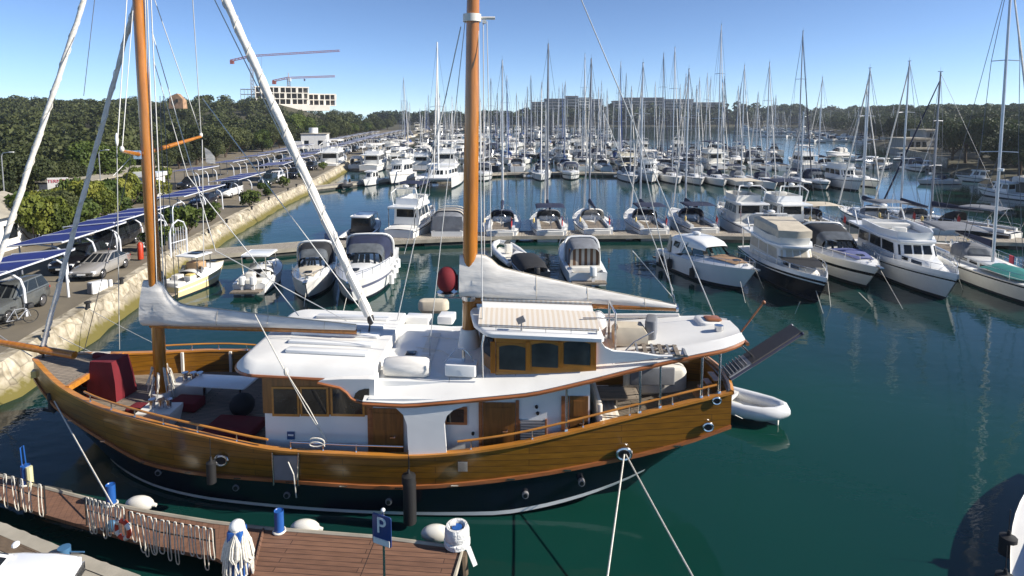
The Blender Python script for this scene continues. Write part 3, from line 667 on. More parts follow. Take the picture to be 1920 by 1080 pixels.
# foredeck fittings: winch boxes, mast coils
def deck_item(px,py): return on_deck(px,py)
for px,py,d in((300,795,(1.15,.85,.55)),(360,738,(1.3,.75,.5))):
    q=deck_item(px,py); mb=MB(); mb.loft([[(q.x+sx*d[0]/2*k,q.y+sy*d[1]/2*k,q.z+zz) for sx,sy in((-1,-1),(1,-1),(1,1),(-1,1))] for k,zz in((.85,0),(1,d[2]*.8),(1,d[2]))],True); wb=gb(mb,'winch_box',offwhite,smooth=False)
    for o in(-.25,.05,.3):
        mb=MB(); mb.cyl(q+Vector((o,.05,d[2])),q+Vector((o,.05,d[2]+.26)),.1,.08,10); mb.cyl(q+Vector((o,.05,d[2]+.26)),q+Vector((o,.05,d[2]+.3)),.12,n=10); gb(mb,'winch',steel,wb)
mb=MB()
rr=random.Random(3)
for k in range(9):
    a=k*.7; p=fb+Vector((.27*math.cos(a),.27*math.sin(a),.95+.15*(k%3)))
    mb.tube([p,p+Vector((.1*math.cos(a),.1*math.sin(a),-.45)),p+Vector((.16*math.cos(a),.16*math.sin(a),-.85)),p+Vector((.1*math.cos(a+.4),.1*math.sin(a+.4),-.45)),p+Vector((0,0,.03))],.026,5)
    mb.tube([p+Vector((.05,0,-.05)),p+Vector((.2*math.cos(a+.2),.2*math.sin(a+.2),-.6)),p+Vector((.02,.05,-.02))],.022,5)
gb(mb,'halyard_coils',rope,fm)
mb=MB(); mb.cyl(fb+Vector((0,0,0)),fb+Vector((0,0,.3)),.36,.32,14); gb(mb,'mast_foot',white,fm)
q=deck_item(110,712); mb=MB(); mb.cyl(q+Vector((0,-.35,.3)),q+Vector((0,.35,.3)),.2,n=12); mb.rbox(q+Vector((0,0,.15)),(.6,.5,.3),.05); gb(mb,'windlass',offwhite)
mb=MB(); mb.box(q+Vector((-.6,-.2,.35)),(.35,.3,.25),rz=.4); gb(mb,'anchor_chock',yellow)
# far-side bulwark posts and hanging rope tails
for X in(-13.2,-11.4,-9.9,-8.9):
    mb=MB(); y=axis(X)+hb(X)-.2; mb.box((X,y,zdeck(X)+.42),(.09,.09,.85)); gb(mb,'bulwark_post',offwhite)
for X in(-9.75,-8.75):
    mb=MB(); y=axis(X)+hb(X)-.28
    for k in range(6): mb.tube([(X+.03*k,y,zcap(X)-.02),(X+.06*k+.05,y-.08,zcap(X)-.45),(X+.05*k+.02,y-.05,zcap(X)-.75)],.02,5)
    gb(mb,'rope_tail',rope)
# ================================================================ setting
wm=bpy.data.materials.new('harbour_water'); wm.use_nodes=True; t=wm.node_tree; b=t.nodes['Principled BSDF']
b.inputs['Roughness'].default_value=.05; b.inputs['IOR'].default_value=1.33; b.inputs['Specular IOR Level'].default_value=.5
tc=t.nodes.new('ShaderNodeTexCoord'); n1=t.nodes.new('ShaderNodeTexNoise'); n1.inputs['Scale'].default_value=.045; n1.inputs['Detail'].default_value=2
t.links.new(tc.outputs['Object'],n1.inputs['Vector']); cr=t.nodes.new('ShaderNodeValToRGB')
cr.color_ramp.elements[0].position=.35; cr.color_ramp.elements[0].color=(.003,.026,.026,1); cr.color_ramp.elements[1].position=.68; cr.color_ramp.elements[1].color=(.0045,.046,.031,1)
t.links.new(n1.outputs[0],cr.inputs[0]); t.links.new(cr.outputs[0],b.inputs['Base Color'])
def nz(scale,sx,sy):
    mp=t.nodes.new('ShaderNodeMapping'); mp.inputs['Scale'].default_value=(sx,sy,1); t.links.new(tc.outputs['Object'],mp.inputs[0])
    n=t.nodes.new('ShaderNodeTexNoise'); n.inputs['Scale'].default_value=scale; n.inputs['Detail'].default_value=3; t.links.new(mp.outputs[0],n.inputs['Vector']); return n
na=nz(1.1,1,1.6); nb=nz(.16,1,1.3); ad=t.nodes.new('ShaderNodeMath'); ad.operation='MULTIPLY_ADD'; ad.inputs[1].default_value=2.2
t.links.new(nb.outputs[0],ad.inputs[0]); t.links.new(na.outputs[0],ad.inputs[2])
nr_=nz(.02,1,1); mrr=t.nodes.new('ShaderNodeMapRange'); mrr.inputs[1].default_value=.35; mrr.inputs[2].default_value=.65; mrr.inputs[3].default_value=.04; mrr.inputs[4].default_value=.26; t.links.new(nr_.outputs[0],mrr.inputs[0])
bp=t.nodes.new('ShaderNodeBump'); t.links.new(mrr.outputs[0],bp.inputs['Strength']); bp.inputs['Strength'].default_value=.22; bp.inputs['Distance'].default_value=.12
t.links.new(ad.outputs[0],bp.inputs['Height']); t.links.new(bp.outputs[0],b.inputs['Normal'])
mb=MB(); mb.add([(-4000,-200,0),(4000,-200,0),(4000,6000,0),(-4000,6000,0)],[(0,1,2,3)]); tag(mb.build('water',wm,smooth=False),kind='structure')
# ---------------------------------------------------------------- quay
def stone_mat():
    m=bpy.data.materials.new('quay_stone'); m.use_nodes=True; t=m.node_tree; b=t.nodes['Principled BSDF']; b.inputs['Roughness'].default_value=.9
    tc=t.nodes.new('ShaderNodeTexCoord'); v=t.nodes.new('ShaderNodeTexVoronoi'); v.inputs['Scale'].default_value=1.25
    n=t.nodes.new('ShaderNodeTexNoise'); n.inputs['Scale'].default_value=2.5; n.inputs['Detail'].default_value=6
    t.links.new(tc.outputs['Object'],v.inputs['Vector']); t.links.new(tc.outputs['Object'],n.inputs['Vector'])
    cr=t.nodes.new('ShaderNodeValToRGB'); cr.color_ramp.elements[0].color=(.24,.20,.13,1); cr.color_ramp.elements[0].position=.3; cr.color_ramp.elements[1].color=(.54,.48,.37,1); cr.color_ramp.elements[1].position=.68
    t.links.new(n.outputs[0],cr.inputs[0])
    ve=t.nodes.new('ShaderNodeTexVoronoi'); ve.feature='DISTANCE_TO_EDGE'; ve.inputs['Scale'].default_value=1.25; t.links.new(tc.outputs['Object'],ve.inputs['Vector'])
    vm=t.nodes.new('ShaderNodeMapRange'); vm.inputs[1].default_value=0; vm.inputs[2].default_value=.05; vm.inputs[3].default_value=.6; vm.inputs[4].default_value=1; t.links.new(ve.outputs[0],vm.inputs[0])
    vc=t.nodes.new('ShaderNodeSeparateXYZ'); t.links.new(v.outputs['Color'],vc.inputs[0]); vq=t.nodes.new('ShaderNodeMapRange'); vq.inputs[3].default_value=.7; vq.inputs[4].default_value=1.2; t.links.new(vc.outputs[0],vq.inputs[0])
    vx=t.nodes.new('ShaderNodeMath'); vx.operation='MULTIPLY'; t.links.new(vm.outputs[0],vx.inputs[0]); t.links.new(vq.outputs[0],vx.inputs[1])
    vs2=t.nodes.new('ShaderNodeVectorMath'); vs2.operation='SCALE'; t.links.new(cr.outputs[0],vs2.inputs[0]); t.links.new(vx.outputs[0],vs2.inputs['Scale'])
    # weed line: the stone just above the water is olive (a real growth band in the stone's own height)
    sx=t.nodes.new('ShaderNodeSeparateXYZ'); gm=t.nodes.new('ShaderNodeNewGeometry'); t.links.new(gm.outputs['Position'],sx.inputs[0])
    a=t.nodes.new('ShaderNodeMath'); a.operation='MULTIPLY_ADD'; a.inputs[1].default_value=-.9; t.links.new(n.outputs[0],a.inputs[0]); t.links.new(sx.outputs['Z'],a.inputs[2])
    mr=t.nodes.new('ShaderNodeMapRange'); mr.inputs[1].default_value=-.15; mr.inputs[2].default_value=.2; t.links.new(a.outputs[0],mr.inputs[0])
    mx=t.nodes.new('ShaderNodeMix'); mx.data_type='RGBA'; mx.inputs[6].default_value=(.13,.11,.025,1); t.links.new(mr.outputs[0],mx.inputs[0]); t.links.new(vs2.outputs[0],mx.inputs[7])
    t.links.new(mx.outputs[2],b.inputs['Base Color'])
    bp=t.nodes.new('ShaderNodeBump'); bp.inputs['Strength'].default_value=.5; bp.inputs['Distance'].default_value=.15; t.links.new(v.outputs[0],bp.inputs['Height']); t.links.new(bp.outputs[0],b.inputs['Normal'])
    return m
stone=stone_mat()
paving=mat('dusty_asphalt',(.17,.145,.105),.9,var=.22,scale=.35,detail=8)
concrete=mat('concrete',(.34,.31,.25),.9,var=.2,scale=1.5,detail=6,bump=.2)
earth=mat('shade_dark_earth',(.06,.055,.03),.95,var=.4,scale=.15,detail=6)  # dark ground colour stands in for shade in the gaps between trees
# quay edge from photo pixels at the coping height
QZ=1.25
qpx=[(-120,735),(0,690),(75,640),(150,592),(210,553),(300,492),(372,448),(440,410),(510,374),(585,342),(640,312),(690,287),(745,263)]
QE=[Z(a,b,QZ) for a,b in qpx]; QE=[QE[0]+(QE[0]-QE[1])*6]+QE+[QE[-1]+Vector((-8,160,0))]
def quay_x(Y):
    ys=[p.y for p in QE]; xs=[p.x for p in QE]; return float(np.interp(Y,ys,xs))
ts=[]; 
for i in range(len(QE)-1):
    k=max(2,int((QE[i+1]-QE[i]).length/1.5))
    for j in range(k): ts.append(QE[i].lerp(QE[i+1],j/k))
ts.append(QE[-1])
rr=random.Random(5); mb=MB(); rings=[]
for p in ts:
    j=lambda s:rr.uniform(-s,s)
    rings.append([(p.x-.75,p.y,QZ-.3),(p.x-.7,p.y,QZ+.2+j(.02)),(p.x-.08+j(.05),p.y,QZ+.2+j(.03)),(p.x+.1+j(.06),p.y,QZ+.02),(p.x+.3+j(.08),p.y,.75+j(.06)),(p.x+.6+j(.16),p.y,.3+j(.08)),(p.x+.95+j(.22),p.y,-.1),(p.x+2.2,p.y,-.8)])
mb.loft(rings,False); mb.solo('quay_wall',stone,'pale rough stone quay wall sloping into the water along the car park','wall')
mb=MB(); far=[(-95,p.y) for p in ts]
mb.loft([[(p.x-.7,p.y,QZ+.0),(p.x-30,p.y,QZ+.03),(-130,p.y,QZ+.05)] for p in ts],False); tag(mb.build('quay_pavement',paving,smooth=False),kind='structure')
# ---------------------------------------------------------------- hills
def base_x(Y): return float(np.interp(Y,[0,30,65,96,153,218,437,800],[-44,-46,-51,-58,-69,-72,-86,-120]))
def hill_h(X,Y):
    d=base_x(Y)-X
    if d<=0: return QZ-.6
    s=min(1,d/85.); s=s*s*(3-2*s)
    hm=float(np.interp(Y,[0,100,150,250,340,420,480,560,650],[.1,.2,.8,6.5,12,12,8,6,5]))
    hm+=7.5*math.exp(-((X+170)/48)**2-((Y-428)/40)**2)
    return QZ-.1+hm*s+.8*math.sin(X*.06+1)*math.sin(Y*.05)*s
mb=MB(); xs=np.linspace(-520,-36,60); ys=np.linspace(-30,700,74); vs=[];fs=[]
for y in ys:
    for x in xs: vs.append((x,y,hill_h(x,y)))
n=len(xs)
for i in range(len(ys)-1):
    for j in range(n-1): fs.append((i*n+j,i*n+j+1,i*n+n+j+1,i*n+n+j))
mb.add(vs,fs); tag(mb.build('hill',earth),kind='structure')
# far shore across the harbour
def far_h(X,Y):
    prof=float(np.interp(X,[-140,-90,-60,0,40,75,150,200,250,330,420,520,700],[1,2,1,2,8,10,11,10,11,8,6,4,3]))
    d=min(1,max(0,(Y-645)/60.)); return -.6+1.6*min(1,max(0,(Y-636)/5.))+prof*d*d*(3-2*d)
mb=MB(); xs=np.linspace(-260,800,70); ys=np.linspace(632,1000,24); vs=[];fs=[];n=len(xs)
for y in ys:
    for x in xs: vs.append((x,y,far_h(x,y)))
for i in range(len(ys)-1):
    for j in range(n-1): fs.append((i*n+j,i*n+j+1,i*n+n+j+1,i*n+n+j))
mb.add(vs,fs); tag(mb.build('far_hill',earth),kind='structure')
# right-hand headland: shoreline from photo pixels at the water's edge
SH=[Z(2150,440),Z(1990,400),Z(1920,378),Z(1860,352),Z(1800,333),Z(1750,315),Z(1690,290),Z(1640,272),Z(1580,256),Z(1500,246)]
SH=[SH[0]+Vector((15,-60,0))]+SH+[Vector((310,640,0))]
def shore_x(Y):
    return float(np.interp(Y,[p.y for p in SH],[p.x for p in SH]))
def head_h(X,Y):
    d=X-shore_x(Y)
    if d<0: return -.8
    s=min(1,d/70.); hm=float(np.interp(Y,[0,100,200,400,640],[1.2,2,4,8,9])); return -.2+min(1.3,d*.5)+hm*s*s*(3-2*s)
mb=MB(); ys=np.linspace(-20,760,80); vs=[];fs=[]; us=list(np.concatenate([[-4,0,1.5,4,8,14],np.linspace(22,420,20)])); n=len(us)
for y in ys:
    for u in us: X=shore_x(y)+u; vs.append((X,y,head_h(X,y)))
for i in range(len(ys)-1):
    for j in range(n-1): fs.append((i*n+j,i*n+j+1,i*n+n+j+1,i*n+n+j))
mb.add(vs,fs); tag(mb.build('headland',earth),kind='structure')
# ---------------------------------------------------------------- foliage
NPR=np.random.default_rng(11)
def cards(centers,normals,size,rng,aspect=1.):
    n=len(centers); r=rng.normal(size=(n,3)); a=np.cross(normals,r); a/=np.linalg.norm(a,axis=1)[:,None]+1e-9; b=np.cross(normals,a)
    s=size[:,None]*.5; v=np.stack([centers-a*s-b*s*.35,centers+a*s*.2-b*s,centers+a*s+b*s*.3,centers-a*s*.15+b*s],1)
    return v.reshape(-1,3)
def crown_pts(rng,n,R_,H,lobes,flat=.5):
    """leaf positions and normals of one crown centred at the origin of its base (z from 0 to H)"""
    L=[];
    for i in range(lobes):
        a=rng.uniform(0,2*PI); r=R_*math.sqrt(rng.uniform(0,1))*.72; z=H*rng.uniform(.22,.82); z=z*(1-.35*(r/R_)**2)
        q=R_*rng.uniform(.28,.52); L.append((r*math.cos(a),r*math.sin(a),z,q))
    L.append((0,0,H*.72,R_*.5)); L=np.array(L); w=L[:,3]**2; idx=rng.choice(len(L),n,p=w/w.sum())
    d=rng.normal(size=(n,3)); d[:,2]=d[:,2]*.9+.35; d/=np.linalg.norm(d,axis=1)[:,None]
    rad=L[idx,3]*(1-.4*rng.random(n)**2); c=L[idx,:3]+d*rad[:,None]*np.array([1,1,.8]); 
    nrm=d+rng.normal(size=(n,3))*.55; nrm/=np.linalg.norm(nrm,axis=1)[:,None]
    return c,nrm
def quads_mesh(name,V,m):
    n=len(V)//4; me=bpy.data.meshes.new(name); me.vertices.add(len(V)); me.vertices.foreach_set('co',V.astype(np.float32).ravel())
    me.loops.add(4*n); me.loops.foreach_set('vertex_index',np.arange(4*n,dtype=np.int32)); me.polygons.add(n)
    me.polygons.foreach_set('loop_start',np.arange(0,4*n,4,dtype=np.int32)); me.polygons.foreach_set('loop_total',np.full(n,4,dtype=np.int32))
    me.update(calc_edges=True); me.validate(); me.materials.append(m); return me
leafA=leaf_mat('leaf_oak',(.020,.027,.010),(.048,.061,.021),(.095,.108,.038),.35)
leafB=leaf_mat('leaf_light',(.022,.040,.008),(.055,.085,.016),(.11,.145,.03),.4)
leafY=leaf_mat('leaf_yellow_green',(.045,.065,.010),(.125,.15,.022),(.25,.25,.045),.6)
leafP=leaf_mat('leaf_pine',(.018,.030,.014),(.042,.062,.024),(.075,.10,.038),.4)
bark=mat('bark',(.07,.05,.035),.95,var=.3,scale=5,bump=.4)
TREES=[]
def tree_proto(name,seed,R_,H,trunk,n,size,lobes,m):
    rng=np.random.default_rng(seed); c,nr=crown_pts(rng,n,R_,H-trunk,lobes); c[:,2]+=trunk*.8
    V=cards(c,nr,size*rng.uniform(.6,1.3,n),rng)
    cm=quads_mesh(name+'_crown',V,m)
    mb=MB(); mb.tube([(0,0,-.6),(.1,.05,trunk*.5),(.05,-.05,trunk*1.1),(.15,.1,H*.62)],[.09*R_*.8,.07*R_*.8,.055*R_*.8,.02*R_*.8],7)
    for k in range(4):
        a=k*1.6+seed; mb.tube([(0,0,trunk*.8),(R_*.3*math.cos(a),R_*.3*math.sin(a),trunk*1.2+H*.1),(R_*.6*math.cos(a),R_*.6*math.sin(a),trunk+H*.33)],[.045*R_,.03*R_,.01*R_],5)
    tm=MB.build(mb,'trunk',bark); me=tm.data; bpy.data.objects.remove(tm)
    return (name,cm,me)
def put_tree(pr,loc,s,rz,label,group,cat='tree',sz=None):
    t=thing(pr[0],label,cat,loc,rz,group); t.scale=(s,s,sz or s)
    o=bpy.data.objects.new('crown',pr[1]); COL.objects.link(o); o.parent=t
    o=bpy.data.objects.new('trunk',pr[2]); COL.objects.link(o); o.parent=t
    return t
oakP=[tree_proto('broadleaf_tree',20+i,4.2,8.2,1.8,8000,.31,20,leafA) for i in range(4)]
lightP=[tree_proto('broadleaf_tree',30+i,4.0,8.0,1.2,8000,.30,20,leafB) for i in range(2)]
pineP=[tree_proto('pine_tree',40+i,4.6,9.5,4.0,7000,.31,17,leafP) for i in range(3)]
bushP=[tree_proto('shrub',50+i,1.2,2.2,.15,2600,.15,12,leafY) for i in range(3)]
gbushP=[tree_proto('bush',60+i,1.15,2.1,.15,900,.24,9,leafB) for i in range(2)]
# woods as one mass each
def wood(name,spots,label,m,n=750,card=.62):
    Vs=[]; rng=np.random.default_rng(len(spots))
    for (x,y,z,s) in spots:
        c,nr=crown_pts(rng,n,4.3*s,7.6*s,int(rng.integers(9,15))); Vs.append(cards(c+np.array([x,y,z+.6]),nr,card*s*rng.uniform(.6,1.3,n),rng))
    me=quads_mesh(name,np.concatenate(Vs),m); o=bpy.data.objects.new(name,me); COL.objects.link(o); return tag(o,label,'wood',kind='stuff')
rr=random.Random(21)
# front row of the left wood: individual trees
front=[]; Y=56.
while Y<440:
    front.append((base_x(Y)-rr.uniform(2,6),Y,rr.uniform(.7,1.1))); Y+=rr.uniform(5,7)*(1+Y/500)
for i,(x,y,s) in enumerate(front):
    lab='broadleaf tree in the front row of the wood along the left hillside'
    put_tree(oakP[i%4] if rr.random()<.75 else lightP[i%2],(x,y,hill_h(x,y)-.2),s,rr.uniform(0,6),lab,'trees at the front edge of the left wood')
for (px,py,Y,s,lab) in((178,330,82,1.0,'big round light green tree standing in front of the dark wood behind the yellow shrubs'),(118,395,54,.55,'small dark green tree between the white name board and the yellow shrubs'),(560,235,225,1.5,'tall light green tree rising above the white hut by the car park')):
    p=W(px,py,Y); h=hill_h(p.x,Y) if p.x<base_x(Y) else QZ; put_tree(lightP[0] if s!=.55 else oakP[0],(p.x,Y,h-.2),s,1.,lab,None)
sp=[]
for k in range(7000):
    y=rr.uniform(45,560); x=base_x(y)-rr.uniform(7,60+y*.55)
    if x/y<-1.05 or len(sp)>620: continue
    if any((x-a)**2+(y-b)**2<(5.2+y*.006)**2 for a,b,_,_ in sp[-400:]): continue
    if 385<y<470 and -215<x<-120: continue
    sp.append((x,y,hill_h(x,y)-1,rr.choice((.55,.7,.85,.95,1.05,1.2))*rr.uniform(.9,1.1)*(1+y*.0004)))
print('wood',len(sp))
wood('hillside_wood',sp,'dense dark green wood covering the hill on the left',leafA)
# right headland
front=[]; Y=70.
while Y<330:
    front.append((shore_x(Y)+rr.uniform(5,9),Y,rr.uniform(.85,1.25))); Y+=rr.uniform(5.5,8)*(1+Y/500)
for i,(x,y,s) in enumerate(front):
    if 150<y<205: x+=16
    put_tree(pineP[i%3] if i%3 else oakP[i%4],(x,y,head_h(x,y)-.3),s,rr.uniform(0,6),'dark pine in the row of trees along the right-hand shore' if i%3 else 'dark broadleaf tree among the pines on the right-hand shore','trees along the right-hand shore')
sp=[]
for k in range(9000):
    y=rr.uniform(60,650); x=shore_x(y)+rr.uniform(11,40+y*.35)
    if x/y>1.3 or len(sp)>620: continue
    if any((x-a)**2+(y-b)**2<(5.5+y*.008)**2 for a,b,_,_ in sp[-300:]): continue
    if 150<y<205 and x<shore_x(y)+26: continue
    sp.append((x,y,head_h(x,y)-.8,rr.uniform(.9,1.3)*(1+y*.0004)))
wood('headland_wood',sp,'dark wood covering the headland on the right',leafP)
sp=[]
for k in range(4000):
    y=645+abs(rr.gauss(0,40)); x=rr.uniform(-150,520)
    if len(sp)>330: break
    if any((x-a)**2+(y-b)**2<7.5**2 for a,b,_,_ in sp): continue
    sp.append((x,y,far_h(x,y)-.8,rr.uniform(1.5,2.2)))
wood('far_shore_wood',sp,'belt of trees on the far shore below the hotels',leafP,n=260,card=1.1)
# ---------------------------------------------------------------- shrubs by the car park
rs_=random.Random(12)
for i,(px,py,s) in enumerate(((18,470,1.9),(48,476,1.6),(80,470,1.5),(105,455,1.7),(30,445,1.8),(70,440,1.7),(125,440,1.5),(150,425,1.5),(172,412,1.4),(195,405,1.5),(218,398,1.4),(240,392,1.5),(262,388,1.3),(95,425,1.5),(290,385,1.5),(135,412,1.4),(205,388,1.4),(250,376,1.4),(225,415,1.3),(185,425,1.2),(275,378,1.4),(160,438,1.2),(300,368,1.3))):
    q=Z(px,py,QZ); put_tree(bushP[i%3] if i%3 else gbushP[i%2],(q.x-1.5,q.y+3,QZ-.1),s*.95,i*1.3,'yellow-green shrub in the sunny hedge between the carports and the wood','shrubs beside the car park',cat='shrub',sz=s*rs_.uniform(.8,1.55))
for i,(px,py,s) in enumerate(((308,468,1.05),(363,438,1.35),(408,414,.95),(479,386,1.0),(507,366,.9),(538,350,.85),(575,335,.8),(612,318,.8),(640,305,.8))):
    q=Z(px,py,QZ+.1); put_tree(gbushP[i%2],(q.x-.6,q.y,QZ),s,i*1.1,'round green bush growing just behind the stone quay wall','bushes along the quay edge',cat='bush')
# ================================================================ boat kit: local frame, bow towards +X, z=0 at the waterline
class Hull:
    def __init__(s,L,B,fb,fs,rake=.10,sternw=.88,flare=.28,tumble=0,p=2.1,sheer=1.7,full=.38):
        s.L,s.B,s.fb,s.fs,s.rake,s.sw,s.fl,s.p,s.sh,s.full=L,B,fb,fs,rake,sternw,flare,p,sheer,full
    def w(s,t):
        a=s.full
        if t<a: k=s.sw+(1-s.sw)*math.sin(t/a*PI/2)
        else: k=1-((t-a)/(1-a))**s.p
        return max(s.B/2*k,.03)
    def z(s,t): return s.fs+(s.fb-s.fs)*t**s.sh
    def pt(s,t,h,sd):
        z=s.z(t)*h if h>=0 else h*.5; f=1-(1-h)*s.fl*(.35+1.3*t*t)*(.6 if h>0 else .75)
        x=-s.L/2+s.L*t-(1-h)*s.rake*s.L*max(0,(t-.45)/.55)**2
        return Vector((x,sd*s.w(t)*max(f,.05),z))
    def mesh(s,stripe=(.78,.88),n=16,rows=None,boot=1):
        hs=[1.]+([stripe[1],stripe[0]] if stripe else [.8])+[.5,.14,.05,-.7]; k=len(hs); mb=MB(); rings=[]
        for i in range(n+1):
            t=i/n; rings.append([s.pt(t,h,-1) for h in hs]+[s.pt(t,h,1) for h in hs[::-1]])
        si=1 if stripe else -9
        def mf(i,j):
            j=min(j,2*k-2-j)
            if j==si: return 1
            if j>=k-3 and boot: return 2
            return 0
        mb.loft(rings,False,mf=mf); mb.add(rings[0][::-1],[tuple(range(2*k))],0); return mb
    def deck(s,n=16,t0=0,t1=1,crown=.08,dz=-.03,ins=.0):
        mb=MB(); rs=[]
        for i in range(n+1):
            t=t0+(t1-t0)*i/n; w=max(s.w(t)-ins,.01); rs.append([Vector((-s.L/2+s.L*t,u*w,s.z(t)+dz+crown*(1-u*u)*min(1,w))) for u in(-1,-.6,0,.6,1)])
        mb.loft(rs,False); return mb
    def rail(s,t0,t1,h,r=.018,n=14,posts=5,ins=.08,mid=1):
        mb=MB()
        ts=np.linspace(t0,t1,n)
        P=lambda t,sd,k:Vector((-s.L/2+s.L*t-(.03*s.L*(t>.97)*0),sd*max(s.w(t)-ins,.02),s.z(t)+k))
        pts=[P(t,-1,h) for t in ts]+[P(t,1,h) for t in ts[::-1]]; mb.tube(pts,r,5)
        if mid: mb.tube([P(t,-1,h*.5) for t in ts]+[P(t,1,h*.5) for t in ts[::-1]],r*.6,4)
        for t in np.linspace(t0,t1,posts):
            for sd in(-1,1): mb.cyl(P(t,sd,0),P(t,sd,h),r*.9,n=5)
        return mb
def house(x0,x1,w0,w1,z0,z1,sf=.3,sb=.1,si=.12,nw=3,wz=(.4,.86),rf=.25,pillar=.12,back=True,front=True,proud=.012):
    """cabin: returns (body, glass) builders; x0 back, x1 front"""
    def out(f,k=0.):
        a=x0+sb*f-k; b=x1-sf*f+k; wb=w0/2-si*f+k; wf=w1/2-si*f+k; pts=[]
        for i in range(nw+1): u=i/nw; pts.append((a+(b-rf-a)*u,wb+(wf-wb)*u))
        for i in range(1,4): q=i/4*PI/2; pts.append((b-rf+rf*math.sin(q),wf-rf*.9*(1-math.cos(q))))
        pts.append((b,wf-rf*.9)); 
        return pts+[(x,-y) for x,y in pts[::-1]]
    Z_=lambda f:z0+(z1-z0)*f
    body=MB(); body.loft([[(x,y,Z_(f)) for x,y in out(f)] for f in(0,wz[0],wz[1],.94)]+[[(x,y,z1) for x,y in out(1.,-.05)]],True)
    gl=MB(); o0=out(wz[0],proud);o1=out(wz[1],proud); n=len(o0)
    def q(a,b,e):
        A=Vector((*o0[a],Z_(wz[0])));B=Vector((*o0[b],Z_(wz[0])));C=Vector((*o1[b],Z_(wz[1])));D=Vector((*o1[a],Z_(wz[1])))
        gl.add([A.lerp(B,e),A.lerp(B,1-e),D.lerp(C,1-e),D.lerp(C,e)],[(0,1,2,3)])
    for i in range(nw): q(i,i+1,pillar); q(n-1-i,n-2-i,pillar)
    if front:
        m=n//2; q(nw+2,nw+3,0.04); q(n-3-nw,n-4-nw,.04)
        A=o0[m-1];B=o0[m];C=o1[m];D=o1[m-1]
        for u in(0,1/3,2/3):
            L=lambda p,q_,k:(p[0]+(q_[0]-p[0])*k,p[1]+(q_[1]-p[1])*k); u0,u1=u+.03,u+.303
            gl.add([(*L(A,B,u0),Z_(wz[0])),(*L(A,B,u1),Z_(wz[0])),(*L(D,C,u1),Z_(wz[1])),(*L(D,C,u0),Z_(wz[1]))],[(0,1,2,3)])
    if back: q(n-1,0,.1)
    return body,gl
def arch(xs,ws,hs,z0,n=10,sq=.55,th=.03):
    """canopy: arches across the boat at stations xs with half width ws and height hs"""
    mb=MB(); rs=[]
    for x,w,h in zip(xs,ws,hs):
        r=[]
        for k in range(n+1):
            a=PI*k/n; c,s_=math.cos(a),math.sin(a)
            r.append(Vector((x,w*math.copysign(abs(c)**sq,c),z0+h*abs(s_)**sq)))
        rs.append(r)
    mb.loft(rs,False); return mb
def sub(par,mb,name,m,**k): return mb.build(name,m,par,**k)
def fender(par_loc,p,L=.6,r=.12,m=None,label='',group=None,rz=0):
    mb=MB(); q=Vector(p); mb.tube([q+Vector((0,0,L/2+.12)),q+Vector((0,0,L/2)),q+Vector((0,0,L/2-.06)),q+Vector((0,0,-L/2+.06)),q+Vector((0,0,-L/2))],[.03,.05,r,r,.04],10); mb.tube([q+Vector((0,0,L/2+.1)),q+Vector((0,0,L/2+.7))],.012,4)
    return mb.solo('fender',m or white,label,'fender',group)
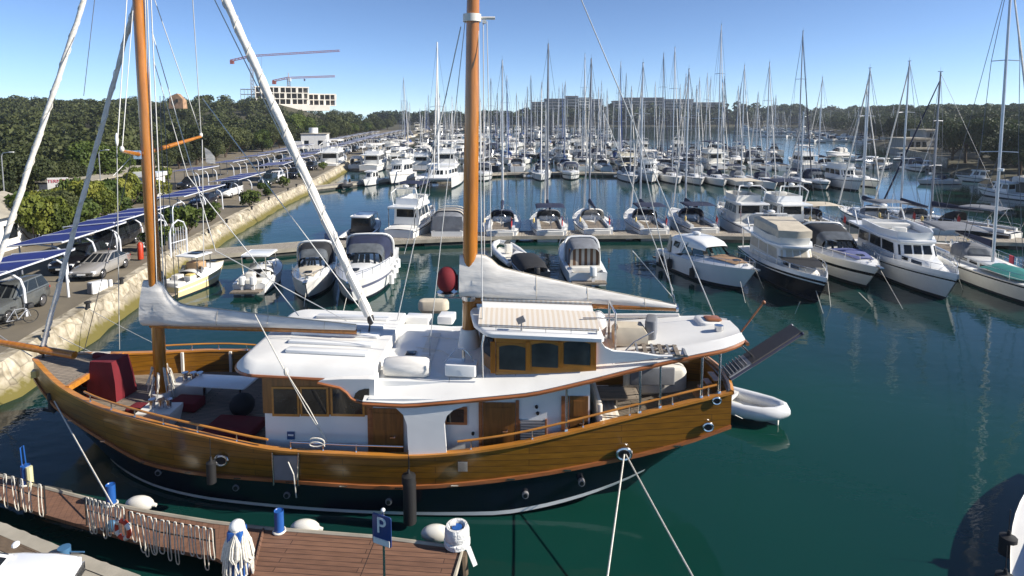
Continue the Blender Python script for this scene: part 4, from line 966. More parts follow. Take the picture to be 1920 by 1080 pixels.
# ---------------- kinds
def sailboat(name,label,L=12,B=3.7,hullm=white,hood=canvas_navy,bim=None,mastm=alu,MH=17,stripem=None,cover=canvas_navy,detail=1,jib=canvas_white,furl_=1,wood=0):
    r=thing(name,label,'sailing yacht'); H=Hull(L,B,1.35,1.1,rake=.09,sternw=.72,flare=.3,p=2.0)
    sub(r,H.mesh((.84,.92) if stripem else None,14),'hull',[hullm,stripem or hullm,bottom]); sub(r,H.deck(),'deck',teak if wood else deckwhite)
    b,g=house(-.08*L,.26*L,B*.56,B*.3,1.12,1.62,sf=.9,sb=.1,si=.16,nw=4,wz=(.35,.75),rf=.3,back=False,front=False); c=sub(r,b,'coachroof',white); sub(c,g,'window',glass)
    mb=MB(); mb.loft([[(-.47*L,y,1.12),(-.08*L,y,1.16),(-.08*L,y,1.42),(-.47*L,y,1.36)] for y in(-B*.33,-B*.25)],True); mb.loft([[(-.47*L,y,1.12),(-.08*L,y,1.16),(-.08*L,y,1.42),(-.47*L,y,1.36)] for y in(B*.25,B*.33)],True); sub(r,mb,'cockpit_coaming',white)
    mb=MB(); mb.box((-.28*L,0,1.15),(.36*L,B*.46,.06)); sub(r,mb,'cockpit_floor',teak)
    x0=-.1*L; hd=arch([x0-.55,x0,x0+.5,x0+1.15],[B*.31,B*.32,B*.3,B*.2],[.98,1.02,.8,.12],1.38); h=sub(r,hd,'spray_hood',hood)
    mb=arch([x0+.44,x0+1.0],[B*.25,B*.19],[.80,.34],1.42); sub(h,mb,'clear_window',clear)
    if bim: mb=arch([-.44*L,-.36*L,-.25*L,-.17*L],[B*.36]*4,[.16,.24,.24,.14],3.0,8,.5); bi=sub(r,mb,'bimini',bim); mb=MB(); [mb.tube([(-.4*L,sd*B*.36,3.02),(-.32*L,sd*B*.36,1.35)],.02,5) or mb.tube([(-.22*L,sd*B*.36,3.02),(-.32*L,sd*B*.36,1.35)],.02,5) for sd in(-1,1)]; sub(bi,mb,'bimini_frame',steel)
    mx=.07*L; mb=MB(); mb.tube([(mx,0,1.5),(mx-.05,0,MH*.6),(mx-.12,0,MH)],[.11,.1,.075],8); m=sub(r,mb,'mast',mastm)
    for zz,w in((MH*.42,1.15),(MH*.70,.85)):
        mb=MB(); mb.tube([(mx-.15,-w,zz-.05),(mx-.02,0,zz),(mx-.15,w,zz-.05)],.032,5); sub(m,mb,'spreader',mastm)
    mb=MB(); mb.box((mx-.1,0,MH+.06),(.5,.06,.06)); mb.cyl((mx-.1,0,MH),(mx-.1,0,MH+.5),.012,n=4); sub(m,mb,'masthead',alud)
    if detail: mb=MB(); mb.cyl((mx+.22,0,MH*.36),(mx+.22,0,MH*.36+.16),.2,n=10); sub(m,mb,'radar',white)
    mb=MB(); top=(mx-.12,0,MH-.1); bow=H.pt(.985,1,0); bow.y=0
    wt=.02
    mb.tube([top,(-.485*L,0,1.2)],wt,4)
    for sd in(-1,1):
        mb.tube([top,(mx-.15,sd*.85,MH*.7-.05),(mx-.15,sd*1.15,MH*.42-.05),(mx-.2,sd*B*.46,1.25)],wt,4); mb.tube([(mx-.02,0,MH*.42),(mx-.5,sd*B*.45,1.25)],wt*.8,4)
    sub(r,mb,'rigging',wired)
    mb=MB(); a=bow+Vector((-.1,0,.15)); b=Vector((mx-.1,0,MH*.95)); mb.tube([a,a.lerp(b,.06),a.lerp(b,.5),b],[.05,.1,.085,.05],6); sub(r,mb,'furled_jib',jib)
    bz=2.55; bl=.36*L; mb=MB(); mb.tube([(mx-.1,0,bz),(mx-bl,0,bz+.12)],.075,7); bo=sub(r,mb,'boom',mastm)
    mb=MB(); n=8; mb.loft([[(mx-.08-(bl-.25)*i/n,.19*(1-.45*i/n)*math.cos(a),bz+.05+.12*i/n+(.55-.38*i/n)*(.5+.5*math.sin(a))) for a in np.linspace(0,2*PI,9)[:-1]] for i in range(n+1)],True); sub(bo,mb,'sail_cover',cover)
    if detail:
        sub(r,H.rail(.02,.99,.6,.016,16,7),'guard_rail',steel)
        mb=MB(); mb.tube([(-.33*L,.42*math.cos(a),1.95+.42*math.sin(a)) for a in np.linspace(0,2*PI,15)[:-1]],.018,5,closed=True); mb.cyl((-.33*L+.05,0,1.15),(-.33*L+.05,0,1.95),.09,n=7); sub(r,mb,'steering_wheel',steel)
        mb=MB(); mb.ell((-.42*L,B*.42,1.9),(.16,.1,.28),8,6); sub(r,mb,'horseshoe_buoy',yellow)
        mb=MB(); mb.cyl((-.49*L,-B*.25,1.1),(-.53*L,-B*.25,2.6),.02,n=5); fs_=sub(r,mb,'flag_staff',steel); mb=MB(); mb.loft([[(-.525*L-.08*k,-B*.25+.06*math.sin(k*1.7),2.5-.10*k),(-.51*L-.08*k,-B*.25+.06*math.sin(k*1.7),1.95-.10*k)] for k in range(6)],False); sub(fs_,mb,'flag',mat('red_flag',(.4,.03,.03),.8))
        mb=MB(); mb.loft([[(-.5*L+.02,-B*.3,1.02),(-.5*L+.02,B*.3,1.02),(-.5*L+.02,B*.3,.35),(-.5*L+.02,-B*.3,.35)],[(-.5*L-.08,-B*.28,.98),(-.5*L-.08,B*.28,.98),(-.5*L-.08,B*.28,.4),(-.5*L-.08,-B*.28,.4)]],True); sub(r,mb,'stern_platform',offwhite)
    return r
def express(name,label,L=10,B=3.3,fb=1.55,fs=1.1,hullm=white,stripem=navy,canopy=canvas_navy,style='canopy',pad=None,detail=1,hw=None,topm=None):
    """open / hardtop express cruiser"""
    r=thing(name,label,'motor boat'); H=Hull(L,B,fb,fs,rake=.14,sternw=.9,flare=.3,p=2.3,sheer=1.3,full=.42)
    sub(r,H.mesh((.58,.7),16),'hull',[hullm,stripem,bottom])
    d=MB(); rs=[]; n=14
    for i in range(n+1):
        t=.36+.64*i/n; w=max(H.w(t)-.04,.01); up=.42*math.sin(min(1,(1-t)/.42)*PI/2)*min(1,(w/.8)); rs.append([Vector((-L/2+L*t-.02,u*w,H.z(t)-.02+up*(1-abs(u)**2.6))) for u in(-1,-.85,-.6,-.3,0,.3,.6,.85,1)])
    d.loft(rs,False); sub(r,d,'foredeck',white)
    mb=MB(); mb.box((-.5*L+.29*L*1.0,0,fs-.25),(.56*L,B*.82,.08)); sub(r,mb,'cockpit_floor',teak)
    mb=H.deck(10,0,.42,.0,-.02); 
    mb=MB()
    for sd in(-1,1): mb.loft([[Vector((-L/2+L*t,sd*H.w(t),H.z(t)-.01)),Vector((-L/2+L*t,sd*(H.w(t)-.28),H.z(t)+.05)),Vector((-L/2+L*t,sd*(H.w(t)-.36),H.z(t)-.3))] for t in np.linspace(0,.5,8)],False)
    sub(r,mb,'side_deck',white)
    mb=MB(); mb.rbox((-.4*L,0,fs-.05),(.7,B*.75,.5),.12); sub(r,mb,'rear_seat',offwhite); mb=MB(); mb.rbox((-.2*L,-.5,fs+.0),(.6,.6,.7),.1); mb.rbox((-.2*L,.5,fs),(.6,.6,.7),.1); sub(r,mb,'helm_seat',offwhite)
    mb=MB(); mb.box((-.5*L-.35,0,.35),(.8,B*.8,.1)); sub(r,mb,'swim_platform',teak)
    zb=H.z(.45)+.18; hw_=B*.41
    if style in('canopy','hardtop'):
        ws,gl=house(-.18*L,.17*L,B*.84,B*.62,zb-.1,zb+.85,sf=1.05,sb=.25,si=.2,nw=2,wz=(.12,.96),rf=.55,back=False,pillar=.03)
        sub(r,gl,'windscreen',glass if style=='canopy' else glassg)
        if style=='hardtop':
            mb=arch([-.34*L,-.26*L,-.1*L,.02*L,.075*L],[B*.33,B*.36,B*.35,B*.31,B*.27],[.42,.66,.72,.58,.3],zb+.6,12,.45); t=sub(r,mb,'hardtop',topm or white)
            mb=MB()
            for sd in(-1,1): mb.sheet([(-.30*L,sd*B*.39,fs),(-.16*L,sd*B*.41,zb),(-.1*L,sd*B*.36,zb+.95),(-.3*L,sd*B*.36,zb+.9)],.06)
            sub(r,mb,'side_wing',topm or white); mb=MB()
            for sd in(-1,1):
                mb.sheet([(-.27*L,sd*(B*.395),zb+.35),(-.21*L,sd*(B*.405),zb+.3),(-.19*L,sd*(B*.375),zb+.75),(-.26*L,sd*(B*.37),zb+.75)],.09)
            sub(r,mb,'side_window',glass)
            mb=MB(); mb.ell((-.18*L,0,zb+1.42),(.32,.32,.14),12,6); sub(t,mb,'radar',white); mb=MB(); mb.loft([[(-.34*L,-B*.36,fs+.1),(-.34*L,B*.36,fs+.1),(-.34*L,B*.33,zb+1.05),(-.34*L,-B*.33,zb+1.05)],[(-.40*L,-B*.36,fs+.1),(-.40*L,B*.36,fs+.1),(-.36*L,B*.33,zb+1.0),(-.36*L,-B*.33,zb+1.0)]],True); sub(r,mb,'rear_curtain',canvas_beige)
        else:
            mb=arch([-.36*L,-.28*L,-.14*L,-.02*L,.03*L],[B*.36,B*.4,B*.40,B*.36,B*.3],[1.2,1.5,1.62,1.42,1.0],zb-.12,12,.42); t=sub(r,mb,'canopy',canopy)
            mb=arch([-.015*L,.055*L],[B*.352,B*.33],[1.36,.9],zb-.08,12,.42); sub(t,mb,'clear_front',clear)
            mb=MB()
            pts=[]
            for k in range(13):
                a=PI*k/12; c,s_=math.cos(a),math.sin(a); pts.append((-.22*L+.5*abs(s_)*1.2,B*.44*math.copysign(abs(c)**.42,c),zb-.2+1.78*abs(s_)**.42))
            mb.tube(pts,[.09]*13,6); sub(r,mb,'radar_arch',white)
    elif style=='open':
        ws,gl=house(-.1*L,.12*L,B*.74,B*.5,zb-.05,zb+.5,sf=.5,sb=.2,si=.12,nw=2,wz=(.1,.96),rf=.35,back=False,pillar=.02); sub(r,gl,'windscreen',clear)
    if pad:
        mb=MB(); rs=[]
        for i in range(7):
            t=.62+.24*i/6; w=(H.w(t)-.04)*.62; up=.42*math.sin(min(1,(1-t)/.42)*PI/2)*min(1,(H.w(t)/.8))
            z=H.z(t)+up+.0; rs.append([Vector((-L/2+L*t,u*w,z+.06-.10*u*u)) for u in(-1,-.5,0,.5,1)])
        mb.loft(rs,False); sub(r,mb,'sun_pad',pad)
    mb=MB(); mb.rbox((.30*L,0,H.z(.8)+.36),(.45,.45,.05),.08); sub(r,mb,'deck_hatch',glass)
    if detail:
        sub(r,H.rail(.55,.985,.5,.018,12,6,mid=0),'bow_rail',steel); mb=MB(); mb.box((L/2-.05,0,H.z(1)+.02),(.7,.25,.08)); sub(r,mb,'anchor_roller',steel)
        mb=MB(); mb.cyl((.40*L,0,H.z(.9)),(.40*L,0,H.z(.9)+.2),.1,n=8); sub(r,mb,'windlass',steel)
    return r
def flybridge(name,label,L=12,B=3.9,hullm=white,stripem=navy,body=white,top=None,detail=1,bim=None,cover=None):
    r=thing(name,label,'motor yacht'); H=Hull(L,B,2.0,1.35,rake=.1,sternw=.9,flare=.34,p=2.2,sheer=1.5)
    sub(r,H.mesh((.84,.9),16),'hull',[hullm,stripem,bottom]); sub(r,H.deck(crown=.12),'deck',deckwhite)
    mb=MB()
    for sd in(-1,1): mb.loft([[Vector((-L/2+L*t,sd*H.w(t),H.z(t))),Vector((-L/2+L*t-.0,sd*(H.w(t)*.99),H.z(t)+.32*(t>.05))),Vector((-L/2+L*t,sd*(H.w(t)*.99-.07),H.z(t)+.32)),Vector((-L/2+L*t,sd*(H.w(t)-.1),H.z(t)-.02))] for t in np.linspace(.5,1,10)],False)
    sub(r,mb,'bulwark',hullm)
    b,g=house(-.30*L,.16*L,B*.8,B*.62,1.5,3.25,sf=.75,sb=.0,si=.1,nw=3,wz=(.42,.86),rf=.45,pillar=.06); c=sub(r,b,'saloon',body); sub(c,g,'window',glass)
    b,g=house(.1*L,.33*L,B*.56,B*.3,1.8,2.35,sf=.5,sb=.1,si=.12,nw=2,wz=(.3,.75),rf=.35,back=False,front=False); c2=sub(r,b,'fore_cabin',body); sub(c2,g,'window',glass)
    mb=MB(); o=[(-.44*L,B*.42),(.0*L,B*.42),(.13*L,B*.26),(.145*L,0),(.13*L,-B*.26),(0,-B*.42),(-.44*L,-B*.42)]
    mb.loft([[(x*k,y*k,z) for x,y in o] for k,z in((.98,3.2),(1,3.26),(1,3.34),(.99,3.4))],True); fd=sub(r,mb,'fly_deck',white)
    o2=[(-.28*L,B*.36),(-.02*L,B*.37),(.09*L,B*.25),(.115*L,0),(.09*L,-B*.25),(-.02*L,-B*.37),(-.28*L,-B*.36)]
    mb=MB(); mb.loft([[(x,y,3.4) for x,y in o2],[(x+.1,y*1.04,4.0) for x,y in o2],[(x+.08,y*.98,4.0) for x,y in o2],[(x,y*.95,3.46) for x,y in o2]],True,(0,0)); sub(r,mb,'fly_coaming',body)
    mb=MB(); mb.rbox((.0*L,-.5,3.75),(.5,.9,.7),.1); sub(r,mb,'helm_console',offwhite); mb=MB(); mb.rbox((-.2*L,0,3.65),(.7,B*.6,.5),.12); sub(r,mb,'fly_seat',offwhite)
    mb=MB()
    for sd in(-1,1): mb.tube([(-.30*L,sd*B*.4,3.3),(-.36*L,sd*B*.40,4.6),(-.30*L,sd*B*.3,5.0)],.06,6)
    mb.tube([(-.30*L,-B*.3,5.0),(-.30*L,B*.3,5.0)],.07,6); ra=sub(r,mb,'radar_arch',white)
    mb=MB(); mb.ell((-.3*L,0,5.2),(.3,.3,.16),10,6); mb.cyl((-.3*L,.7,5),(-.3*L,.7,6.3),.02,n=5); sub(ra,mb,'radar',white)
    if bim: mb=arch([-.28*L,-.2*L,-.05*L,.05*L],[B*.4]*4,[.12,.22,.22,.12],5.3,8,.5); bi=sub(r,mb,'bimini',bim); mb=MB(); [mb.cyl((x*L,sd*B*.39,3.9),(x*L,sd*B*.39,5.32),.025,n=5) for x in(-.26,.03) for sd in(-1,1)]; sub(bi,mb,'bimini_frame',steel)
    mb=MB(); [mb.cyl((-.43*L,sd*B*.4,1.4),(-.43*L,sd*B*.4,3.3),.04,n=6) for sd in(-1,1)]; sub(r,mb,'deck_post',steel)
    mb=MB(); mb.box((-.5*L-.3,0,.35),(.8,B*.84,.1)); sub(r,mb,'swim_platform',teak)
    if detail: sub(r,H.rail(.35,.985,.75,.02,14,7,mid=1),'bow_rail',steel)
    return r
def pilot(name,label,L=7,B=2.5,hullm=white,stripem=navy,roofm=white,body=white):
    r=thing(name,label,'motor boat'); H=Hull(L,B,1.25,.8,rake=.12,sternw=.9,flare=.3,p=2.2)
    sub(r,H.mesh((.7,.8),12),'hull',[hullm,stripem,bottom]); sub(r,H.deck(12,.45,1,.14),'foredeck',deckwhite)
    mb=MB(); mb.box((-.26*L,0,.55),(.46*L,B*.8,.06)); sub(r,mb,'cockpit_floor',grey)
    mb=MB()
    for sd in(-1,1): mb.loft([[Vector((-L/2+L*t,sd*H.w(t),H.z(t)-.01)),Vector((-L/2+L*t,sd*(H.w(t)-.18),H.z(t)+.03)),Vector((-L/2+L*t,sd*(H.w(t)-.22),H.z(t)-.3))] for t in np.linspace(0,.5,6)],False)
    sub(r,mb,'side_deck',white)
    b,g=house(-.16*L,.2*L,B*.7,B*.5,.8,2.25,sf=.55,sb=.0,si=.12,nw=2,wz=(.42,.88),rf=.3); c=sub(r,b,'cabin',body); sub(c,g,'window',glass)
    mb=MB(); mb.rbox((-.03*L,0,2.3),(.32*L+.5,B*.62,.1),.2); sub(r,mb,'roof',roofm)
    mb=MB(); mb.rbox((-.5*L-.12,0,.95),(.42,.42,.55),.15); mb.box((-.5*L-.12,0,.35),(.2,.18,.9)); sub(r,mb,'outboard_motor',black)
    sub(r,H.rail(.5,.985,.5,.018,10,5,mid=0),'bow_rail',steel); return r
def catamaran(name,label,L=13,B=7.4,MH=19):
    r=thing(name,label,'catamaran')
    for sd in(-1,1):
        H=Hull(L,1.55,1.75,1.5,rake=.02,sternw=.8,flare=.35,p=2.2); q=H.mesh(None,12); q.v=[(x,y+sd*(B/2-.78),z) for x,y,z in q.v]; sub(r,q,'hull',[white,white,navy]); q=H.deck(crown=.03); q.v=[(x,y+sd*(B/2-.78),z) for x,y,z in q.v]; sub(r,q,'deck',deckwhite)
    mb=MB(); mb.box((-.06*L,0,1.25),(.72*L,B-1.5,.6)); sub(r,mb,'bridge_deck',white)
    b,g=house(-.3*L,.18*L,B*.72,B*.5,1.5,2.85,sf=1.4,sb=0,si=.2,nw=3,wz=(.3,.8),rf=.9,pillar=.08); c=sub(r,b,'saloon',white); sub(c,g,'window',glass)
    mb=MB(); mb.rbox((-.36*L,0,3.05),(.34*L,B*.72,.14),.4); sub(r,mb,'hard_bimini',white); mb=MB(); [mb.cyl((-.5*L,sd*B*.33,1.4),(-.5*L,sd*B*.33,3),.04,n=5) for sd in(-1,1)]; sub(r,mb,'deck_post',steel)
    mb=MB(); mb.tube([(.46*L,-B/2+.8,1.55),(.46*L,B/2-.8,1.55)],.11,7); sub(r,mb,'cross_beam',alu); mb=MB(); mb.add([(.30*L,-B/2+1.5,1.5),(.46*L,-B/2+1.5,1.5),(.46*L,B/2-1.5,1.5),(.30*L,B/2-1.5,1.5)],[(0,1,2,3)]); mb=mb; sub(r,mb,'trampoline',grey)
    mx=.08*L; mb=MB(); mb.tube([(mx,0,2.7),(mx-.1,0,MH)],[.16,.12],8); m=sub(r,mb,'mast',white)
    mb=MB(); mb.tube([(mx-.2,-1.4,MH*.55),(mx,0,MH*.56),(mx-.2,1.4,MH*.55)],.04,5); sub(m,mb,'spreader',alu)
    mb=MB(); mb.tube([(mx-.1,0,MH*.9),(.46*L,0,1.7)],.09,6); sub(r,mb,'furled_jib',canvas_white)
    mb=MB()
    for sd in(-1,1): mb.tube([(mx-.1,0,MH),(mx-.2,sd*1.4,MH*.55),(-.05*L,sd*B*.46,1.6)],.02,4)
    sub(r,mb,'rigging',wired)
    mb=MB(); mb.tube([(mx-.1,0,3.6),(-.4*L,0,3.7)],.12,7); bo=sub(r,mb,'boom',alu); mb=MB(); mb.loft([[(mx-.2-.45*L*i/6,.25*math.cos(a),3.7+(.55-.3*i/6)*(.5+.5*math.sin(a))) for a in np.linspace(0,2*PI,9)[:-1]] for i in range(7)],True); sub(bo,mb,'sail_cover',canvas_grey)
    return r
def rib(name,label,L=5.5,B=2.2,tube=white,inner=offwhite,cover=None,console=True,motor=black):
    r=thing(name,label,'inflatable boat'); mb=MB(); w=B/2-.24; pts=[(-L/2,-w,.42),(-L*.2,-w,.42),(L*.1,-w,.45),(L*.3,-w*.82,.52),(L*.43,-w*.45,.6),(L*.48,0,.64),(L*.43,w*.45,.6),(L*.3,w*.82,.52),(L*.1,w,.45),(-L*.2,w,.42),(-L/2,w,.42)]
    mb.tube(pts,[.16,.25,.26,.26,.25,.24,.25,.26,.26,.25,.16],10); sub(r,mb,'tube',tube)
    mb=MB(); mb.loft([[(x,-y,.32),(x,0,.28),(x,y,.32),(x,0,-.25)] for x,y in((-L*.45,w),(-L*.1,w),(L*.2,w*.8),(L*.42,.1))],True); sub(r,mb,'floor',inner)
    mb=MB(); mb.box((-L*.15,0,.55),(.35,w*1.9,.12)); mb.box((-L*.38,0,.55),(.3,w*1.9,.12)); sub(r,mb,'thwart',inner)
    if console: mb=MB(); mb.rbox((L*.05,0,.75),(.5,.6,.75),.1); sub(r,mb,'console',inner); mb=MB(); mb.sheet([(L*.1,-.28,1.1),(L*.1,.28,1.1),(L*.06,.24,1.4),(L*.06,-.24,1.4)],.03); sub(r,mb,'windscreen',clear)
    if motor: mb=MB(); mb.rbox((-L/2-.05,0,.95),(.4,.36,.5),.12); mb.box((-L/2-.05,0,.4),(.16,.14,.8)); sub(r,mb,'outboard_motor',motor)
    return r
PH=lambda px,py,h:None
def at(root,px,py,deg,sh=0):
    q=Z(px,py,0); root.location=(q.x,q.y,0); root.rotation_euler=(0,0,R(deg)); return root

# ================================================================ boats where the photograph has them
def seg(sp,zs,bp_,zb):
    a=Z(*sp,zs); b=Z(*bp_,zb); a.z=b.z=0; d=b-a; return a,b,d.length,math.degrees(math.atan2(d.y,d.x))
def lay(root,a,b,L,deg):      # bow tip at b
    d=Vector((math.cos(R(deg)),math.sin(R(deg)),0)); c=b-d*L/2; root.location=c; root.rotation_euler=(0,0,R(deg)); return root
def seg_boat(fn,sp,zs,bp_,zb,Lmin,Lmax,*a_,**k):
    a,b,L,deg=seg(sp,zs,bp_,zb); L2=min(max(L,Lmin),Lmax); print(a_[0] if a_ else '',round(L,1),round(deg)); r=fn(*a_,L=L2,**k); lay(r,a,b,L2,deg); r['_L']=L2; return r
def loc2w(r,p): return Matrix.Translation(r.location)@Matrix.Rotation(r.rotation_euler.z,4,'Z')@Vector(p)
def hang_fender(r,p,L,rad,m,label,group):
    fender(None,loc2w(r,p),L,rad,m,label,group)
def mline(a,b,label,r=.02,sag=0.,group='mooring lines'):
    a=Vector(a);b=Vector(b); pts=[a.lerp(b,i/8)-Vector((0,0,sag*4*(i/8)*(1-i/8))) for i in range(9)]
    mb=MB(); mb.tube(pts,r,5); return mb.solo('mooring_line',rope,label,'rope',group)
# ---- right-hand group, bows towards the camera
b1=seg_boat(express,(1262,464),1.2,(1418,506),1.75,9.5,12.5,'sports_cruiser','white hardtop sports cruiser with brown sun pad on its foredeck',B=3.6,style='hardtop',stripem=white,pad=mat('brown_cushion',(.30,.19,.11),.85,bump=.2),fb=1.75,fs=1.2)
for k,x in enumerate((-.36,-.24,.06)): hang_fender(b1,(x*b1['_L'],-1.95,.62),.75,.2,black,'black round fender hanging on the side of the white hardtop sports cruiser','black fenders on the hardtop cruiser')
b2=seg_boat(flybridge,(1405,446),1.3,(1550,521),2.0,11,13,'flybridge_yacht','flybridge motor yacht with black hull, beside the hardtop sports cruiser',B=3.9,hullm=darkhull,stripem=white,body=offwhite)
b2.scale=(1,1,.86)
for c in b2.children:
    if c.name.startswith('bulwark'): c.data.materials[0]=white
    if c.name.startswith('saloon'):
        for g in c.children: g.data.materials[0]=canvas_beige
mb=MB(); L=b2['_L']; mb.loft([[(.1*L,y,2.5),(.2*L,y,2.48),(.33*L,y*.6,2.42)] for y in(-1.2,-.4,.4,1.2)],False); sub(b2,mb,'fore_cover',canvas_black)
mb=MB(); mb.loft([[(-.26*L,-1.45,z0),(-.26*L,1.45,z0),(.09*L,1.15,z1),(.12*L,0,z1),(.09*L,-1.15,z1)] for z0,z1 in((3.9,3.95),(4.75,4.55))]+[[(-.22*L,-1.2,4.95),(-.22*L,1.2,4.95),(.02*L,.95,4.8),(.04*L,0,4.8),(.02*L,-.95,4.8)]],True); sub(b2,mb,'flybridge_cover',canvas_beige)
b3=seg_boat(express,(1500,440),1.3,(1650,503),1.9,11.5,14,'express_cruiser','white express cruiser with black canopy and blue foredeck cushions',B=3.9,style='canopy',canopy=canvas_black,stripem=glass,pad=mat('blue_cushion',(.09,.11,.26),.8,bump=.2),fb=1.95,fs=1.3)
b4=seg_boat(flybridge,(1592,428),1.4,(1797,514),2.1,12.5,15,'trawler_yacht','large white trawler yacht with flybridge, beside the blue-cushioned express cruiser',B=4.5,stripem=navy,body=white)
b5=seg_boat(sailboat,(1752,452),1.2,(1975,545),1.5,13,16,'sailing_yacht','long white sailing yacht with teal cover on its foredeck',B=4.3,hood=canvas_grey,bim=canvas_grey,MH=22.5,hullm=offwhite,stripem=navy,jib=canvas_white)
b4.scale=(1,1,.9)
L=b5['_L']; mb=MB(); mb.loft([[(.12*L,y*1.0,1.75-.3*abs(y)),(.2*L,y*1.0,1.9-.25*abs(y)),(.33*L,y*.75,1.75-.2*abs(y)),(.36*L,y*.5,1.5)] for y in(-1.3,-.7,0,.7,1.3)],False); sub(b5,mb,'foredeck_cover',canvas_teal)
mb=MB(); mb.box((.1*L,.9,1.95),(.5,.08,.55)); sub(b5,mb,'red_bag',mat('red_cloth',(.5,.03,.06),.8))
for px0,py0,px1,py1 in((1388,528,1398,570),(1418,508,1432,542),(1500,566,1490,590),(1530,545,1544,590),(1552,528,1558,577),(1610,548,1634,572),(1652,508,1694,582),(1797,520,1806,545)):
    a=Z(px0,py0,1.3 if px0 in(1418,1552,1652,1797) else .9); b=Z(px1,py1,-.05); mline(a,b,'thin mooring line from a motor yacht bow down into the water',.018,group='bow lines of the right-hand group')
# ---- left group
fbt=seg_boat(express,(357,522),.7,(420,487),1.2,5.8,7.5,'fishing_boat','small open fishing boat with pale yellow hull, first boat from the quay',B=2.4,fb=1.15,fs=.75,style='open',hullm=mat('pale_yellow_hull',(.72,.60,.33),.35,var=.05),stripem=white,detail=0)
L=fbt['_L']; mb=MB(); mb.rbox((-.02*L,0,2.3),(1.7,1.7,.08),.12); t_=sub(fbt,mb,'roof',white); mb=MB(); mb.rbox((.02*L,0,2.35),(.9,.8,.05),.1); sub(t_,mb,'roof_hatch',glass); mb=MB(); [mb.tube([(x,sd*.72,.9),(x,sd*.76,2.27)],.035,5) for x in(-.13*L,.09*L) for sd in(-1,1)]; sub(t_,mb,'roof_frame',steel)
mb=MB(); mb.rbox((.03*L,.1,1.15),(.8,1.1,1.15),.1); sub(fbt,mb,'console',mat('tan_console',(.36,.23,.12),.6)); mb=MB(); mb.rbox((-.2*L,-.5,.95),(.5,.5,.5),.08); sub(fbt,mb,'fish_box',yellow)
mb=MB(); mb.rbox((-.5*L-.12,0,1.0),(.42,.4,.55),.14); mb.box((-.5*L-.12,0,.4),(.18,.16,.9)); sub(fbt,mb,'outboard_motor',black)
tt=seg_boat(express,(474,528),.7,(520,482),1.2,5.8,7,'centre_console_boat','small white boat with flat T-top roof beside the yellow fishing boat',B=2.4,fb=1.1,fs=.75,style='open',stripem=white,detail=0)
L=tt['_L']; mb=MB(); mb.rbox((-.12*L,0,2.35),(2.0,1.9,.09),.15); t_=sub(tt,mb,'roof',white); mb=MB(); [mb.tube([(x,sd*.75,.9),(x-.1,sd*.8,2.3)],.035,5) for x in(-.3*L,.05*L) for sd in(-1,1)]; sub(t_,mb,'roof_frame',steel)
for sd in(-.35,.35): mb=MB(); mb.rbox((-.5*L-.15,sd,1.0),(.42,.36,.6),.12); mb.box((-.5*L-.15,sd,.4),(.18,.16,.8)); sub(tt,mb,'outboard_motor',white)
wa=seg_boat(express,(606,470),1.0,(572,530),1.45,7.5,9,'walkaround_boat','white cabin boat with beige foredeck and black canopy',B=2.9,style='canopy',canopy=canvas_black,stripem=white,pad=canvas_beige,fb=1.45,fs=1.0)
mb=MB(); L=wa['_L']; mb.rbox((-.2*L,1.0,3.1),(.16,.75,.55),.1); sub(wa,mb,'solar_panel',mat('solar_blue',(.02,.035,.09),.2))
cr=seg_boat(express,(716,452),1.2,(654,532),1.8,10.5,12.5,'express_cruiser','large white express cruiser with navy canopy and a row of white fenders',B=3.9,style='canopy',canopy=canvas_navy,stripem=mat('grey_band',(.12,.13,.2),.3),fb=1.85,fs=1.25)
for k,x in enumerate((.12,.0,-.12,-.24)): hang_fender(cr,(x*cr['_L'],2.0,.75),.75,.17,white,'white fender hanging on the sunny side of the large express cruiser','white fenders on the express cruiser')
mline(Z(655,535,1.0),Z(640,600,0),'mooring line from the bow of the large express cruiser into the water',.018,group='bow lines of the left-hand boats'); mline(Z(575,535,.9),Z(570,575,0),'mooring line from the bow of the white cabin boat into the water',.018,group='bow lines of the left-hand boats')
seg_boat(rib,(985,500),.4,(935,452),.7,6,7.5,'inflatable_boat','white inflatable boat nosed against the pontoon right of the main mast',B=2.6)
co=seg_boat(pilot,(1006,516),.6,(968,476),.9,5,6.5,'covered_boat','small open boat under a black cover right of the main mast',B=2.3,hullm=darkhull,stripem=white)
for c in list(co.children):
    if c.name.split('.')[0] in('cabin','roof','bow_rail'):
        for g in list(c.children): bpy.data.objects.remove(g)
        bpy.data.objects.remove(c)
L=co['_L']; mb=arch([-.46*L,-.3*L,0,.25*L,.45*L],[.95,1.08,1.1,.85,.2],[.35,.75,.85,.55,.2],.75,12,.7); sub(co,mb,'boat_cover',canvas_black)
st=seg_boat(express,(1108,523),.8,(1066,448),1.3,8,10,'day_cruiser','white day cruiser with a striped rear curtain and white outboard right of the white inflatable',B=3.0,style='canopy',canopy=canvas_grey,stripem=white,fb=1.4,fs=.95)
L=st['_L']; mb=MB(); mb.loft([[(-.33*L,y,.9),(-.33*L,y,2.3)] for y in(-1.15,0,1.15)],False); sub(st,mb,'striped_curtain',stripe_mat('striped_curtain_cloth',(.55,.5,.42),(.16,.08,.04),.42,'Y',.5))
mb=MB(); mb.rbox((-.5*L-.25,-.3,1.1),(.5,.45,.75),.15); mb.box((-.5*L-.25,-.3,.4),(.2,.2,.9)); sub(st,mb,'outboard_motor',white)
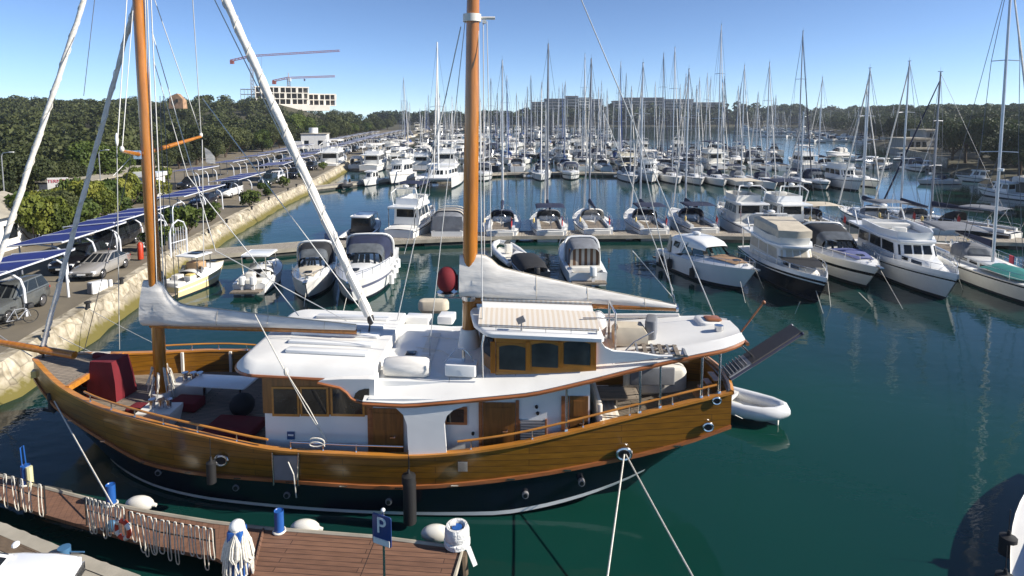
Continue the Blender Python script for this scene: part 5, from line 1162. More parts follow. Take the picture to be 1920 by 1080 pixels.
# ---- far side of the first pontoon: sterns towards the camera
def stern_at(root,px,py,z,deg,L):
    a=Z(px,py,z); d=Vector((math.cos(R(deg)),math.sin(R(deg)),0)); root.location=Vector((a.x,a.y,0))+d*L/2; root.rotation_euler=(0,0,R(deg)); return root
def mast_h(px,py,Y): return W(px,py,Y).z
mb_=pilot('cabin_boat','black and white cabin boat with twin outboards, stern to the first pontoon beside the quay',8.5,2.9,darkhull,white,white,mat('dark_cabin',(.03,.03,.035),.3)); stern_at(mb_,658,446,.8,86,8.5)
f=flybridge('flybridge_yacht','white cabin cruiser with navy bimini behind the large express cruiser with white fenders',L=9.5,B=3.2,stripem=navy,bim=canvas_navy); stern_at(f,748,440,.9,78,9.5)
cb=express('covered_cruiser','cruiser wholly under a grey boat cover with pale hoops',L=9,B=3.3,style='open',stripem=white); stern_at(cb,838,438,.9,90,9)
mb=arch([-4.3,-4.2,-2.5,.2,1.6],[1.5,1.55,1.6,1.5,1.1],[.3,1.5,1.9,1.7,.9],1.0,12,.5); sub(cb,mb,'boat_cover',canvas_grey)
mb=MB()
for x in(-3.2,-2.0,-.6): mb.loft([[(x+dx,1.63*math.copysign(abs(math.cos(a))**.5,math.cos(a)),1.02+1.9*abs(math.sin(a))**.5) for a in np.linspace(0,PI,12)] for dx in(0,.35)],False)
sub(cb,mb,'pale_hoops',canvas_beige)
mb=MB(); mb.loft([[(-4.32,y,.8),(-4.22,y,2.45)] for y in(-1.4,0,1.4)],False); sub(cb,mb,'rear_curtain',canvas_grey)
rowB=[(940,437,113,938,'white sailing yacht just right of the main mast, stern to the first pontoon','white',canvas_navy,None),
 (1034,436,82,1027,'sailing yacht with grey sprayhood and navy bimini, behind the white inflatable','white',canvas_grey,canvas_navy),
 (1122,434,110,1112,'white sailing yacht with white sprayhood behind the striped day cruiser','white',canvas_white,None),
 (1228,434,118,1215,'sailing yacht with dark blue cockpit tent, stern to the first pontoon','white',canvas_navy,canvas_navy),
 (1322,432,130,1298,'sailing yacht with navy hooped bimini behind the hardtop sports cruiser','white',canvas_navy,canvas_navy),
 (1560,432,210,1482,'sailing yacht with broad beige bimini behind the black-canopied express cruiser','white',canvas_navy,canvas_beige),
 (1690,425,128,1679,'sailing yacht with wide grey bimini behind the large trawler yacht','white',canvas_grey,canvas_grey),
 (1772,432,115,1774,'sailing yacht with low grey sprayhood right of the large trawler yacht','white',canvas_grey,None)]
for px,py,tp,tx,lab,h,hood,bim in rowB:
    Y=Z(px,py,.9).y; s=sailboat('sailing_yacht',lab,L=12,B=3.9,hood=hood,bim=bim,MH=min(24,mast_h(tx,tp,Y+6.5)),mastm=alud if px in(1034,1122) else alu,stripem=navy); stern_at(s,px,py,.9,90,12)
f=flybridge('flybridge_yacht','motor yacht with beige cockpit curtains and long grey top behind the black-hulled flybridge yacht',L=10,B=3.4,body=offwhite,bim=canvas_beige); stern_at(f,1420,432,.9,92,10)
f=flybridge('flybridge_yacht','motor yacht with blue bimini between the sailing yachts behind the express cruiser',L=10,B=3.5,bim=canvas_navy); stern_at(f,1500,434,.9,92,10)
s=sailboat('sailing_yacht','black-hulled sailing yacht lying across the end of the first pontoon at the right',L=13,B=3.8,hullm=darkhull,stripem=white,hood=canvas_black,bim=canvas_grey,MH=mast_h(1818,132,60),mastm=alud,jib=canvas_navy); a=Z(1905,437,1.0); stern_at(s,1905,440,.9,118,13)
# ---- second pontoon, front row (bows towards the camera)
prot={}
prot['sail']=sailboat('sailing_yacht','white sailing yacht on the near side of the second pontoon with the tallest mast',L=12.5,B=3.9,MH=18,hood=canvas_navy,detail=0)
prot['sailg']=sailboat('sailing_yacht','x',L=12,B=3.8,MH=17,hood=canvas_grey,bim=canvas_navy,detail=0,stripem=navy,cover=canvas_grey)
prot['saild']=sailboat('sailing_yacht','x',L=13,B=4,MH=18.5,hood=canvas_white,hullm=navy,stripem=white,detail=0,mastm=alud,jib=canvas_navy)
prot['fly']=flybridge('motor_yacht','x',L=12.5,B=4,detail=0,bim=canvas_white)
prot['flyb']=flybridge('motor_yacht','x',L=11,B=3.7,detail=0,bim=canvas_navy,body=offwhite)
prot['exp']=express('motor_boat','x',L=10,B=3.4,detail=0,canopy=canvas_navy)
prot['expw']=express('motor_boat','x',L=9.5,B=3.2,detail=0,canopy=canvas_white,stripem=white)
prot['flyc']=flybridge('motor_yacht','x',L=13,B=4.1,detail=0,hullm=navy,stripem=white,body=cream)
prot['sailb']=sailboat('sailing_yacht','x',L=11.5,B=3.7,MH=16.5,hood=mat('blue_canvas',(.02,.06,.22),.85),detail=0,cover=mat('blue_canvas',(.02,.06,.22),.85),stripem=mat('red_band',(.35,.03,.02),.4),wood=1,jib=mat('blue_canvas',(.02,.06,.22),.85))
prot['pil']=pilot('motor_boat','x',L=7.5,B=2.6)
used=set()
def put(kind,px,py,deg,label,group,s=1.,mh=None):
    q=Z(px,py,0); r=prot[kind]
    if kind not in used:
        used.add(kind); r.location=(q.x,q.y,0); r.rotation_euler=(0,0,R(deg)); r['label']=label; r.scale=(s,s,s)
        if group: r['group']=group
    else: r=dup(r,(q.x,q.y,0),R(deg),label,group,s)
    return r
at(rib('inflatable_boat','small dark inflatable boat with outboard at the quay end of the second pontoon',L=4.5,B=2,tube=canvas_black,inner=grey),649,352,-90)
at(pilot('cabin_boat','small white cabin boat with canvas front, second from the quay on the second pontoon',7.5,2.7,white,white,white),696,346,-97)
at(flybridge('motor_yacht','white motor cruiser with navy windows left of the catamaran',L=11,B=3.7,bim=None,stripem=grey),749,341,-97)
Yc=Z(824,348,0).y; at(catamaran('catamaran','big white sailing catamaran moored bow-out left of the main mast',MH=mast_h(822,78,Yc)),824,346,-92)
at(express('motor_boat','white express cruiser bow-out just right of the main mast on the second pontoon',L=10.5,B=3.6,canopy=canvas_navy),906,336,-86)
for kind,px,py,tp,lab in(('sail',1015,334,None,'white sailing yacht on the second pontoon, nearest to the main mast'),('exp',1070,334,None,'dark-windowed express cruiser on the second pontoon behind the tall bare masts'),('sailg',1180,338,None,'white sailing yacht on the second pontoon with its hull lit pale blue'),('fly',1215,338,None,'white motor yacht between sailing yachts on the second pontoon'),('sail',1258,340,90,'white sailing yacht on the second pontoon in front of the far hotels'),('sailg',1300,342,None,'white sailing yacht right of the motor yacht on the second pontoon'),('sail',1342,344,48,'white sailing yacht on the second pontoon with the tallest mast'),('sailg',1386,347,110,'white sailing yacht on the second pontoon next to the one with the tallest mast'),('sail',1432,350,118,'white sailing yacht on the second pontoon, third from its right end'),('saild',1490,350,68,'navy-hulled sailing yacht near the right end of the second pontoon'),('exp',1530,352,None,'white cruiser with navy canopy near the right end of the second pontoon'),('fly',1582,352,None,'white motor yacht at the right end of the second pontoon')):
    r=put(kind,px,py,-92+rnd.uniform(-4,4),lab,None,1.0)
    if tp:
        Y=Z(px,py,0).y; k=mast_h(px,tp,Y)/18.
        for c in r.children:
            if c.name.split('.')[0] in('mast','rigging','furled_jib'): c.scale=(1,1,k)
Y=Z(1608,345,0).y; r=put('sailg',1612,346,-92,'last white sailing yacht beyond the motor yacht ending the second pontoon',None)
rows=[(317,625,1545,90,'behind the second pontoon'),(306,700,1480,-90,'moored between the second and third pontoons'),(297,690,1450,-90,'before the third pontoon'),(288,720,1450,90,'behind the third pontoon'),(274,735,1200,-90,'on the fourth pontoon'),(269,745,1180,90,'on the fourth pontoon'),(259,760,1150,-90,'on the fifth pontoon'),(255,765,1140,90,'on the fifth pontoon'),(247,775,1130,-90,'on the most distant pontoon'),(244,780,1120,90,'on the most distant pontoon')]
desc={'flyc':'navy-hulled motor yacht with cream cabin','sailb':'white sailing yacht with bright blue sail cover','sail':'white sailing yacht with navy sprayhood','sailg':'white sailing yacht with grey sprayhood and navy bimini','saild':'navy-hulled sailing yacht','fly':'white motor yacht with white flybridge top','flyb':'white motor yacht with navy flybridge top','exp':'white motor boat with navy canopy','expw':'white motor boat with white canopy','pil':'small white cabin boat'}
nb=0
for py,x0,x1,deg,where in rows:
    Y=Z(960,py,0).y; step=F*4.5/Y*1.0 if py>280 else F*5.2/Y; px=x0+rnd.uniform(0,10)
    if py<265: step*=1.25
    while px<x1:
        k=rnd.choices(['sail','sailg','saild','fly','flyb','exp','expw','pil','flyc','sailb'],[6,5,1.5,2.0,1.8,1.4,1.2,.7,.8,2.5])[0]
        if px<900 and py>290: k=rnd.choices(['sail','fly','flyb','exp','expw'],[1,3,3,2,2])[0]
        r=put(k,px,py+rnd.uniform(-1.2,1.2)*(1 if py>265 else .4),deg+rnd.uniform(-5,5),desc[k]+' '+where,desc[k]+'s '+where,rnd.uniform(.85,1.22)); nb+=1
        if k.startswith('sail'):
            z=rnd.uniform(.78,1.08) if px<1000 else rnd.uniform(.9,1.3)
            for c in r.children:
                if c.name.split('.')[0] in('mast','rigging','furled_jib'): c.scale=(1,1,z)
        px+=step*rnd.uniform(.85,1.3)
for py,x0,x1 in((241,1400,1560),(247,1405,1610),(255,1440,1650),(264,1510,1690)):
    px=x0; Y=Z(1500,py,0).y
    while px<x1:
        k=rnd.choices(['sail','sailg','exp','expw','pil','fly'],[4,3,2,2,2,1])[0]
        put(k,px,py+(px-x0)*.03+rnd.uniform(-2,2),rnd.choice((-80,100,-60,120))+rnd.uniform(-15,15),desc[k]+' in the distant small-craft field',desc[k]+'s in the crowded field of small craft',rnd.uniform(.7,.95)); nb+=1
        px+=F*5.4/Y*rnd.uniform(.8,1.3)
print('row boats',nb)
for k,px,py,deg,s,lab in(('pil',1412,291,40,1.,'small white cabin boat at anchor left of the scattered moored boats'),('expw',1568,293,200,.9,'white motor boat at anchor in the open channel under the far moored boats'),('sail',1607,302,150,.6,'little white sailing boat at anchor in the channel, nearest the crowded field'),('pil',1633,315,220,1.1,'small white boat on a mooring left of the pale green one'),('pil',1656,316,30,1.0,'small white boat on a mooring right of its neighbour in mid channel'),('exp',1720,320,250,.9,'white motor boat with raised canopy moored by the stone quay of the villa'),('pil',1739,317,250,.8,'small boat with dark roof beside the canopied motor boat by the villa quay'),('sail',1757,345,185,.62,'small sailing boat with blue cover moored in front of the dark right-hand trees'),('pil',1834,341,140,.9,'small white boat under the dark trees at the right'),('pil',1880,370,110,.95,'small cream boat moored at the right edge below the trees'),('expw',1903,352,100,.7,'white motor boat at the right edge under the trees'),('pil',1690,300,180,.8,'small boat close to the stone wall left of the villa')):
    put(k,px,py,deg,lab,None,s)
# ---------------------------------------------------------------- pontoons
floatm=mat('pontoon_float',(.055,.055,.05),.9,var=.3)
def pontoon(pxs,z,w,label,segs=True):
    pts=[Z(a,b,z) for a,b in pxs]; r=thing('pontoon',label,'pontoon',pts[0].lerp(pts[-1],.5)*1.0); r.location.z=0
    def side(k,dz): 
        o=[]
        for i,p in enumerate(pts):
            d=(pts[min(i+1,len(pts)-1)]-pts[max(i-1,0)]); d.z=0; d.normalize(); nrm=Vector((-d.y,d.x,0)); o.append(p+nrm*k+Vector((0,0,dz)))
        return o
    def strip(k0,k1,z0,z1,name,m):
        A,B=side(k0,z1),side(k1,z1); C,D=side(k1,z0),side(k0,z0); mb=MB(); mb.loft([[A[i],B[i],C[i],D[i]] for i in range(len(pts))],True); return mb.build(name,m,r,w=True,smooth=False)
    strip(0,w,-.14,0,'walkway',dockgrey); strip(-.06,0,-.3,.03,'edge_beam',concrete); strip(w,w+.06,-.3,.03,'edge_beam',concrete)
    tot=sum((pts[i+1]-pts[i]).length for i in range(len(pts)-1)); n=int(tot/9)
    for i in range(n):
        u=(i+.5)/n*(len(pts)-1); j=int(u); f=u-j; p=pts[j].lerp(pts[j+1],f); d=(pts[j+1]-pts[j]); d.z=0; d.normalize(); nrm=Vector((-d.y,d.x,0)); c=p+nrm*w/2; mb=MB(); mb.rbox((c.x,c.y,z-.5),(6.5,w-.2,.85),.1,rz=math.atan2(d.y,d.x)); mb.build('float',floatm,r,w=True)
    return r
pontoon([(285,489),(450,474),(620,459),(760,451),(960,443),(1260,441),(1500,446),(1900,455),(2050,462)],.62,2.5,'long grey plank pontoon with boats on both sides beyond the motor sailer')
pontoon([(560,356),(690,341),(760,335),(950,325),(1100,324),(1300,329),(1600,342)],.62,2.4,'second plank pontoon beyond the open water fairway, busy with sailing yachts')
pontoon([(672,296),(760,293),(1000,291),(1470,293)],.62,2.4,'third pontoon hidden among the packed yachts')

# ================================================================ vehicles
tyre=mat('tyre',(.018,.018,.018),.85,var=.2); rim=mat('wheel_rim',(.45,.45,.47),.3,.9)
lampm=mat('headlamp',(.7,.72,.75),.1,var=.02); redl=mat('tail_lamp',(.35,.01,.01),.2,var=.05)
def car(label,col,loc,deg,kind='saloon',s=1.,name='parked_car',detail=1):
    r=thing(name,label,'car',loc,R(deg)); L,Wd,H={'saloon':(4.6,1.82,1.42),'suv':(4.5,1.86,1.66),'van':(5.2,1.98,2.05)}[kind]
    bm=mat('paint_%.3f_%.3f_%.3f'%col,col,.25,.3 if col[0]<.6 else 0,var=.03,coat=.8)
    bl={'saloon':.92,'suv':1.02,'van':1.12}[kind]; ho={'saloon':.80,'suv':.95,'van':1.02}[kind]; mb=MB(); rs=[]
    st=[(-L/2,.80,.55,bl-.12),(-L/2+.12,.93,.32,bl),(-L/2+.8,1,.24,bl),(-.1*L,1,.24,bl),(.16*L,1,.24,bl),(.22*L,.99,.24,bl-.02),(.36*L,.97,.24,ho),(.46*L,.90,.3,ho-.1),(L/2-.03,.76,.42,ho-.26)]
    for x,k,zb,zt in st:
        w=Wd/2*k; rs.append([(x,-w*.9,zb),(x,-w,zb+.15),(x,-w*1.0,zt*.62),(x,-w*.95,zt-.06),(x,-w*.82,zt),(x,0,zt+.035),(x,w*.82,zt),(x,w*.95,zt-.06),(x,w,zt*.62),(x,w,zb+.15),(x,w*.9,zb)])
    mb.loft(rs,True); body=sub(r,mb,'body',bm,angle=50)
    xr,xf,sf,sb={'saloon':(-.40*L,.20*L,1.15,1.0),'suv':(-.47*L,.18*L,.85,.35),'van':(-.48*L,.30*L,.8,.1)}[kind]
    b,g=house(xr,xf,Wd*.90,Wd*.86,bl-.02,H,sf=sf,sb=sb,si=.17,nw=3,wz=(.10,.86),rf=.18,pillar=.045,proud=.008); sub(r,b,'roof',bm); sub(r,g,'window',glass)
    for x in(-.30*L,.31*L):
        for sd in(-1,1):
            mb=MB(); mb.cyl((x,sd*(Wd/2-.21),.33),(x,sd*(Wd/2+.012),.33),.33,.32,18); w=sub(r,mb,'wheel',tyre); mb=MB(); mb.cyl((x,sd*(Wd/2),.33),(x,sd*(Wd/2+.022),.33),.22,.2,10); sub(w,mb,'rim',rim)
    if detail:
        for sd in(-1,1):
            mb=MB(); mb.ell((L/2-.22,sd*Wd*.34,ho-.2),(.16,.2,.07),8,5); sub(r,mb,'headlight',lampm); mb=MB(); mb.rbox((-L/2+.04,sd*Wd*.36,bl-.18),(.1,.3,.12),.03); sub(r,mb,'tail_light',redl)
            mb=MB(); mb.ell((.17*L,sd*(Wd/2+.06),bl+.06),(.08,.1,.07),8,5); sub(r,mb,'wing_mirror',bm)
        mb=MB(); mb.box((L/2-.03,0,.48),(.04,.5,.11)); sub(r,mb,'number_plate',white)
    r.scale=(s,s,s); return r
def carat(label,col,px,py,deg,kind='saloon',s=1.):
    q=Z(px,py,QZ+.02); return car(label,col,q,deg,kind,s)
carat('silver saloon car parked beside a dark car under the carport',(.40,.38,.35),190,512,-84)
carat('black estate car with its headlight on, left of the silver saloon',(.012,.012,.015),150,503,-84,'suv')
carat('grey car parked at the left edge beside the bicycle',(.13,.14,.14),14,590,-82,'suv',1.05)
carat('dark van parked under the second carport behind the silver saloon',(.02,.022,.028),214,464,-84,'van')
carat('dark blue car parked under the third carport with a pale bar over it',(.012,.035,.07),322,414,-86)
carat('white van parked at the far end of the fourth carport',(.75,.75,.74),430,368,-87,'van')
carat('dark car in the shade of the fourth carport left of the white van',(.02,.02,.03),382,385,-87)
carat('dark green car beyond the bush row under the fifth carport',(.02,.035,.03),503,346,-87,'suv')
q=Z(-95,1175,1.3); car('white car cut off by the bottom left corner, bonnet towards the pontoon',(.78,.79,.80),(q.x,q.y,1.32),12,'saloon')
# bicycle at the left edge
q=Z(36,610,QZ+.02); bk=thing('bicycle','dark bicycle leaning near the carport post at the quay edge','bicycle',q,R(60))
for x in(-.52,.52):
    mb=MB(); mb.tube([(x+.33*math.cos(a),0,.34+.33*math.sin(a)) for a in np.linspace(0,2*PI,19)[:-1]],.022,5,closed=True)
    for k in range(8): a=k*PI/4; mb.cyl((x,0,.34),(x+.32*math.cos(a),0,.34+.32*math.sin(a)),.004,n=3)
    sub(bk,mb,'wheel',black)
mb=MB()
for a,b in(((-.52,0,.34),(-.15,0,.85)),((-.15,0,.85),(.38,0,.82)),((.38,0,.82),(.52,0,.34)),((-.52,0,.34),(-.02,0,.3)),((-.02,0,.3),(-.18,0,.95)),((-.02,0,.3),(.37,0,.75)),((.38,0,.82),(.33,0,1.02))): mb.cyl(a,b,.02,n=6)
sub(bk,mb,'frame',alu); mb=MB(); mb.rbox((-.2,0,.98),(.26,.15,.06),.05); sub(bk,mb,'saddle',black); mb=MB(); mb.tube([(.4,-.3,1.0),(.33,0,1.04),(.4,.3,1.0)],.018); sub(bk,mb,'handlebar',black); mb=MB(); mb.rbox((.5,0,.9),(.3,.34,.25),.05); sub(bk,mb,'basket',black); mb=MB(); mb.box((-.02,0,.3),(.3,.3,.05)); sub(bk,mb,'pedals',black)
# ---------------------------------------------------------------- carports
solar=plank_mat('solar_panels',(.010,.018,.17),(.008,.014,.13),(.02,.03,.10),1.1,1.9,'XY',.6,0,gap=.02)
frame_w=mat('white_frame',(.62,.64,.68),.45,var=.05)
def carport(c,deg,L,Wd,label,group='blue carports along the quay'):
    r=thing('carport',label,'carport',(c.x,c.y,QZ),R(deg),group); zl,zh=2.45,2.75; n=max(2,round(L/3.0))
    for i in range(n):
        a,b=-L/2+L*i/n+.04,-L/2+L*(i+1)/n-.04; mb=MB(); mb.sheet([(a,Wd/2,zl),(a,-Wd/2,zh),(b,-Wd/2,zh),(b,Wd/2,zl)],.05); sub(r,mb,'roof_panel',solar,smooth=False)
    mb=MB()
    for i in range(n+1): x=-L/2+L*i/n; mb.sheet([(x-.03,Wd/2+.05,zl+.045),(x-.03,-Wd/2-.05,zh+.045),(x+.03,-Wd/2-.05,zh+.045),(x+.03,Wd/2+.05,zl+.045)],.06)
    for y,z in((Wd/2,zl),(-Wd/2,zh)): mb.box((0,y*1.01,z-.02),(L,.08,.08))
    sub(r,mb,'roof_frame',frame_w,smooth=False)
    for x in(-L/2+.6,0,L/2-.6):
        mb=MB(); y0=-Wd/2+.5; mb.tube([(x,y0-.4,0),(x,y0-.35,1.5),(x,y0-.2,2.0),(x,y0+.3,2.35),(x,y0+1.6,2.52)],[.07,.07,.065,.06,.05],7); sub(r,mb,'post',frame_w)
        mb=MB(); mb.cyl((x+.2,Wd/2-.5,0),(x+.2,Wd/2-.4,zl),.05,n=6); sub(r,mb,'rear_post',alud)
    return r
cps=[(18,508,9.5,'nearest'),(158,441,8.5,'second'),(250,407,10,'third'),(372,361,12,'fourth'),(462,333,12,'fifth')]
for px,py,L,nm in cps:
    q=Z(px,py,QZ+2.5); k=Z(px+30,py-9,QZ+2.5); carport(Vector((q.x-1.0,q.y,0)),94,L*.85,3.5,nm+' blue solar-roofed carport along the quay counted from the left edge',None)
Y=101.; i=0; carrow=[]; rr0=random.Random(2)
while Y<330:
    x=quay_x(Y); carport(Vector((x-7.0,Y,0)),94+rr0.uniform(-3,3),rr0.choice((7,9,11)),4.2,'blue solar-roofed carport in the far row nearest the water','far carports nearest the water')
    carrow.append((x-5.5,Y)); Y+=14.5
Y=92.
while Y<300:
    x=quay_x(Y); carport(Vector((x-16.5,Y,0)),94+rr0.uniform(-3,3),rr0.choice((7,9,11)),4.2,'blue solar-roofed carport in the far row nearest the wood','far carports nearest the wood'); carrow.append((x-15.5,Y)); Y+=14.5
rr=random.Random(8); pc=[car('dark parked car in the shade of the far carports',(.02,.022,.028),(0,0,0),0,'suv',detail=0),car('silver parked car in the shade of the far carports',(.36,.37,.38),(0,0,0),0,'saloon',detail=0),car('white parked car in the shade of the far carports',(.74,.75,.76),(0,0,0),0,'suv',detail=0)]
cu=set()
for x,y in carrow:
    for dy in(-3.2,3.0):
        if rr.random()<.8:
            k=rr.choices((0,1,2),(5,2,2))[0]; loc=(x+rr.uniform(-.3,.6),y+dy,QZ+.03); p=pc[k]; dg=R(rr.choice((-88,92)))
            p['group']=('dark','silver','white')[k]+' cars under the far carports'
            if k not in cu: cu.add(k); p.location=loc; p.rotation_euler=(0,0,dg)
            else: dup(p,loc,dg,p['label'],p['group'])
# ---------------------------------------------------------------- small structures by the car park
plaster=mat('white_plaster',(.72,.71,.68),.8,var=.07); blue_paint=mat('blue_paint',(.03,.09,.34),.5,var=.1)
q=Z(300,372,QZ); k=thing('kiosk','white kiosk with blue edges and a white roof board beside the carports','kiosk',(q.x-1.5,q.y,QZ),R(8))
mb=MB(); mb.box((0,0,1.4),(3.2,2.6,2.8)); sub(k,mb,'wall',plaster,smooth=False); mb=MB(); mb.box((0,-.1,3.15),(3.7,3.1,.5)); sub(k,mb,'roof_board',white,smooth=False)
for x in(-1.55,1.55): mb=MB(); mb.box((x,-1.33,1.4),(.16,.08,2.8)); sub(k,mb,'corner_trim',blue_paint,smooth=False)
mb=MB(); mb.box((.2,-1.33,1.75),(1.9,.06,.9)); w=sub(k,mb,'window',white,smooth=False)
for x in(-.3,.7): mb=MB(); mb.box((x,-1.37,1.75),(.7,.04,.7)); sub(w,mb,'pane',glass,smooth=False)
q=Z(112,398,QZ); s_=thing('name_board','white name board with red letters on posts among the shrubs','sign',(q.x,q.y,QZ),R(20))
mb=MB(); mb.box((0,0,3.1),(1.9,.12,1.5)); sub(s_,mb,'board',plaster,smooth=False)
for x in(-.8,.8): mb=MB(); mb.cyl((x,.1,0),(x,.1,2.6),.06); sub(s_,mb,'post',alud)
def text(par,body,size,loc,rot,m,name='lettering',ext=.01):
    cu_=bpy.data.curves.new(name,'FONT'); cu_.body=body; cu_.size=size; cu_.align_x='CENTER'; cu_.align_y='CENTER'; cu_.extrude=ext; o=bpy.data.objects.new(name,cu_)
    dg=None; COL.objects.link(o); bpy.context.view_layer.update(); me=bpy.data.meshes.new_from_object(o.evaluated_get(bpy.context.evaluated_depsgraph_get())); bpy.data.objects.remove(o)
    me.materials.clear(); me.materials.append(m); p=bpy.data.objects.new(name,me); COL.objects.link(p); p.location=loc; p.rotation_euler=rot
    if par: p.parent=par
    return p
text(s_,'TERMOS',.5,(0,-.075,3.45),(PI/2,0,0),mat('red_letters',(.45,.02,.05),.5))
q=Z(205,375,QZ); lb=thing('storage_shed','long low shed with pale roof between the shrubs and the wood','shed',(q.x-4,q.y+6,QZ),R(97)); mb=MB(); mb.box((0,0,1.3),(22,5,2.6)); sub(lb,mb,'wall',plaster,smooth=False); mb=MB(); mb.loft([[(x,-2.9,2.6),(x,2.9,2.9),(x,2.9,3.05),(x,-2.9,2.78)] for x in(-11.4,11.4)],True); sub(lb,mb,'roof',concrete,smooth=False)
q=Z(-30,470,QZ); lb=thing('garden_house','small pale house with grey roof at the left edge behind shrubs','house',(q.x-1,q.y,QZ),R(95)); mb=MB(); mb.box((0,0,1.5),(7,6,3)); sub(lb,mb,'wall',plaster,smooth=False); mb=MB(); mb.loft([[(x,-3.6,2.8),(x,0,4.1),(x,3.6,2.8),(x,3.6,2.95),(x,0,4.3),(x,-3.6,2.95)] for x in(-3.9,3.9)],True); sub(lb,mb,'roof',concrete,smooth=False); mb=MB(); mb.box((0,-3.03,1.5),(1.4,.06,1.1)); sub(lb,mb,'window',glass,smooth=False)
q=Z(618,285,QZ); h=thing('pump_house','white flat-roofed hut with a tank on top between carports and wood','hut',(q.x-4,q.y,QZ),R(10))
mb=MB(); mb.box((0,0,2.6),(7,6,5.2)); sub(h,mb,'wall',plaster,smooth=False); mb=MB(); mb.box((-5,-1,1.6),(4,5,3.2)); sub(h,mb,'annex',plaster,smooth=False); mb=MB(); mb.rbox((0,0,5.32),(7.5,6.5,.24),.1); sub(h,mb,'roof',concrete); mb=MB(); mb.cyl((-.5,0,5.4),(-.5,0,7),1.3,n=14); sub(h,mb,'tank',white)
for x in(-2,1.8): mb=MB(); mb.box((x,-3.03,2.8),(1.2,.06,1.3)); sub(h,mb,'window',glass,smooth=False)
def lamp(px,py,H,label,deg=0):
    q=Z(px,py,QZ); l=thing('street_lamp',label,'street lamp',(q.x,q.y,QZ),R(deg)); mb=MB(); mb.tube([(0,0,0),(0,0,H-.3),(.15,0,H),(.8,0,H+.1)],[.07,.05,.045,.04],7); sub(l,mb,'pole',alu); mb=MB(); mb.rbox((1.0,0,H+.1),(.5,.22,.1),.08); sub(l,mb,'lamp_head',white)
lamp(12,420,7,'slender street lamp at the left edge before the wood'); lamp(191,385,6.5,'slender street lamp between the furled sail and the foremast'); lamp(327,470,3.6,'low twin lamp post beside the arched gate',90)
q=Z(336,476,QZ); g=thing('pontoon_gate','pale arched gate at the quay end of the first pontoon','gate',(q.x,q.y,QZ-.1),R(80))
for y in(0,1.6):
    mb=MB(); mb.tube([(-.9,y,0),(-.9,y,1.9),(-.6,y,2.5),(0,y,2.75),(.6,y,2.5),(.9,y,1.9),(.9,y,0)],.06,6); sub(g,mb,'arch',frame_w)
mb=MB(); [mb.cyl((x,0,.1),(x,0,2.2),.02,n=4) for x in np.linspace(-.8,.8,7)]; mb.box((0,0,1.1),(1.7,.05,.06)); sub(g,mb,'gate_bars',frame_w)
q=Z(184,548,QZ); sp_=thing('service_pedestal','white service box with dark end standing on the quay edge','service box',(q.x,q.y,QZ),R(65)); mb=MB(); mb.rbox((0,0,.35),(.9,.5,.7),.04); sub(sp_,mb,'housing',white); mb=MB(); mb.box((-.47,0,.35),(.05,.44,.6)); sub(sp_,mb,'end_panel',grey,smooth=False); mb=MB(); mb.rbox((.75,0,.3),(.18,.2,.6),.04); sub(sp_,mb,'meter_post',white)
q=Z(264,488,QZ); mb=MB(); mb.tube([(q.x,q.y,QZ+.1),(q.x,q.y,QZ+1.2),(q.x,q.y,QZ+1.35)],[.2,.2,.1],10); mb.solo('fire_extinguisher_post',mat('red_paint',(.45,.04,.01),.4),'red post on the quay beside the foremast','post')
for i,(px,py) in enumerate(((88,632),(165,578),(228,532),(392,437),(425,418),(472,393),(504,375),(540,357),(556,350))):
    q=Z(px,py,QZ+.2); mb=MB(); mb.cyl(q,q+Vector((0,0,.3)),.12,.1,9); mb.ell(q+Vector((0,0,.33)),(.19,.19,.08),9,5); mb.solo('mooring_bollard',black,'small black mooring bollard on the coping of the stone quay wall','bollard','bollards on the quay wall')
# ---------------------------------------------------------------- hill-top buildings and cranes
conc_w=mat('fresh_concrete',(.82,.76,.66),.85,var=.1,scale=.3); dark_in=mat('interior_shade',(.05,.045,.04),.9,var=.3,scale=.3)  # near-black colour stands in for shade behind open floors and ruin window
def hx(px,Y,py=180): return W(px,py,Y).x
Yh=425.; ht=thing('unfinished_hotel','pale concrete hotel under construction on top of the wooded hill','building',(hx(540,Yh),Yh,16))
def block(px0,px1,zb,nf,fh,dep,Yf,bay=3.6):
    x0,x1=hx(px0,Yf),hx(px1,Yf); c=(x0+x1)/2; n=max(2,int((x1-x0)/bay))
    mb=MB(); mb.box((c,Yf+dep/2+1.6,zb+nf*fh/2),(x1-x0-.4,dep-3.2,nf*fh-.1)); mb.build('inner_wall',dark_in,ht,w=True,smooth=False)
    for k in range(nf+1):
        mb=MB(); mb.box((c,Yf+dep/2,zb+k*fh),(x1-x0+(.8 if k==nf else .2),dep,.55 if k<nf else .8)); mb.build('floor_slab',conc_w,ht,w=True,smooth=False)
    for k in range(nf):
        for i in range(n+1):
            x=x0+(x1-x0)*i/n; mb=MB(); mb.box((x,Yf+.35,zb+k*fh+fh/2),(.55 if (i+k)%3 else 1.5,.5,fh-.56)); mb.build('column',conc_w,ht,w=True,smooth=False)
block(484,577,19,3,4.0,16,Yh); block(579,630,18.5,2,4.0,12,Yh+3)
x0,x1=hx(459,Yh),hx(483,Yh); 
for k in range(4):
    mb=MB(); mb.box(((x0+x1)/2,Yh+5,19+k*3.4),(x1-x0,8,.35)); mb.build('scaffold_deck',alud,ht,w=True,smooth=False)
for i in range(5):
    mb=MB(); mb.box((x0+(x1-x0)*i/4,Yh+1,24.2),(.3,.3,10.6)); mb.build('scaffold_post',alud,ht,w=True,smooth=False)
mb=MB(); mb.box(((hx(470,Yh)+hx(615,Yh))/2,Yh+9,16.8),(hx(615,Yh)-hx(470,Yh),20,4)); mb.build('base_wall',conc_w,ht,w=True,smooth=False)
ht.rotation_euler=(0,0,R(24))
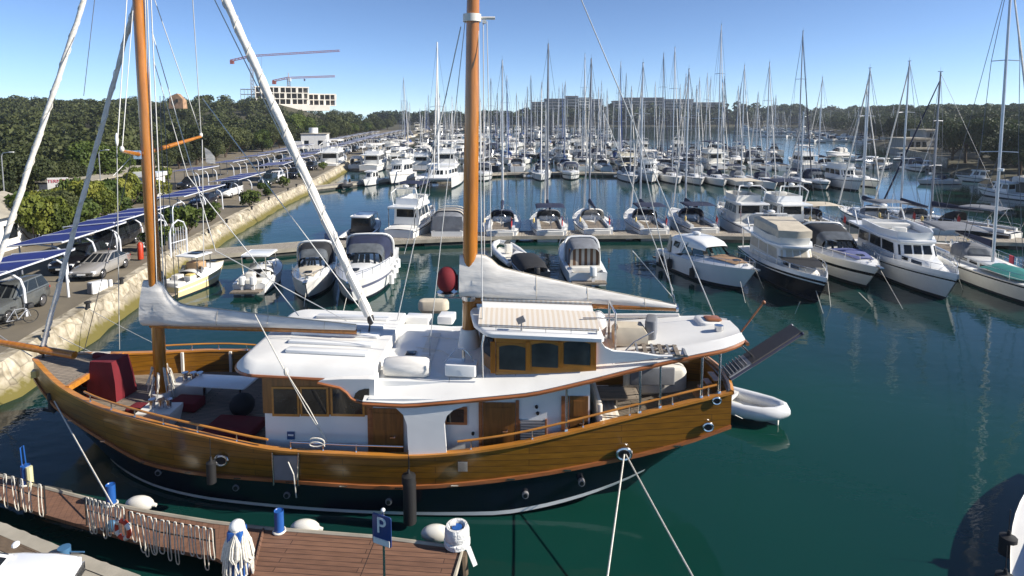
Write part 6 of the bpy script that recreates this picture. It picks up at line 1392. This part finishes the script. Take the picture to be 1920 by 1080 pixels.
crane_o=mat('crane_red',(.50,.12,.08),.5,var=.1); crane_g=mat('crane_grey',(.45,.42,.40),.5,var=.1)
def lattice(mb,a,b,w,nseg,r=.13,tri=False):
    a=Vector(a);b=Vector(b);d=(b-a).normalized(); u=d.cross(Vector((0,1,0))); u=u.normalized() if u.length>.1 else Vector((1,0,0)); v=d.cross(u).normalized()
    cs=[u*w/2+v*w/2,u*w/2-v*w/2,-u*w/2-v*w/2,-u*w/2+v*w/2]
    for c in cs: mb.cyl(a+c,b+c,r,n=4)
    for i in range(nseg):
        p=a.lerp(b,i/nseg);q=a.lerp(b,(i+1)/nseg)
        for k in range(4): mb.cyl(p+cs[k],q+cs[(k+1)%4],r*.7,n=4)
def crane(label,Y,tx,ty,base,jx,jy,cx,cy,hookx=None,hooky=None):
    t=W(tx,ty,Y); r=thing('tower_crane',label,'crane',(t.x,Y,base)); B=lambda mb,n,m:mb.build(n,m,r,w=True,smooth=False)
    mb=MB(); lattice(mb,(t.x,Y,base),t,1.7,14,.16); B(mb,'tower',crane_g)
    j=W(jx,jy,Y); mb=MB(); lattice(mb,t+Vector((0,0,.8)),j,1.1,26,.16); B(mb,'jib',crane_o)
    c=W(cx,cy,Y); mb=MB(); lattice(mb,t+Vector((0,0,.8)),c,1.2,6,.2); B(mb,'counter_jib',crane_o)
    mb=MB(); mb.box(c+Vector((1.2,0,-1)),(2.6,1.6,2.6)); B(mb,'counterweight',crane_o); mb=MB(); mb.box(t+Vector((1.2,-1,-.6)),(1.8,1.6,2.2)); B(mb,'cab',white)
    tp=t+Vector((0,0,4.5)); mb=MB(); mb.cyl(t,tp,.35,n=5); B(mb,'tower_head',crane_g)
    if hookx: h0=t.lerp(j,(hookx-tx)/(jx-tx)); h1=W(hookx,hooky,Y); mb=MB(); mb.cyl(h0,h1,.09,n=4); mb.box(h1,(1,.6,1.6)); B(mb,'hook',alud)
crane('tall red tower crane with long rising jib behind the unfinished hotel',455,471,107,18,637,95,432,114,490,140)
crane('smaller red tower crane above the right part of the unfinished hotel',452,541,148,20,628,143,511,152,571,150)
ruin=mat('ruin_stone',(.36,.22,.13),.95,var=.3,scale=.8,bump=.5)
p=W(333,184,235); rn=thing('stone_ruin','reddish stone ruin poking out of the wooded hilltop','ruin',(p.x,235,p.z-4)); mb=MB(); mb.loft([[(-2.8,-1.5,0),(2.8,-1.5,0),(2.8,1.5,0),(-2.8,1.5,0)],[(-2.4,-1.3,4.5),(2.6,-1.4,3.6),(2.6,1.4,3.2),(-2.4,1.3,4.2)],[(-1.8,-1.2,4.9),(.4,-1.2,5.8),(.6,1.2,5.6),(-1.6,1.2,4.8)]],True); sub(rn,mb,'wall',ruin,smooth=False); mb=MB(); mb.box((.6,-1.5,3),(.8,.5,1.2)); sub(rn,mb,'window',dark_in,smooth=False)
# far hotels
hot_a=mat('hotel_wall',(.30,.29,.29),.85,var=.08,scale=.1); hot_lit=mat('hotel_sunlit_wall',(.80,.78,.70),.8,var=.05,scale=.1); hot_r=mat('hotel_roof',(.22,.13,.10),.9,var=.15,scale=.2)  # middle section of the hotel: sunlight put into a brighter wall colour
def hotel(label,segs,Yf):
    xs=[hx(a,Yf) for a,_,_,_ in segs]+[hx(segs[-1][1],Yf)]
    r=thing('hotel',label,'hotel',((xs[0]+xs[-1])/2,Yf,8))
    for a,b,py,m in segs:
        x0,x1=hx(a,Yf),hx(b,Yf); zt=W(a,py,Yf).z; dep=20; c=(x0+x1)/2
        mb=MB(); mb.box((c,Yf+dep/2,(8+zt)/2),(x1-x0,dep,zt-8)); mb.build('wall',m,r,w=True,smooth=False)
        mb=MB(); mb.box((c,Yf+dep/2,zt+.35),(x1-x0+1,dep+1,.7)); mb.build('roof',hot_r,r,w=True,smooth=False)
        z=zt-3.2
        while z>11:
            mb=MB(); mb.box((c,Yf-.08,z+.9),(x1-x0-2,.12,1.5)); mb.build('window_band',glass,r,w=True,smooth=False)
            mb=MB(); mb.box((c,Yf-.9,z-.35),(x1-x0-1,1.8,.9)); mb.build('balcony',m,r,w=True,smooth=False); z-=3.3
hotel('long hotel with reddish roof and a white middle section coloured as sunlit across the harbour',[(998,1022,192,hot_a),(1022,1062,186,hot_a),(1062,1084,181,hot_a),(1084,1110,184,hot_lit),(1110,1130,187,hot_a)],690)
hotel('long grey terraced hotel on the far shore, right of the white-fronted one',[(1152,1172,190,hot_a),(1172,1245,184,hot_a),(1245,1300,187,hot_a),(1300,1358,193,hot_a)],690)
# villa on the right shore
Yv=182.
def vb(px0,px1,py0,py1,Y,dep,m,name,par):
    x0,x1=W(px0,py0,Y).x,W(px1,py0,Y).x; z1,z0=W(px0,py0,Y).z,W(px0,py1,Y).z; mb=MB(); mb.box(((x0+x1)/2,Y+dep/2,(z0+z1)/2),(x1-x0,dep,z1-z0)); return mb.build(name,m,par,w=True,smooth=False)
villa_w=mat('villa_shaded_plaster',(.34,.33,.31),.85,var=.1)  # white villa plaster darkened, its shade is put into the colour
vl=thing('villa','pale villa with terrace and flat roofs on the right-hand shore','house',(W(1728,280,Yv).x,Yv,1))
for k,(a,b,c,d,Y,dep,m,n) in enumerate(((1700,1745,262,300,Yv,8,villa_w,'wall'),(1738,1775,246,300,Yv+9,8,villa_w,'wall'),(1686,1765,278,281,Yv-4,6,concrete,'terrace'),(1697,1748,259,262,Yv-.6,9.5,concrete,'roof'),(1736,1778,243,246,Yv+8.4,9,concrete,'roof'))): vb(a,b,c,d,Y,dep,m,n,vl)
for a in(1706,1718,1730): vb(a,a+8,266,276,Yv-.06,.1,glass,'window',vl)
for a in(1744,1758): vb(a,a+8,250,257,Yv+8.94,.1,glass,'window',vl)
mb=MB(); pts=[Z(1690,296,0),Z(1730,305,0),Z(1775,320,0)]; mb.loft([[(p.x,p.y,-.5),(p.x+1,p.y+1,-.5),(p.x+1,p.y+1,2.6),(p.x,p.y,2.6)] for p in pts],True); mb.solo('retaining_wall',stone,'stone retaining wall at the water below the villa','wall',smooth=False)
# ================================================================ foreground
PZ=.6
fp=thing('pontoon','brown boarded pontoon in the foreground with a wide platform beside a narrow walkway','pontoon',(-8,15.5,0))
def deckpoly(pxs,name,m,th=.1,z=PZ):
    P=[Z(a,b,z) for a,b in pxs]; mb=MB(); mb.loft([[(p.x,p.y,z-th) for p in P],[(p.x,p.y,z) for p in P]],True); return mb.build(name,m,fp,w=True,smooth=False)
farE=[(-140,862),(0,892),(60,909),(182,940),(276,960),(400,980),(494,991)]; nearE=[(470,1080),(406,1046),(294,1024),(234,1008),(161,987),(88,966),(0,937),(-140,905)]
dockwalk=plank_mat('walkway_boards',(.19,.10,.062),(.16,.082,.052),(.09,.045,.03),2.6,.15,'XY',.7,rot=R(-22),gap=.006)
deckpoly(farE+nearE,'walkway',dockwalk)
deckpoly([(496,991),(700,1007),(866,1028),(846,1105),(800,1220),(420,1180),(472,1080)],'platform',dockwood)
def beam(pxs,name,m,r=.05,z=PZ): mb=MB(); mb.tube([Z(a,b,z) for a,b in pxs],r,6); return mb.build(name,m,fp,w=True)
beam(farE,'edge_beam',concrete,.06); beam([(494,991),(700,1007),(868,1028),(846,1105)],'edge_beam',concrete,.06); beam([(494,991),(472,1080)],'edge_beam',dockwood,.04,PZ+.01); beam([(705,1008),(668,1100)],'board_joint',black,.006,PZ+.002)
for px,py in((300,995),(100,945),(600,1045),(780,1060)):
    q=Z(px,py,0); mb=MB(); mb.rbox((q.x,q.y,.1),(1.1,.5,.6),.1,rz=R(-15)); mb.build('float',floatm,fp,w=True)
bluep=mat('blue_pipe',(.015,.09,.33),.35,var=.1)
def pile(px,py,label,h=.62,r=.125):
    q=Z(px,py,PZ); p=thing('mooring_post',label,'post',(q.x,q.y,PZ)); mb=MB(); mb.cyl((0,0,-.9),(0,0,h),r,n=16,cap=(1,0)); mb.cyl((0,0,h),(0,0,h-.03),r,r*.86,16,cap=(0,0)); mb.cyl((0,0,h-.03),(0,0,h-.032),r*.86,n=16); sub(p,mb,'pipe',bluep); mb=MB(); mb.tube([(r*1.25*math.cos(a),r*1.25*math.sin(a),.03) for a in np.linspace(0,2*PI,15)[:-1]],.03,6,closed=True); sub(p,mb,'ring',offwhite); return p
pile(209,946,'blue mooring post holding the bow line of the motor sailer'); pile(524,997,'blue mooring post at the corner of the wide platform')
p=pile(50,908,'blue mooring post with a pale fender strip and wire loop at the left'); mb=MB(); mb.tube([(.16,-.05,-.1),(.15,-.05,.6)],.09,8); sub(p,mb,'fender_strip',mat('pale_yellow',(.6,.58,.34),.6)); mb=MB(); mb.tube([(-.1,0,.6),(-.16,.05,1.15),(-.1,.1,1.2),(-.02,.05,.62)],.018,5); sub(p,mb,'wire_loop',bluep)
for px,py,lab in((252,948,'white cylindrical fender floating behind the walkway below the bow'),(566,994,'white fender behind the platform edge, beside its blue post'),(815,1004,'white fender behind the platform corner, touching the white tyre stack')):
    q=Z(px,py,.55); mb=MB(); mb.ell((q.x,q.y+.24,.44),(.42,.22,.24),16,10); mb.cyl((q.x+.38,q.y+.24,.42),(q.x+.5,q.y+.24,.40),.07,.05); mb.solo('fender',offwhite,lab,'fender')
# white tyre stack over a blue post on the platform corner
q=Z(860,1026,PZ); t_=thing('tyre_bollard','white painted tyre stack around a blue post on the platform corner','tyre bollard',(q.x-.05,q.y+.1,PZ))
wtyre=mat('white_tyre',(.70,.70,.68),.75,var=.12,scale=9,bump=.8,bscale=22)
def lathe(prof,n=28):
    mb=MB(); mb.loft([[(r*math.cos(2*PI*k/n),r*math.sin(2*PI*k/n),z) for k in range(n)] for r,z in prof],True,(0,0)); return mb
sub(t_,lathe([(.17,.02),(.27,0),(.305,.04),(.305,.14),(.27,.17),(.17,.17)]),'lower_tyre',wtyre); sub(t_,lathe([(.17,.19),(.26,.17),(.29,.22),(.285,.40),(.25,.50),(.19,.50),(.165,.46),(.16,.2)]),'upper_tyre',wtyre)
mb=MB(); mb.cyl((0,0,-.8),(0,0,.46),.12,n=14,cap=(1,1)); sub(t_,mb,'post',bluep); t_.scale=(1.15,1.15,1.1); mb=MB(); mb.box((-.1,.06,.49),(.14,.12,.03)); sub(t_,mb,'tape',white)
q=Z(880,1036,.5); mb=MB(); mb.sheet([(q.x-.12,q.y+.06,.62),(q.x+.02,q.y+.08,.62),(q.x+.22,q.y-.18,.3),(q.x+.12,q.y-.24,.28)],.06); mb.solo('fender_flap',white,'white flap hanging off the platform corner under the tyre stack','fender',smooth=False)
q=Z(868,1062,.2); mb=MB(); mb.tube([(q.x,q.y,.55),(q.x+.03,q.y,.0),(q.x+.02,q.y,-.8)],.12,9); mb.solo('wooden_pile',mat('old_timber',(.12,.085,.055),.9,var=.35,bump=.4),'old timber pile under the right end of the foreground platform','pile')
# parking sign
sg=W(716,994,11.2); s_=thing('parking_sign','blue parking sign with white P on a grey pole in the foreground','sign',(sg.x,sg.y,1.3),R(-24))
zc=sg.z-1.3; mb=MB(); mb.rbox((0,0,0),(.44,.62,.03),.04); mb.xf(Matrix.Translation((0,0,zc))@Matrix.Rotation(PI/2,4,'X')); bp_=sub(s_,mb,'sign_panel',mat('sign_blue',(.02,.045,.17),.4,var=.05)); mb=MB(); mb.box((0,-.022,zc-.23),(.38,.012,.12)); sub(bp_,mb,'lower_field',plaster,smooth=False)
text(bp_,'P',.46,(-.0,-.022,zc+.09),(PI/2,0,0),white,'letter'); mb=MB(); mb.cyl((.0,.05,-.6),(0,.05,zc+.36),.027,n=10); sub(s_,mb,'pole',steel); mb=MB(); mb.ell((0,.05,zc+.38),(.045,.045,.04),10,6); mb.box((0,.03,zc+.2),(.1,.03,.05)); sub(s_,mb,'pole_cap',white)
# rails hung with rope loops
rr=random.Random(4)
def rail(pxs,h,label,nl,drop,group,lab,red=()):
    P=[Z(a,b,PZ) for a,b in pxs]; r=thing('rope_rail',label,'rail',(P[0].x,P[0].y,PZ)); tot=[0]
    for i in range(len(P)-1): tot.append(tot[-1]+(P[i+1]-P[i]).length)
    def ptl(d):
        for i in range(len(P)-1):
            if d<=tot[i+1]+1e-6: return P[i].lerp(P[i+1],(d-tot[i])/(tot[i+1]-tot[i]))
        return P[-1]
    for z in(h,h*.55): mb=MB(); mb.tube([p+Vector((0,0,z)) for p in P],.018,5); mb.build('rail_bar',black,r,w=True)
    n=max(2,int(tot[-1]/1.1)+1)
    for i in range(n): p=ptl(tot[-1]*i/(n-1)); mb=MB(); mb.cyl(p+Vector((0,0,-.15)),p+Vector((0,0,h)),.022,n=6); mb.build('post',black,r,w=True)
    for i in range(nl):
        d=tot[-1]*(i+.5)/nl+rr.uniform(-.02,.02); p=ptl(d)+Vector((0,0,h)); w=rr.uniform(.08,.13); dr=drop*rr.uniform(.8,1.15); tx=(P[-1]-P[0]).normalized(); nn=Vector((tx.y,-tx.x,0))
        if nn.y>0: nn=-nn
        sh=tx*rr.uniform(-.02,.1)
        A=[p+nn*.05,p+nn*.045+tx*w*.5+Vector((0,0,.05)),p+nn*.05+tx*w,p+nn*.09+tx*(w*1.2)+sh-Vector((0,0,dr*.5)),p+nn*.07+tx*(w*1.1)+sh*1.5-Vector((0,0,dr*.93)),p+nn*.07+tx*w*.5+sh*1.6-Vector((0,0,dr)),p+nn*.07-tx*w*.1+sh*1.5-Vector((0,0,dr*.92)),p+nn*.06-tx*w*.2+sh*.8-Vector((0,0,dr*.5))]
        pts=[]
        for k in range(len(A)):
            a,b,c,e=A[k-1],A[k],A[(k+1)%len(A)],A[(k+2)%len(A)]
            for u in(0,.33,.66): pts.append(.5*((2*b)+(c-a)*u+(2*a-5*b+4*c-e)*u*u+(3*b-a-3*c+e)*u**3))
        mb=MB(); mb.tube(pts,.014,6,closed=True); mb.solo('rope_loop',rope,lab,'rope',group)
    return r
rail([(-60,922),(0,937),(86,964)],.85,'black rail on the walkway at the left edge hung with rope loops',9,.9,'rope loops on the left rail','white rope loop hung on the leftmost walkway rail')
rail([(163,985),(236,1006)],.82,'black rail with rope loops below the blue post holding the bow line',9,.85,'rope loops on the middle rail','white rope loop hung on the rail below the blue bow-line post')
rail([(244,1008),(300,1025),(404,1044)],.75,'long black rail with rope loops between lifebuoy and rope-laden post',13,.95,'rope loops on the long rail','white rope loop hung on the long rail between lifebuoy and rope post')
def ringbuoy(px,py,z,label,m1,m2,r=.24):
    q=Z(px,py,z); b=thing('lifebuoy',label,'lifebuoy',q,R(-20)); mb=MB(); mb.tube([(r*math.cos(a),-.02,r*math.sin(a)) for a in np.linspace(0,2*PI,29)[:-1]],.06,8,closed=True); mb.build('ring',m1,b)
    for k in range(4):
        a=k*PI/2+.6; mb=MB(); mb.tube([(r*math.cos(a+t),-.02,r*math.sin(a+t)) for t in(-.3,-.15,0,.15,.3)],.066,8); mb.build('band',m2,b)
ringbuoy(232,992,.85,'red and white lifebuoy hung on the walkway rail',mat('lifebuoy_red',(.55,.05,.02),.5),white); 
q=Z(209,986,.75); mb=MB(); mb.ell(q,(.17,.1,.17),14,8); mb.solo('blue_float',mat('dull_blue',(.05,.14,.26),.5),'dull blue round float hanging behind the rope loops','buoy')
q=Z(448,1085,PZ); rp=thing('rope_post','post buried under a thick bundle of hanging white ropes','rope post',(q.x,q.y,PZ)); rp.scale=(1.25,1.25,1.2); mb=MB(); mb.rbox((0,0,.55),(.3,.3,1.1),.05); sub(rp,mb,'post',bluep); mb=MB(); mb.ell((0,0,1.15),(.15,.15,.12),10,6); sub(rp,mb,'post_cap',white)
for k in range(26):
    a=k*2.4; x,y=.19*math.cos(a),.19*math.sin(a); d=rr.uniform(.5,1.0); w=rr.uniform(.04,.12); mb=MB(); t0=Vector((x*.6,y*.6,1.1)); s1=Vector((-math.sin(a),math.cos(a),0))*w; o=Vector((x,y,0))
    mb.tube([t0,o*1.1+s1+Vector((0,0,1.05-d*.4)),o*1.35+s1*1.2+Vector((0,0,1.05-d*.85)),o*1.4+Vector((0,0,1.05-d)),o*1.35-s1+Vector((0,0,1.05-d*.8)),o*1.1-s1*.8+Vector((0,0,1.05-d*.4)),t0+Vector((.02,0,.01))],.024,5); sub(rp,mb,'rope_hank',rope)
q=Z(466,1068,PZ); mb=MB(); mb.tube([(q.x,q.y,1.25),(q.x,q.y,1.18),(q.x+.02,q.y-.03,.75),(q.x+.02,q.y-.03,.66)],[.03,.11,.11,.03],10); mb.solo('fender',white,'slim white fender hanging beside the bundle of ropes','fender')
# near quay, bottom left
NQ=[(-200,920),(-60,958),(0,980),(50,1001),(125,1032),(200,1058),(262,1082),(330,1130),(420,1220)]; P=[Z(a,b,1.3) for a,b in NQ]
mb=MB(); mb.loft([[(p.x,p.y,1.3),(p.x-.25,p.y-.35,1.31),(p.x-6,p.y-9,1.3)] for p in P],False); tag(mb.build('near_quay',concrete,smooth=False),kind='structure')
rr=random.Random(9); mb=MB(); ts=[]
for i in range(len(P)-1):
    for k in range(8): ts.append(P[i].lerp(P[i+1],k/8))
mb.loft([[(p.x-.2,p.y-.25,1.33),(p.x+rr.uniform(-.01,.01),p.y+rr.uniform(-.01,.015),1.34),(p.x+.05,p.y+.06,1.2),(p.x+.1+rr.uniform(-.02,.02),p.y+.12,.6),(p.x+.15,p.y+.2,-.6)] for p in ts],False); mb.solo('quay_wall',concrete,'rough pale edge of the near quay in the bottom left corner','wall')
for k in range(4):
    a=Z(-10,1003+k*7,1.31);b=Z(118-k*6,1052+k*7,1.31); mb=MB(); d=(b-a).normalized(); n=Vector((-d.y,d.x,0))*.045; mb.sheet([a-n,b-n,b+n,a+n],.03); mb.solo('timber_strip',mat('old_timber',(.12,.085,.055)),'dark timber strip laid along the near quay','timber','timber strips on the near quay',smooth=False)
q=Z(121,1042,1.3); mb=MB(); mb.tube([q,q+Vector((0,0,.22))],.14,12); mb.tube([q+Vector((.1,0,.1)),Z(158,1035,1.4)],.02); mb.solo('blue_capstan',mat('dull_blue',(.05,.14,.26),.5),'dull blue mooring capstan on the near quay beside the white car','bollard')
# mooring lines of the motor sailer
mline(side_pt(102,752),Z(210,945,1.15),'bow mooring line from the motor sailer to the blue post',.022,.02,None)
mline(FLS+Vector((0,-.12,0)),Z(1128,1160,1.2),'stern mooring line running straight down to the near quay',.024,.02,None)
mline(FLS+Vector((.05,-.12,0)),Z(1332,1140,1.2),'stern mooring line slanting right towards the near quay',.022,.02,None)
mline(W(60,668,axis(-17.5)),Z(-40,600,1.5),'mooring line from the bowsprit towards the far quay',.02,.05,None)
mline(Z(168,580,1.5),W(392,692,axis(-9)+3.2),'long mooring line from the stone quay across to the far rail',.016,.1,None)
mline(Z(110,630,1.5),W(250,690,axis(-13)+2.6),'shorter mooring line from the stone quay to the far bow rail',.016,.1,None)
# ---------------------------------------------------------------- loose things on the motor sailer
def ond(px,py): return on_deck(px,py)
q=ond(207,742); mr=thing('covered_stack','tall maroon covered block standing on the foredeck','covered block',q,R(-10)); mr.scale=(.74,.74,.9); mb=MB(); mb.loft([[(-.85,-.55,0),(.85,-.55,0),(.85,.75,0),(-.85,.75,0)],[(-.78,-.45,.75),(.78,-.5,.75),(.70,.75,.75),(-.8,.75,.75)],[(-.7,-.35,1.5),(.55,-.4,1.55),(.5,.7,1.55),(-.7,.65,1.5)]],True); sub(mr,mb,'cover',maroon,angle=20)
q=ond(178,720); mr=thing('covered_chair','low maroon covered chair beside the tall maroon block','chair',q,R(-15)); mb=MB(); mb.rbox((0,0,.3),(.8,.8,.6),.15); sub(mr,mb,'seat',maroon); mb=MB(); mb.rbox((.0,.35,.75),(.8,.25,.6),.12); sub(mr,mb,'backrest',maroon)
q=ond(166,708); mb=MB(); mb.loft([[(q.x-.6,q.y-.2,q.z+.1),(q.x+.55,q.y-.2,q.z+.1),(q.x+.55,q.y+.1,q.z+.1),(q.x-.6,q.y+.1,q.z+.1)],[(q.x-.55,q.y+.25,q.z+.85),(q.x+.6,q.y+.25,q.z+.85),(q.x+.6,q.y+.45,q.z+.85),(q.x-.55,q.y+.45,q.z+.85)]],True); mb.solo('striped_cushion',stripe_mat('brown_stripes',(.7,.64,.55),(.10,.05,.03),.17,'Z',.5),'brown and white striped cushions leaning at the bow','cushion',smooth=False)
for px,py,d,lab in((438,812,(1.7,1.3,.3),'low dark maroon covered seat beside the near rail'),(262,782,(.7,.6,.4),'small maroon covered box beside the winch box'),(352,765,(1.0,.7,.35),'maroon covered box behind the foremast')):
    q=ond(px,py); mb=MB(); mb.rbox(q+Vector((0,0,d[2]/2)),d,.1,rz=math.atan(GB)); mb.solo('covered_box',maroon,lab,'covered box')
q=ond(418,752); tb=thing('deck_table','white table on the foredeck before the saloon windows','table',q,math.atan(GB)); mb=MB(); mb.rbox((0,0,.74),(2.3,1.0,.06),.08); sub(tb,mb,'table_top',white)
for x in(-.7,.7): mb=MB(); mb.cyl((x,0,0),(x,0,.72),.06,n=8); mb.cyl((x,0,0),(x,0,.04),.25,n=12); sub(tb,mb,'leg',steel)
q=ond(455,778); mb=MB(); mb.ell(q+Vector((0,0,.38)),(.42,.42,.4),14,10); mb.solo('round_pouf',canvas_black,'round black pouf on the deck beside the white table','pouf')
q=on_roof(812,588); mb=MB(); mb.rbox(q+Vector((0,.2,.26)),(1.25,.6,.55),.26,n=5); mb.solo('covered_liferaft',canvas_beige,'beige covered canister at the far edge of the upper deck','liferaft')
q=on_roof(762,706); mb=MB(); mb.tube([q+Vector((-.72,.05,.3)),q+Vector((-.68,.05,.3)),q+Vector((-.6,.05,.3)),q+Vector((0,.02,.31)),q+Vector((.6,-.02,.3)),q+Vector((.72,-.02,.3)),q+Vector((.75,-.02,.3))],[.1,.24,.29,.31,.3,.24,.1],14); mb.solo('rolled_cover',canvas_white,'rolled white canvas bundle on the near edge of the upper deck','canvas roll')
q=on_roof(1180,640); mb=MB(); mb.loft([[(q.x+x,q.y+y,q.z+z) for x,y in((-.55,-.4),(.5,-.45),(.55,.4),(-.5,.45))] for x0,z in((0,0),(0,.35))]+[[(q.x+x*.75,q.y+y*.7,q.z+.55) for x,y in((-.55,-.4),(.5,-.45),(.55,.4),(-.5,.45))]],True); mb.solo('strapped_cushions',canvas_beige,'beige cushions strapped in a heap behind the wheelhouse','cushions',angle=50)
q=on_roof(1216,634); mb=MB(); mb.rbox(q+Vector((.1,.1,.32)),(.35,.8,.65),.1,rz=-.3); mb.solo('folded_lounger',canvas_grey,'grey folded lounger cushion beside the strapped beige heap','lounger')
q=on_roof(1238,660); lg=thing('deck_grating','flat wooden lounger frame lying on the aft upper deck','lounger frame',q+Vector((0,0,.05)),-.12)
for y in(-.36,0,.36): mb=MB(); mb.box((0,y,0),(1.5,.07,.05)); sub(lg,mb,'rail',teak,smooth=False)
for k in range(7): mb=MB(); mb.box((-.7+.233*k,0,.035),(.12 if k%2 else .07,.8,.03)); sub(lg,mb,'slat',teak if k%2 else canvas_grey,smooth=False)
# gangway, flag staff, tender, fenders
a=Vector((XS+.2,axis(XS)-.35,zcap(XS)+.12)); b=W(1494,618,axis(XS)+.4); gw=thing('gangway','raised grey boarding gangway reaching up from the stern','gangway',a)
d=(b-a); n=Vector((0,.36,0)); up=d.cross(n).normalized()*.07
if up.z<0: up=-up
def gstrip(u0,u1,name,m,wd=1.):
    p,q=a+d*u0,a+d*u1; mb=MB(); mb.loft([[x-n*wd-up,x+n*wd-up,x+n*wd+up,x-n*wd+up] for x in(p,q)],True); return mb.build(name,m,gw,w=True,smooth=False)
gstrip(.30,1,'plank',mat('gangway_grey',(.055,.05,.05),.6,var=.1)); gstrip(0,.30,'lower_frame',alud,.95)
for k in range(6):
    p=a+d*(.02+.045*k); mb=MB(); mb.cyl(p-n+up*1.6,p+n+up*1.6,.025,n=6); mb.build('rung',grey,gw,w=True)
for sd in(-1,1): mb=MB(); mb.tube([a+n*sd*1.04,b+n*sd*1.04],.035,6); mb.ell(b+n*sd*1.05,(.06,.06,.06),8,6); mb.build('side_rail',canvas_navy if sd<0 else alud,gw,w=True)
mb=MB(); mb.tube([Vector((XS+.2,axis(XS)+.1,float(_bot(XS))+.1)),a+d*.38],.03); mb.tube([Vector((XS+.2,axis(XS)-.7,float(_bot(XS))+.1)),a+d*.38],.03); mb.build('stay_rod',steel,gw,w=True)
p=W(1376,640,axis(XS)+.9); q=W(1432,567,axis(XS)+1.1); mb=MB(); mb.tube([p,q],.03); mb.ell(q,(.07,.07,.07),8,6); mb.solo('flag_staff',teakred,'thin wooden flag staff leaning out over the stern','flag staff')
seg_boat(rib,(1362,748),.4,(1474,778),.5,3.4,4.2,'inflatable_dinghy','white inflatable dinghy tied under the stern of the motor sailer',B=1.9,console=False,motor=None)
mline(FLS+Vector((3.4,.3,1.0)),Z(1392,785,.5),'short painter between the stern and the white dinghy',.014,0,None)
for px,py,L,r,lab in((401,880,.75,.14,'black fender hanging on the bow side of the motor sailer near the fairlead'),(770,935,1.35,.19,'long black fender hanging amidships on the motor sailer'),(768,892,.35,.2,'black tyre-like cushion above the long black fender')):
    q=side_pt(px,py,1.03); fender(None,q+Vector((0,-.16,0)),L,r,black,lab)
q=side_pt(97,750,.9); mb=MB(); mb.tube([q+Vector((0,-.1,.3)),q+Vector((.1,-.2,-.2)),q+Vector((.25,-.2,-.35))],.07); mb.tube([q+Vector((-.15,-.2,-.25)),q+Vector((.1,-.22,-.3)),q+Vector((.4,-.2,-.15))],.05); mb.solo('anchor',black,'black anchor hanging at the bow of the motor sailer','anchor')
# boat at the right edge
mbr=MB(); H=Hull(11,3.4,1.15,.8,rake=.08,sternw=.85,flare=.2); rb=thing('moored_boat','white boat hull cut off by the right edge of the picture','boat',(0,0,0))
sub(rb,H.mesh((.8,.9),16),'hull',[white,navy,bottom]); sub(rb,H.deck(),'deck',deckwhite); b_,g_=house(-3.6,2.2,2.0,1.2,.85,1.45,sf=.9,nw=3); c_=sub(rb,b_,'cabin',white); sub(c_,g_,'window',glass); mb=MB(); mb.rbox((3.2,0,1.12),(.6,.6,.06),.08); sub(rb,mb,'deck_hatch',glass); 
q=Z(1913,860,0); rb.location=(15.3,15.05,0); rb.rotation_euler=(0,0,R(49))
for x in(-1.4,-3.2): fender(None,loc2w(rb,(x,1.75,.7)),.6,.2,canvas_black,'dark fender hanging on the boat cut off at the right edge','fenders on the boat at the right edge')


# ---------------------------------------------------------------- summer haze over the harbour
hm_=bpy.data.materials.new('haze'); hm_.use_nodes=True; t=hm_.node_tree; t.nodes.remove(t.nodes['Principled BSDF']); pv=t.nodes.new('ShaderNodeVolumePrincipled')
pv.inputs['Color'].default_value=(.80,.88,.97,1); pv.inputs['Density'].default_value=.0002; pv.inputs['Anisotropy'].default_value=.25; t.links.new(pv.outputs[0],t.nodes['Material Output'].inputs['Volume'])
mb=MB(); mb.box((60,480,31),(1900,1300,66)); tag(mb.build('haze',hm_,smooth=False),kind='stuff',label='thin pale summer haze over the harbour')
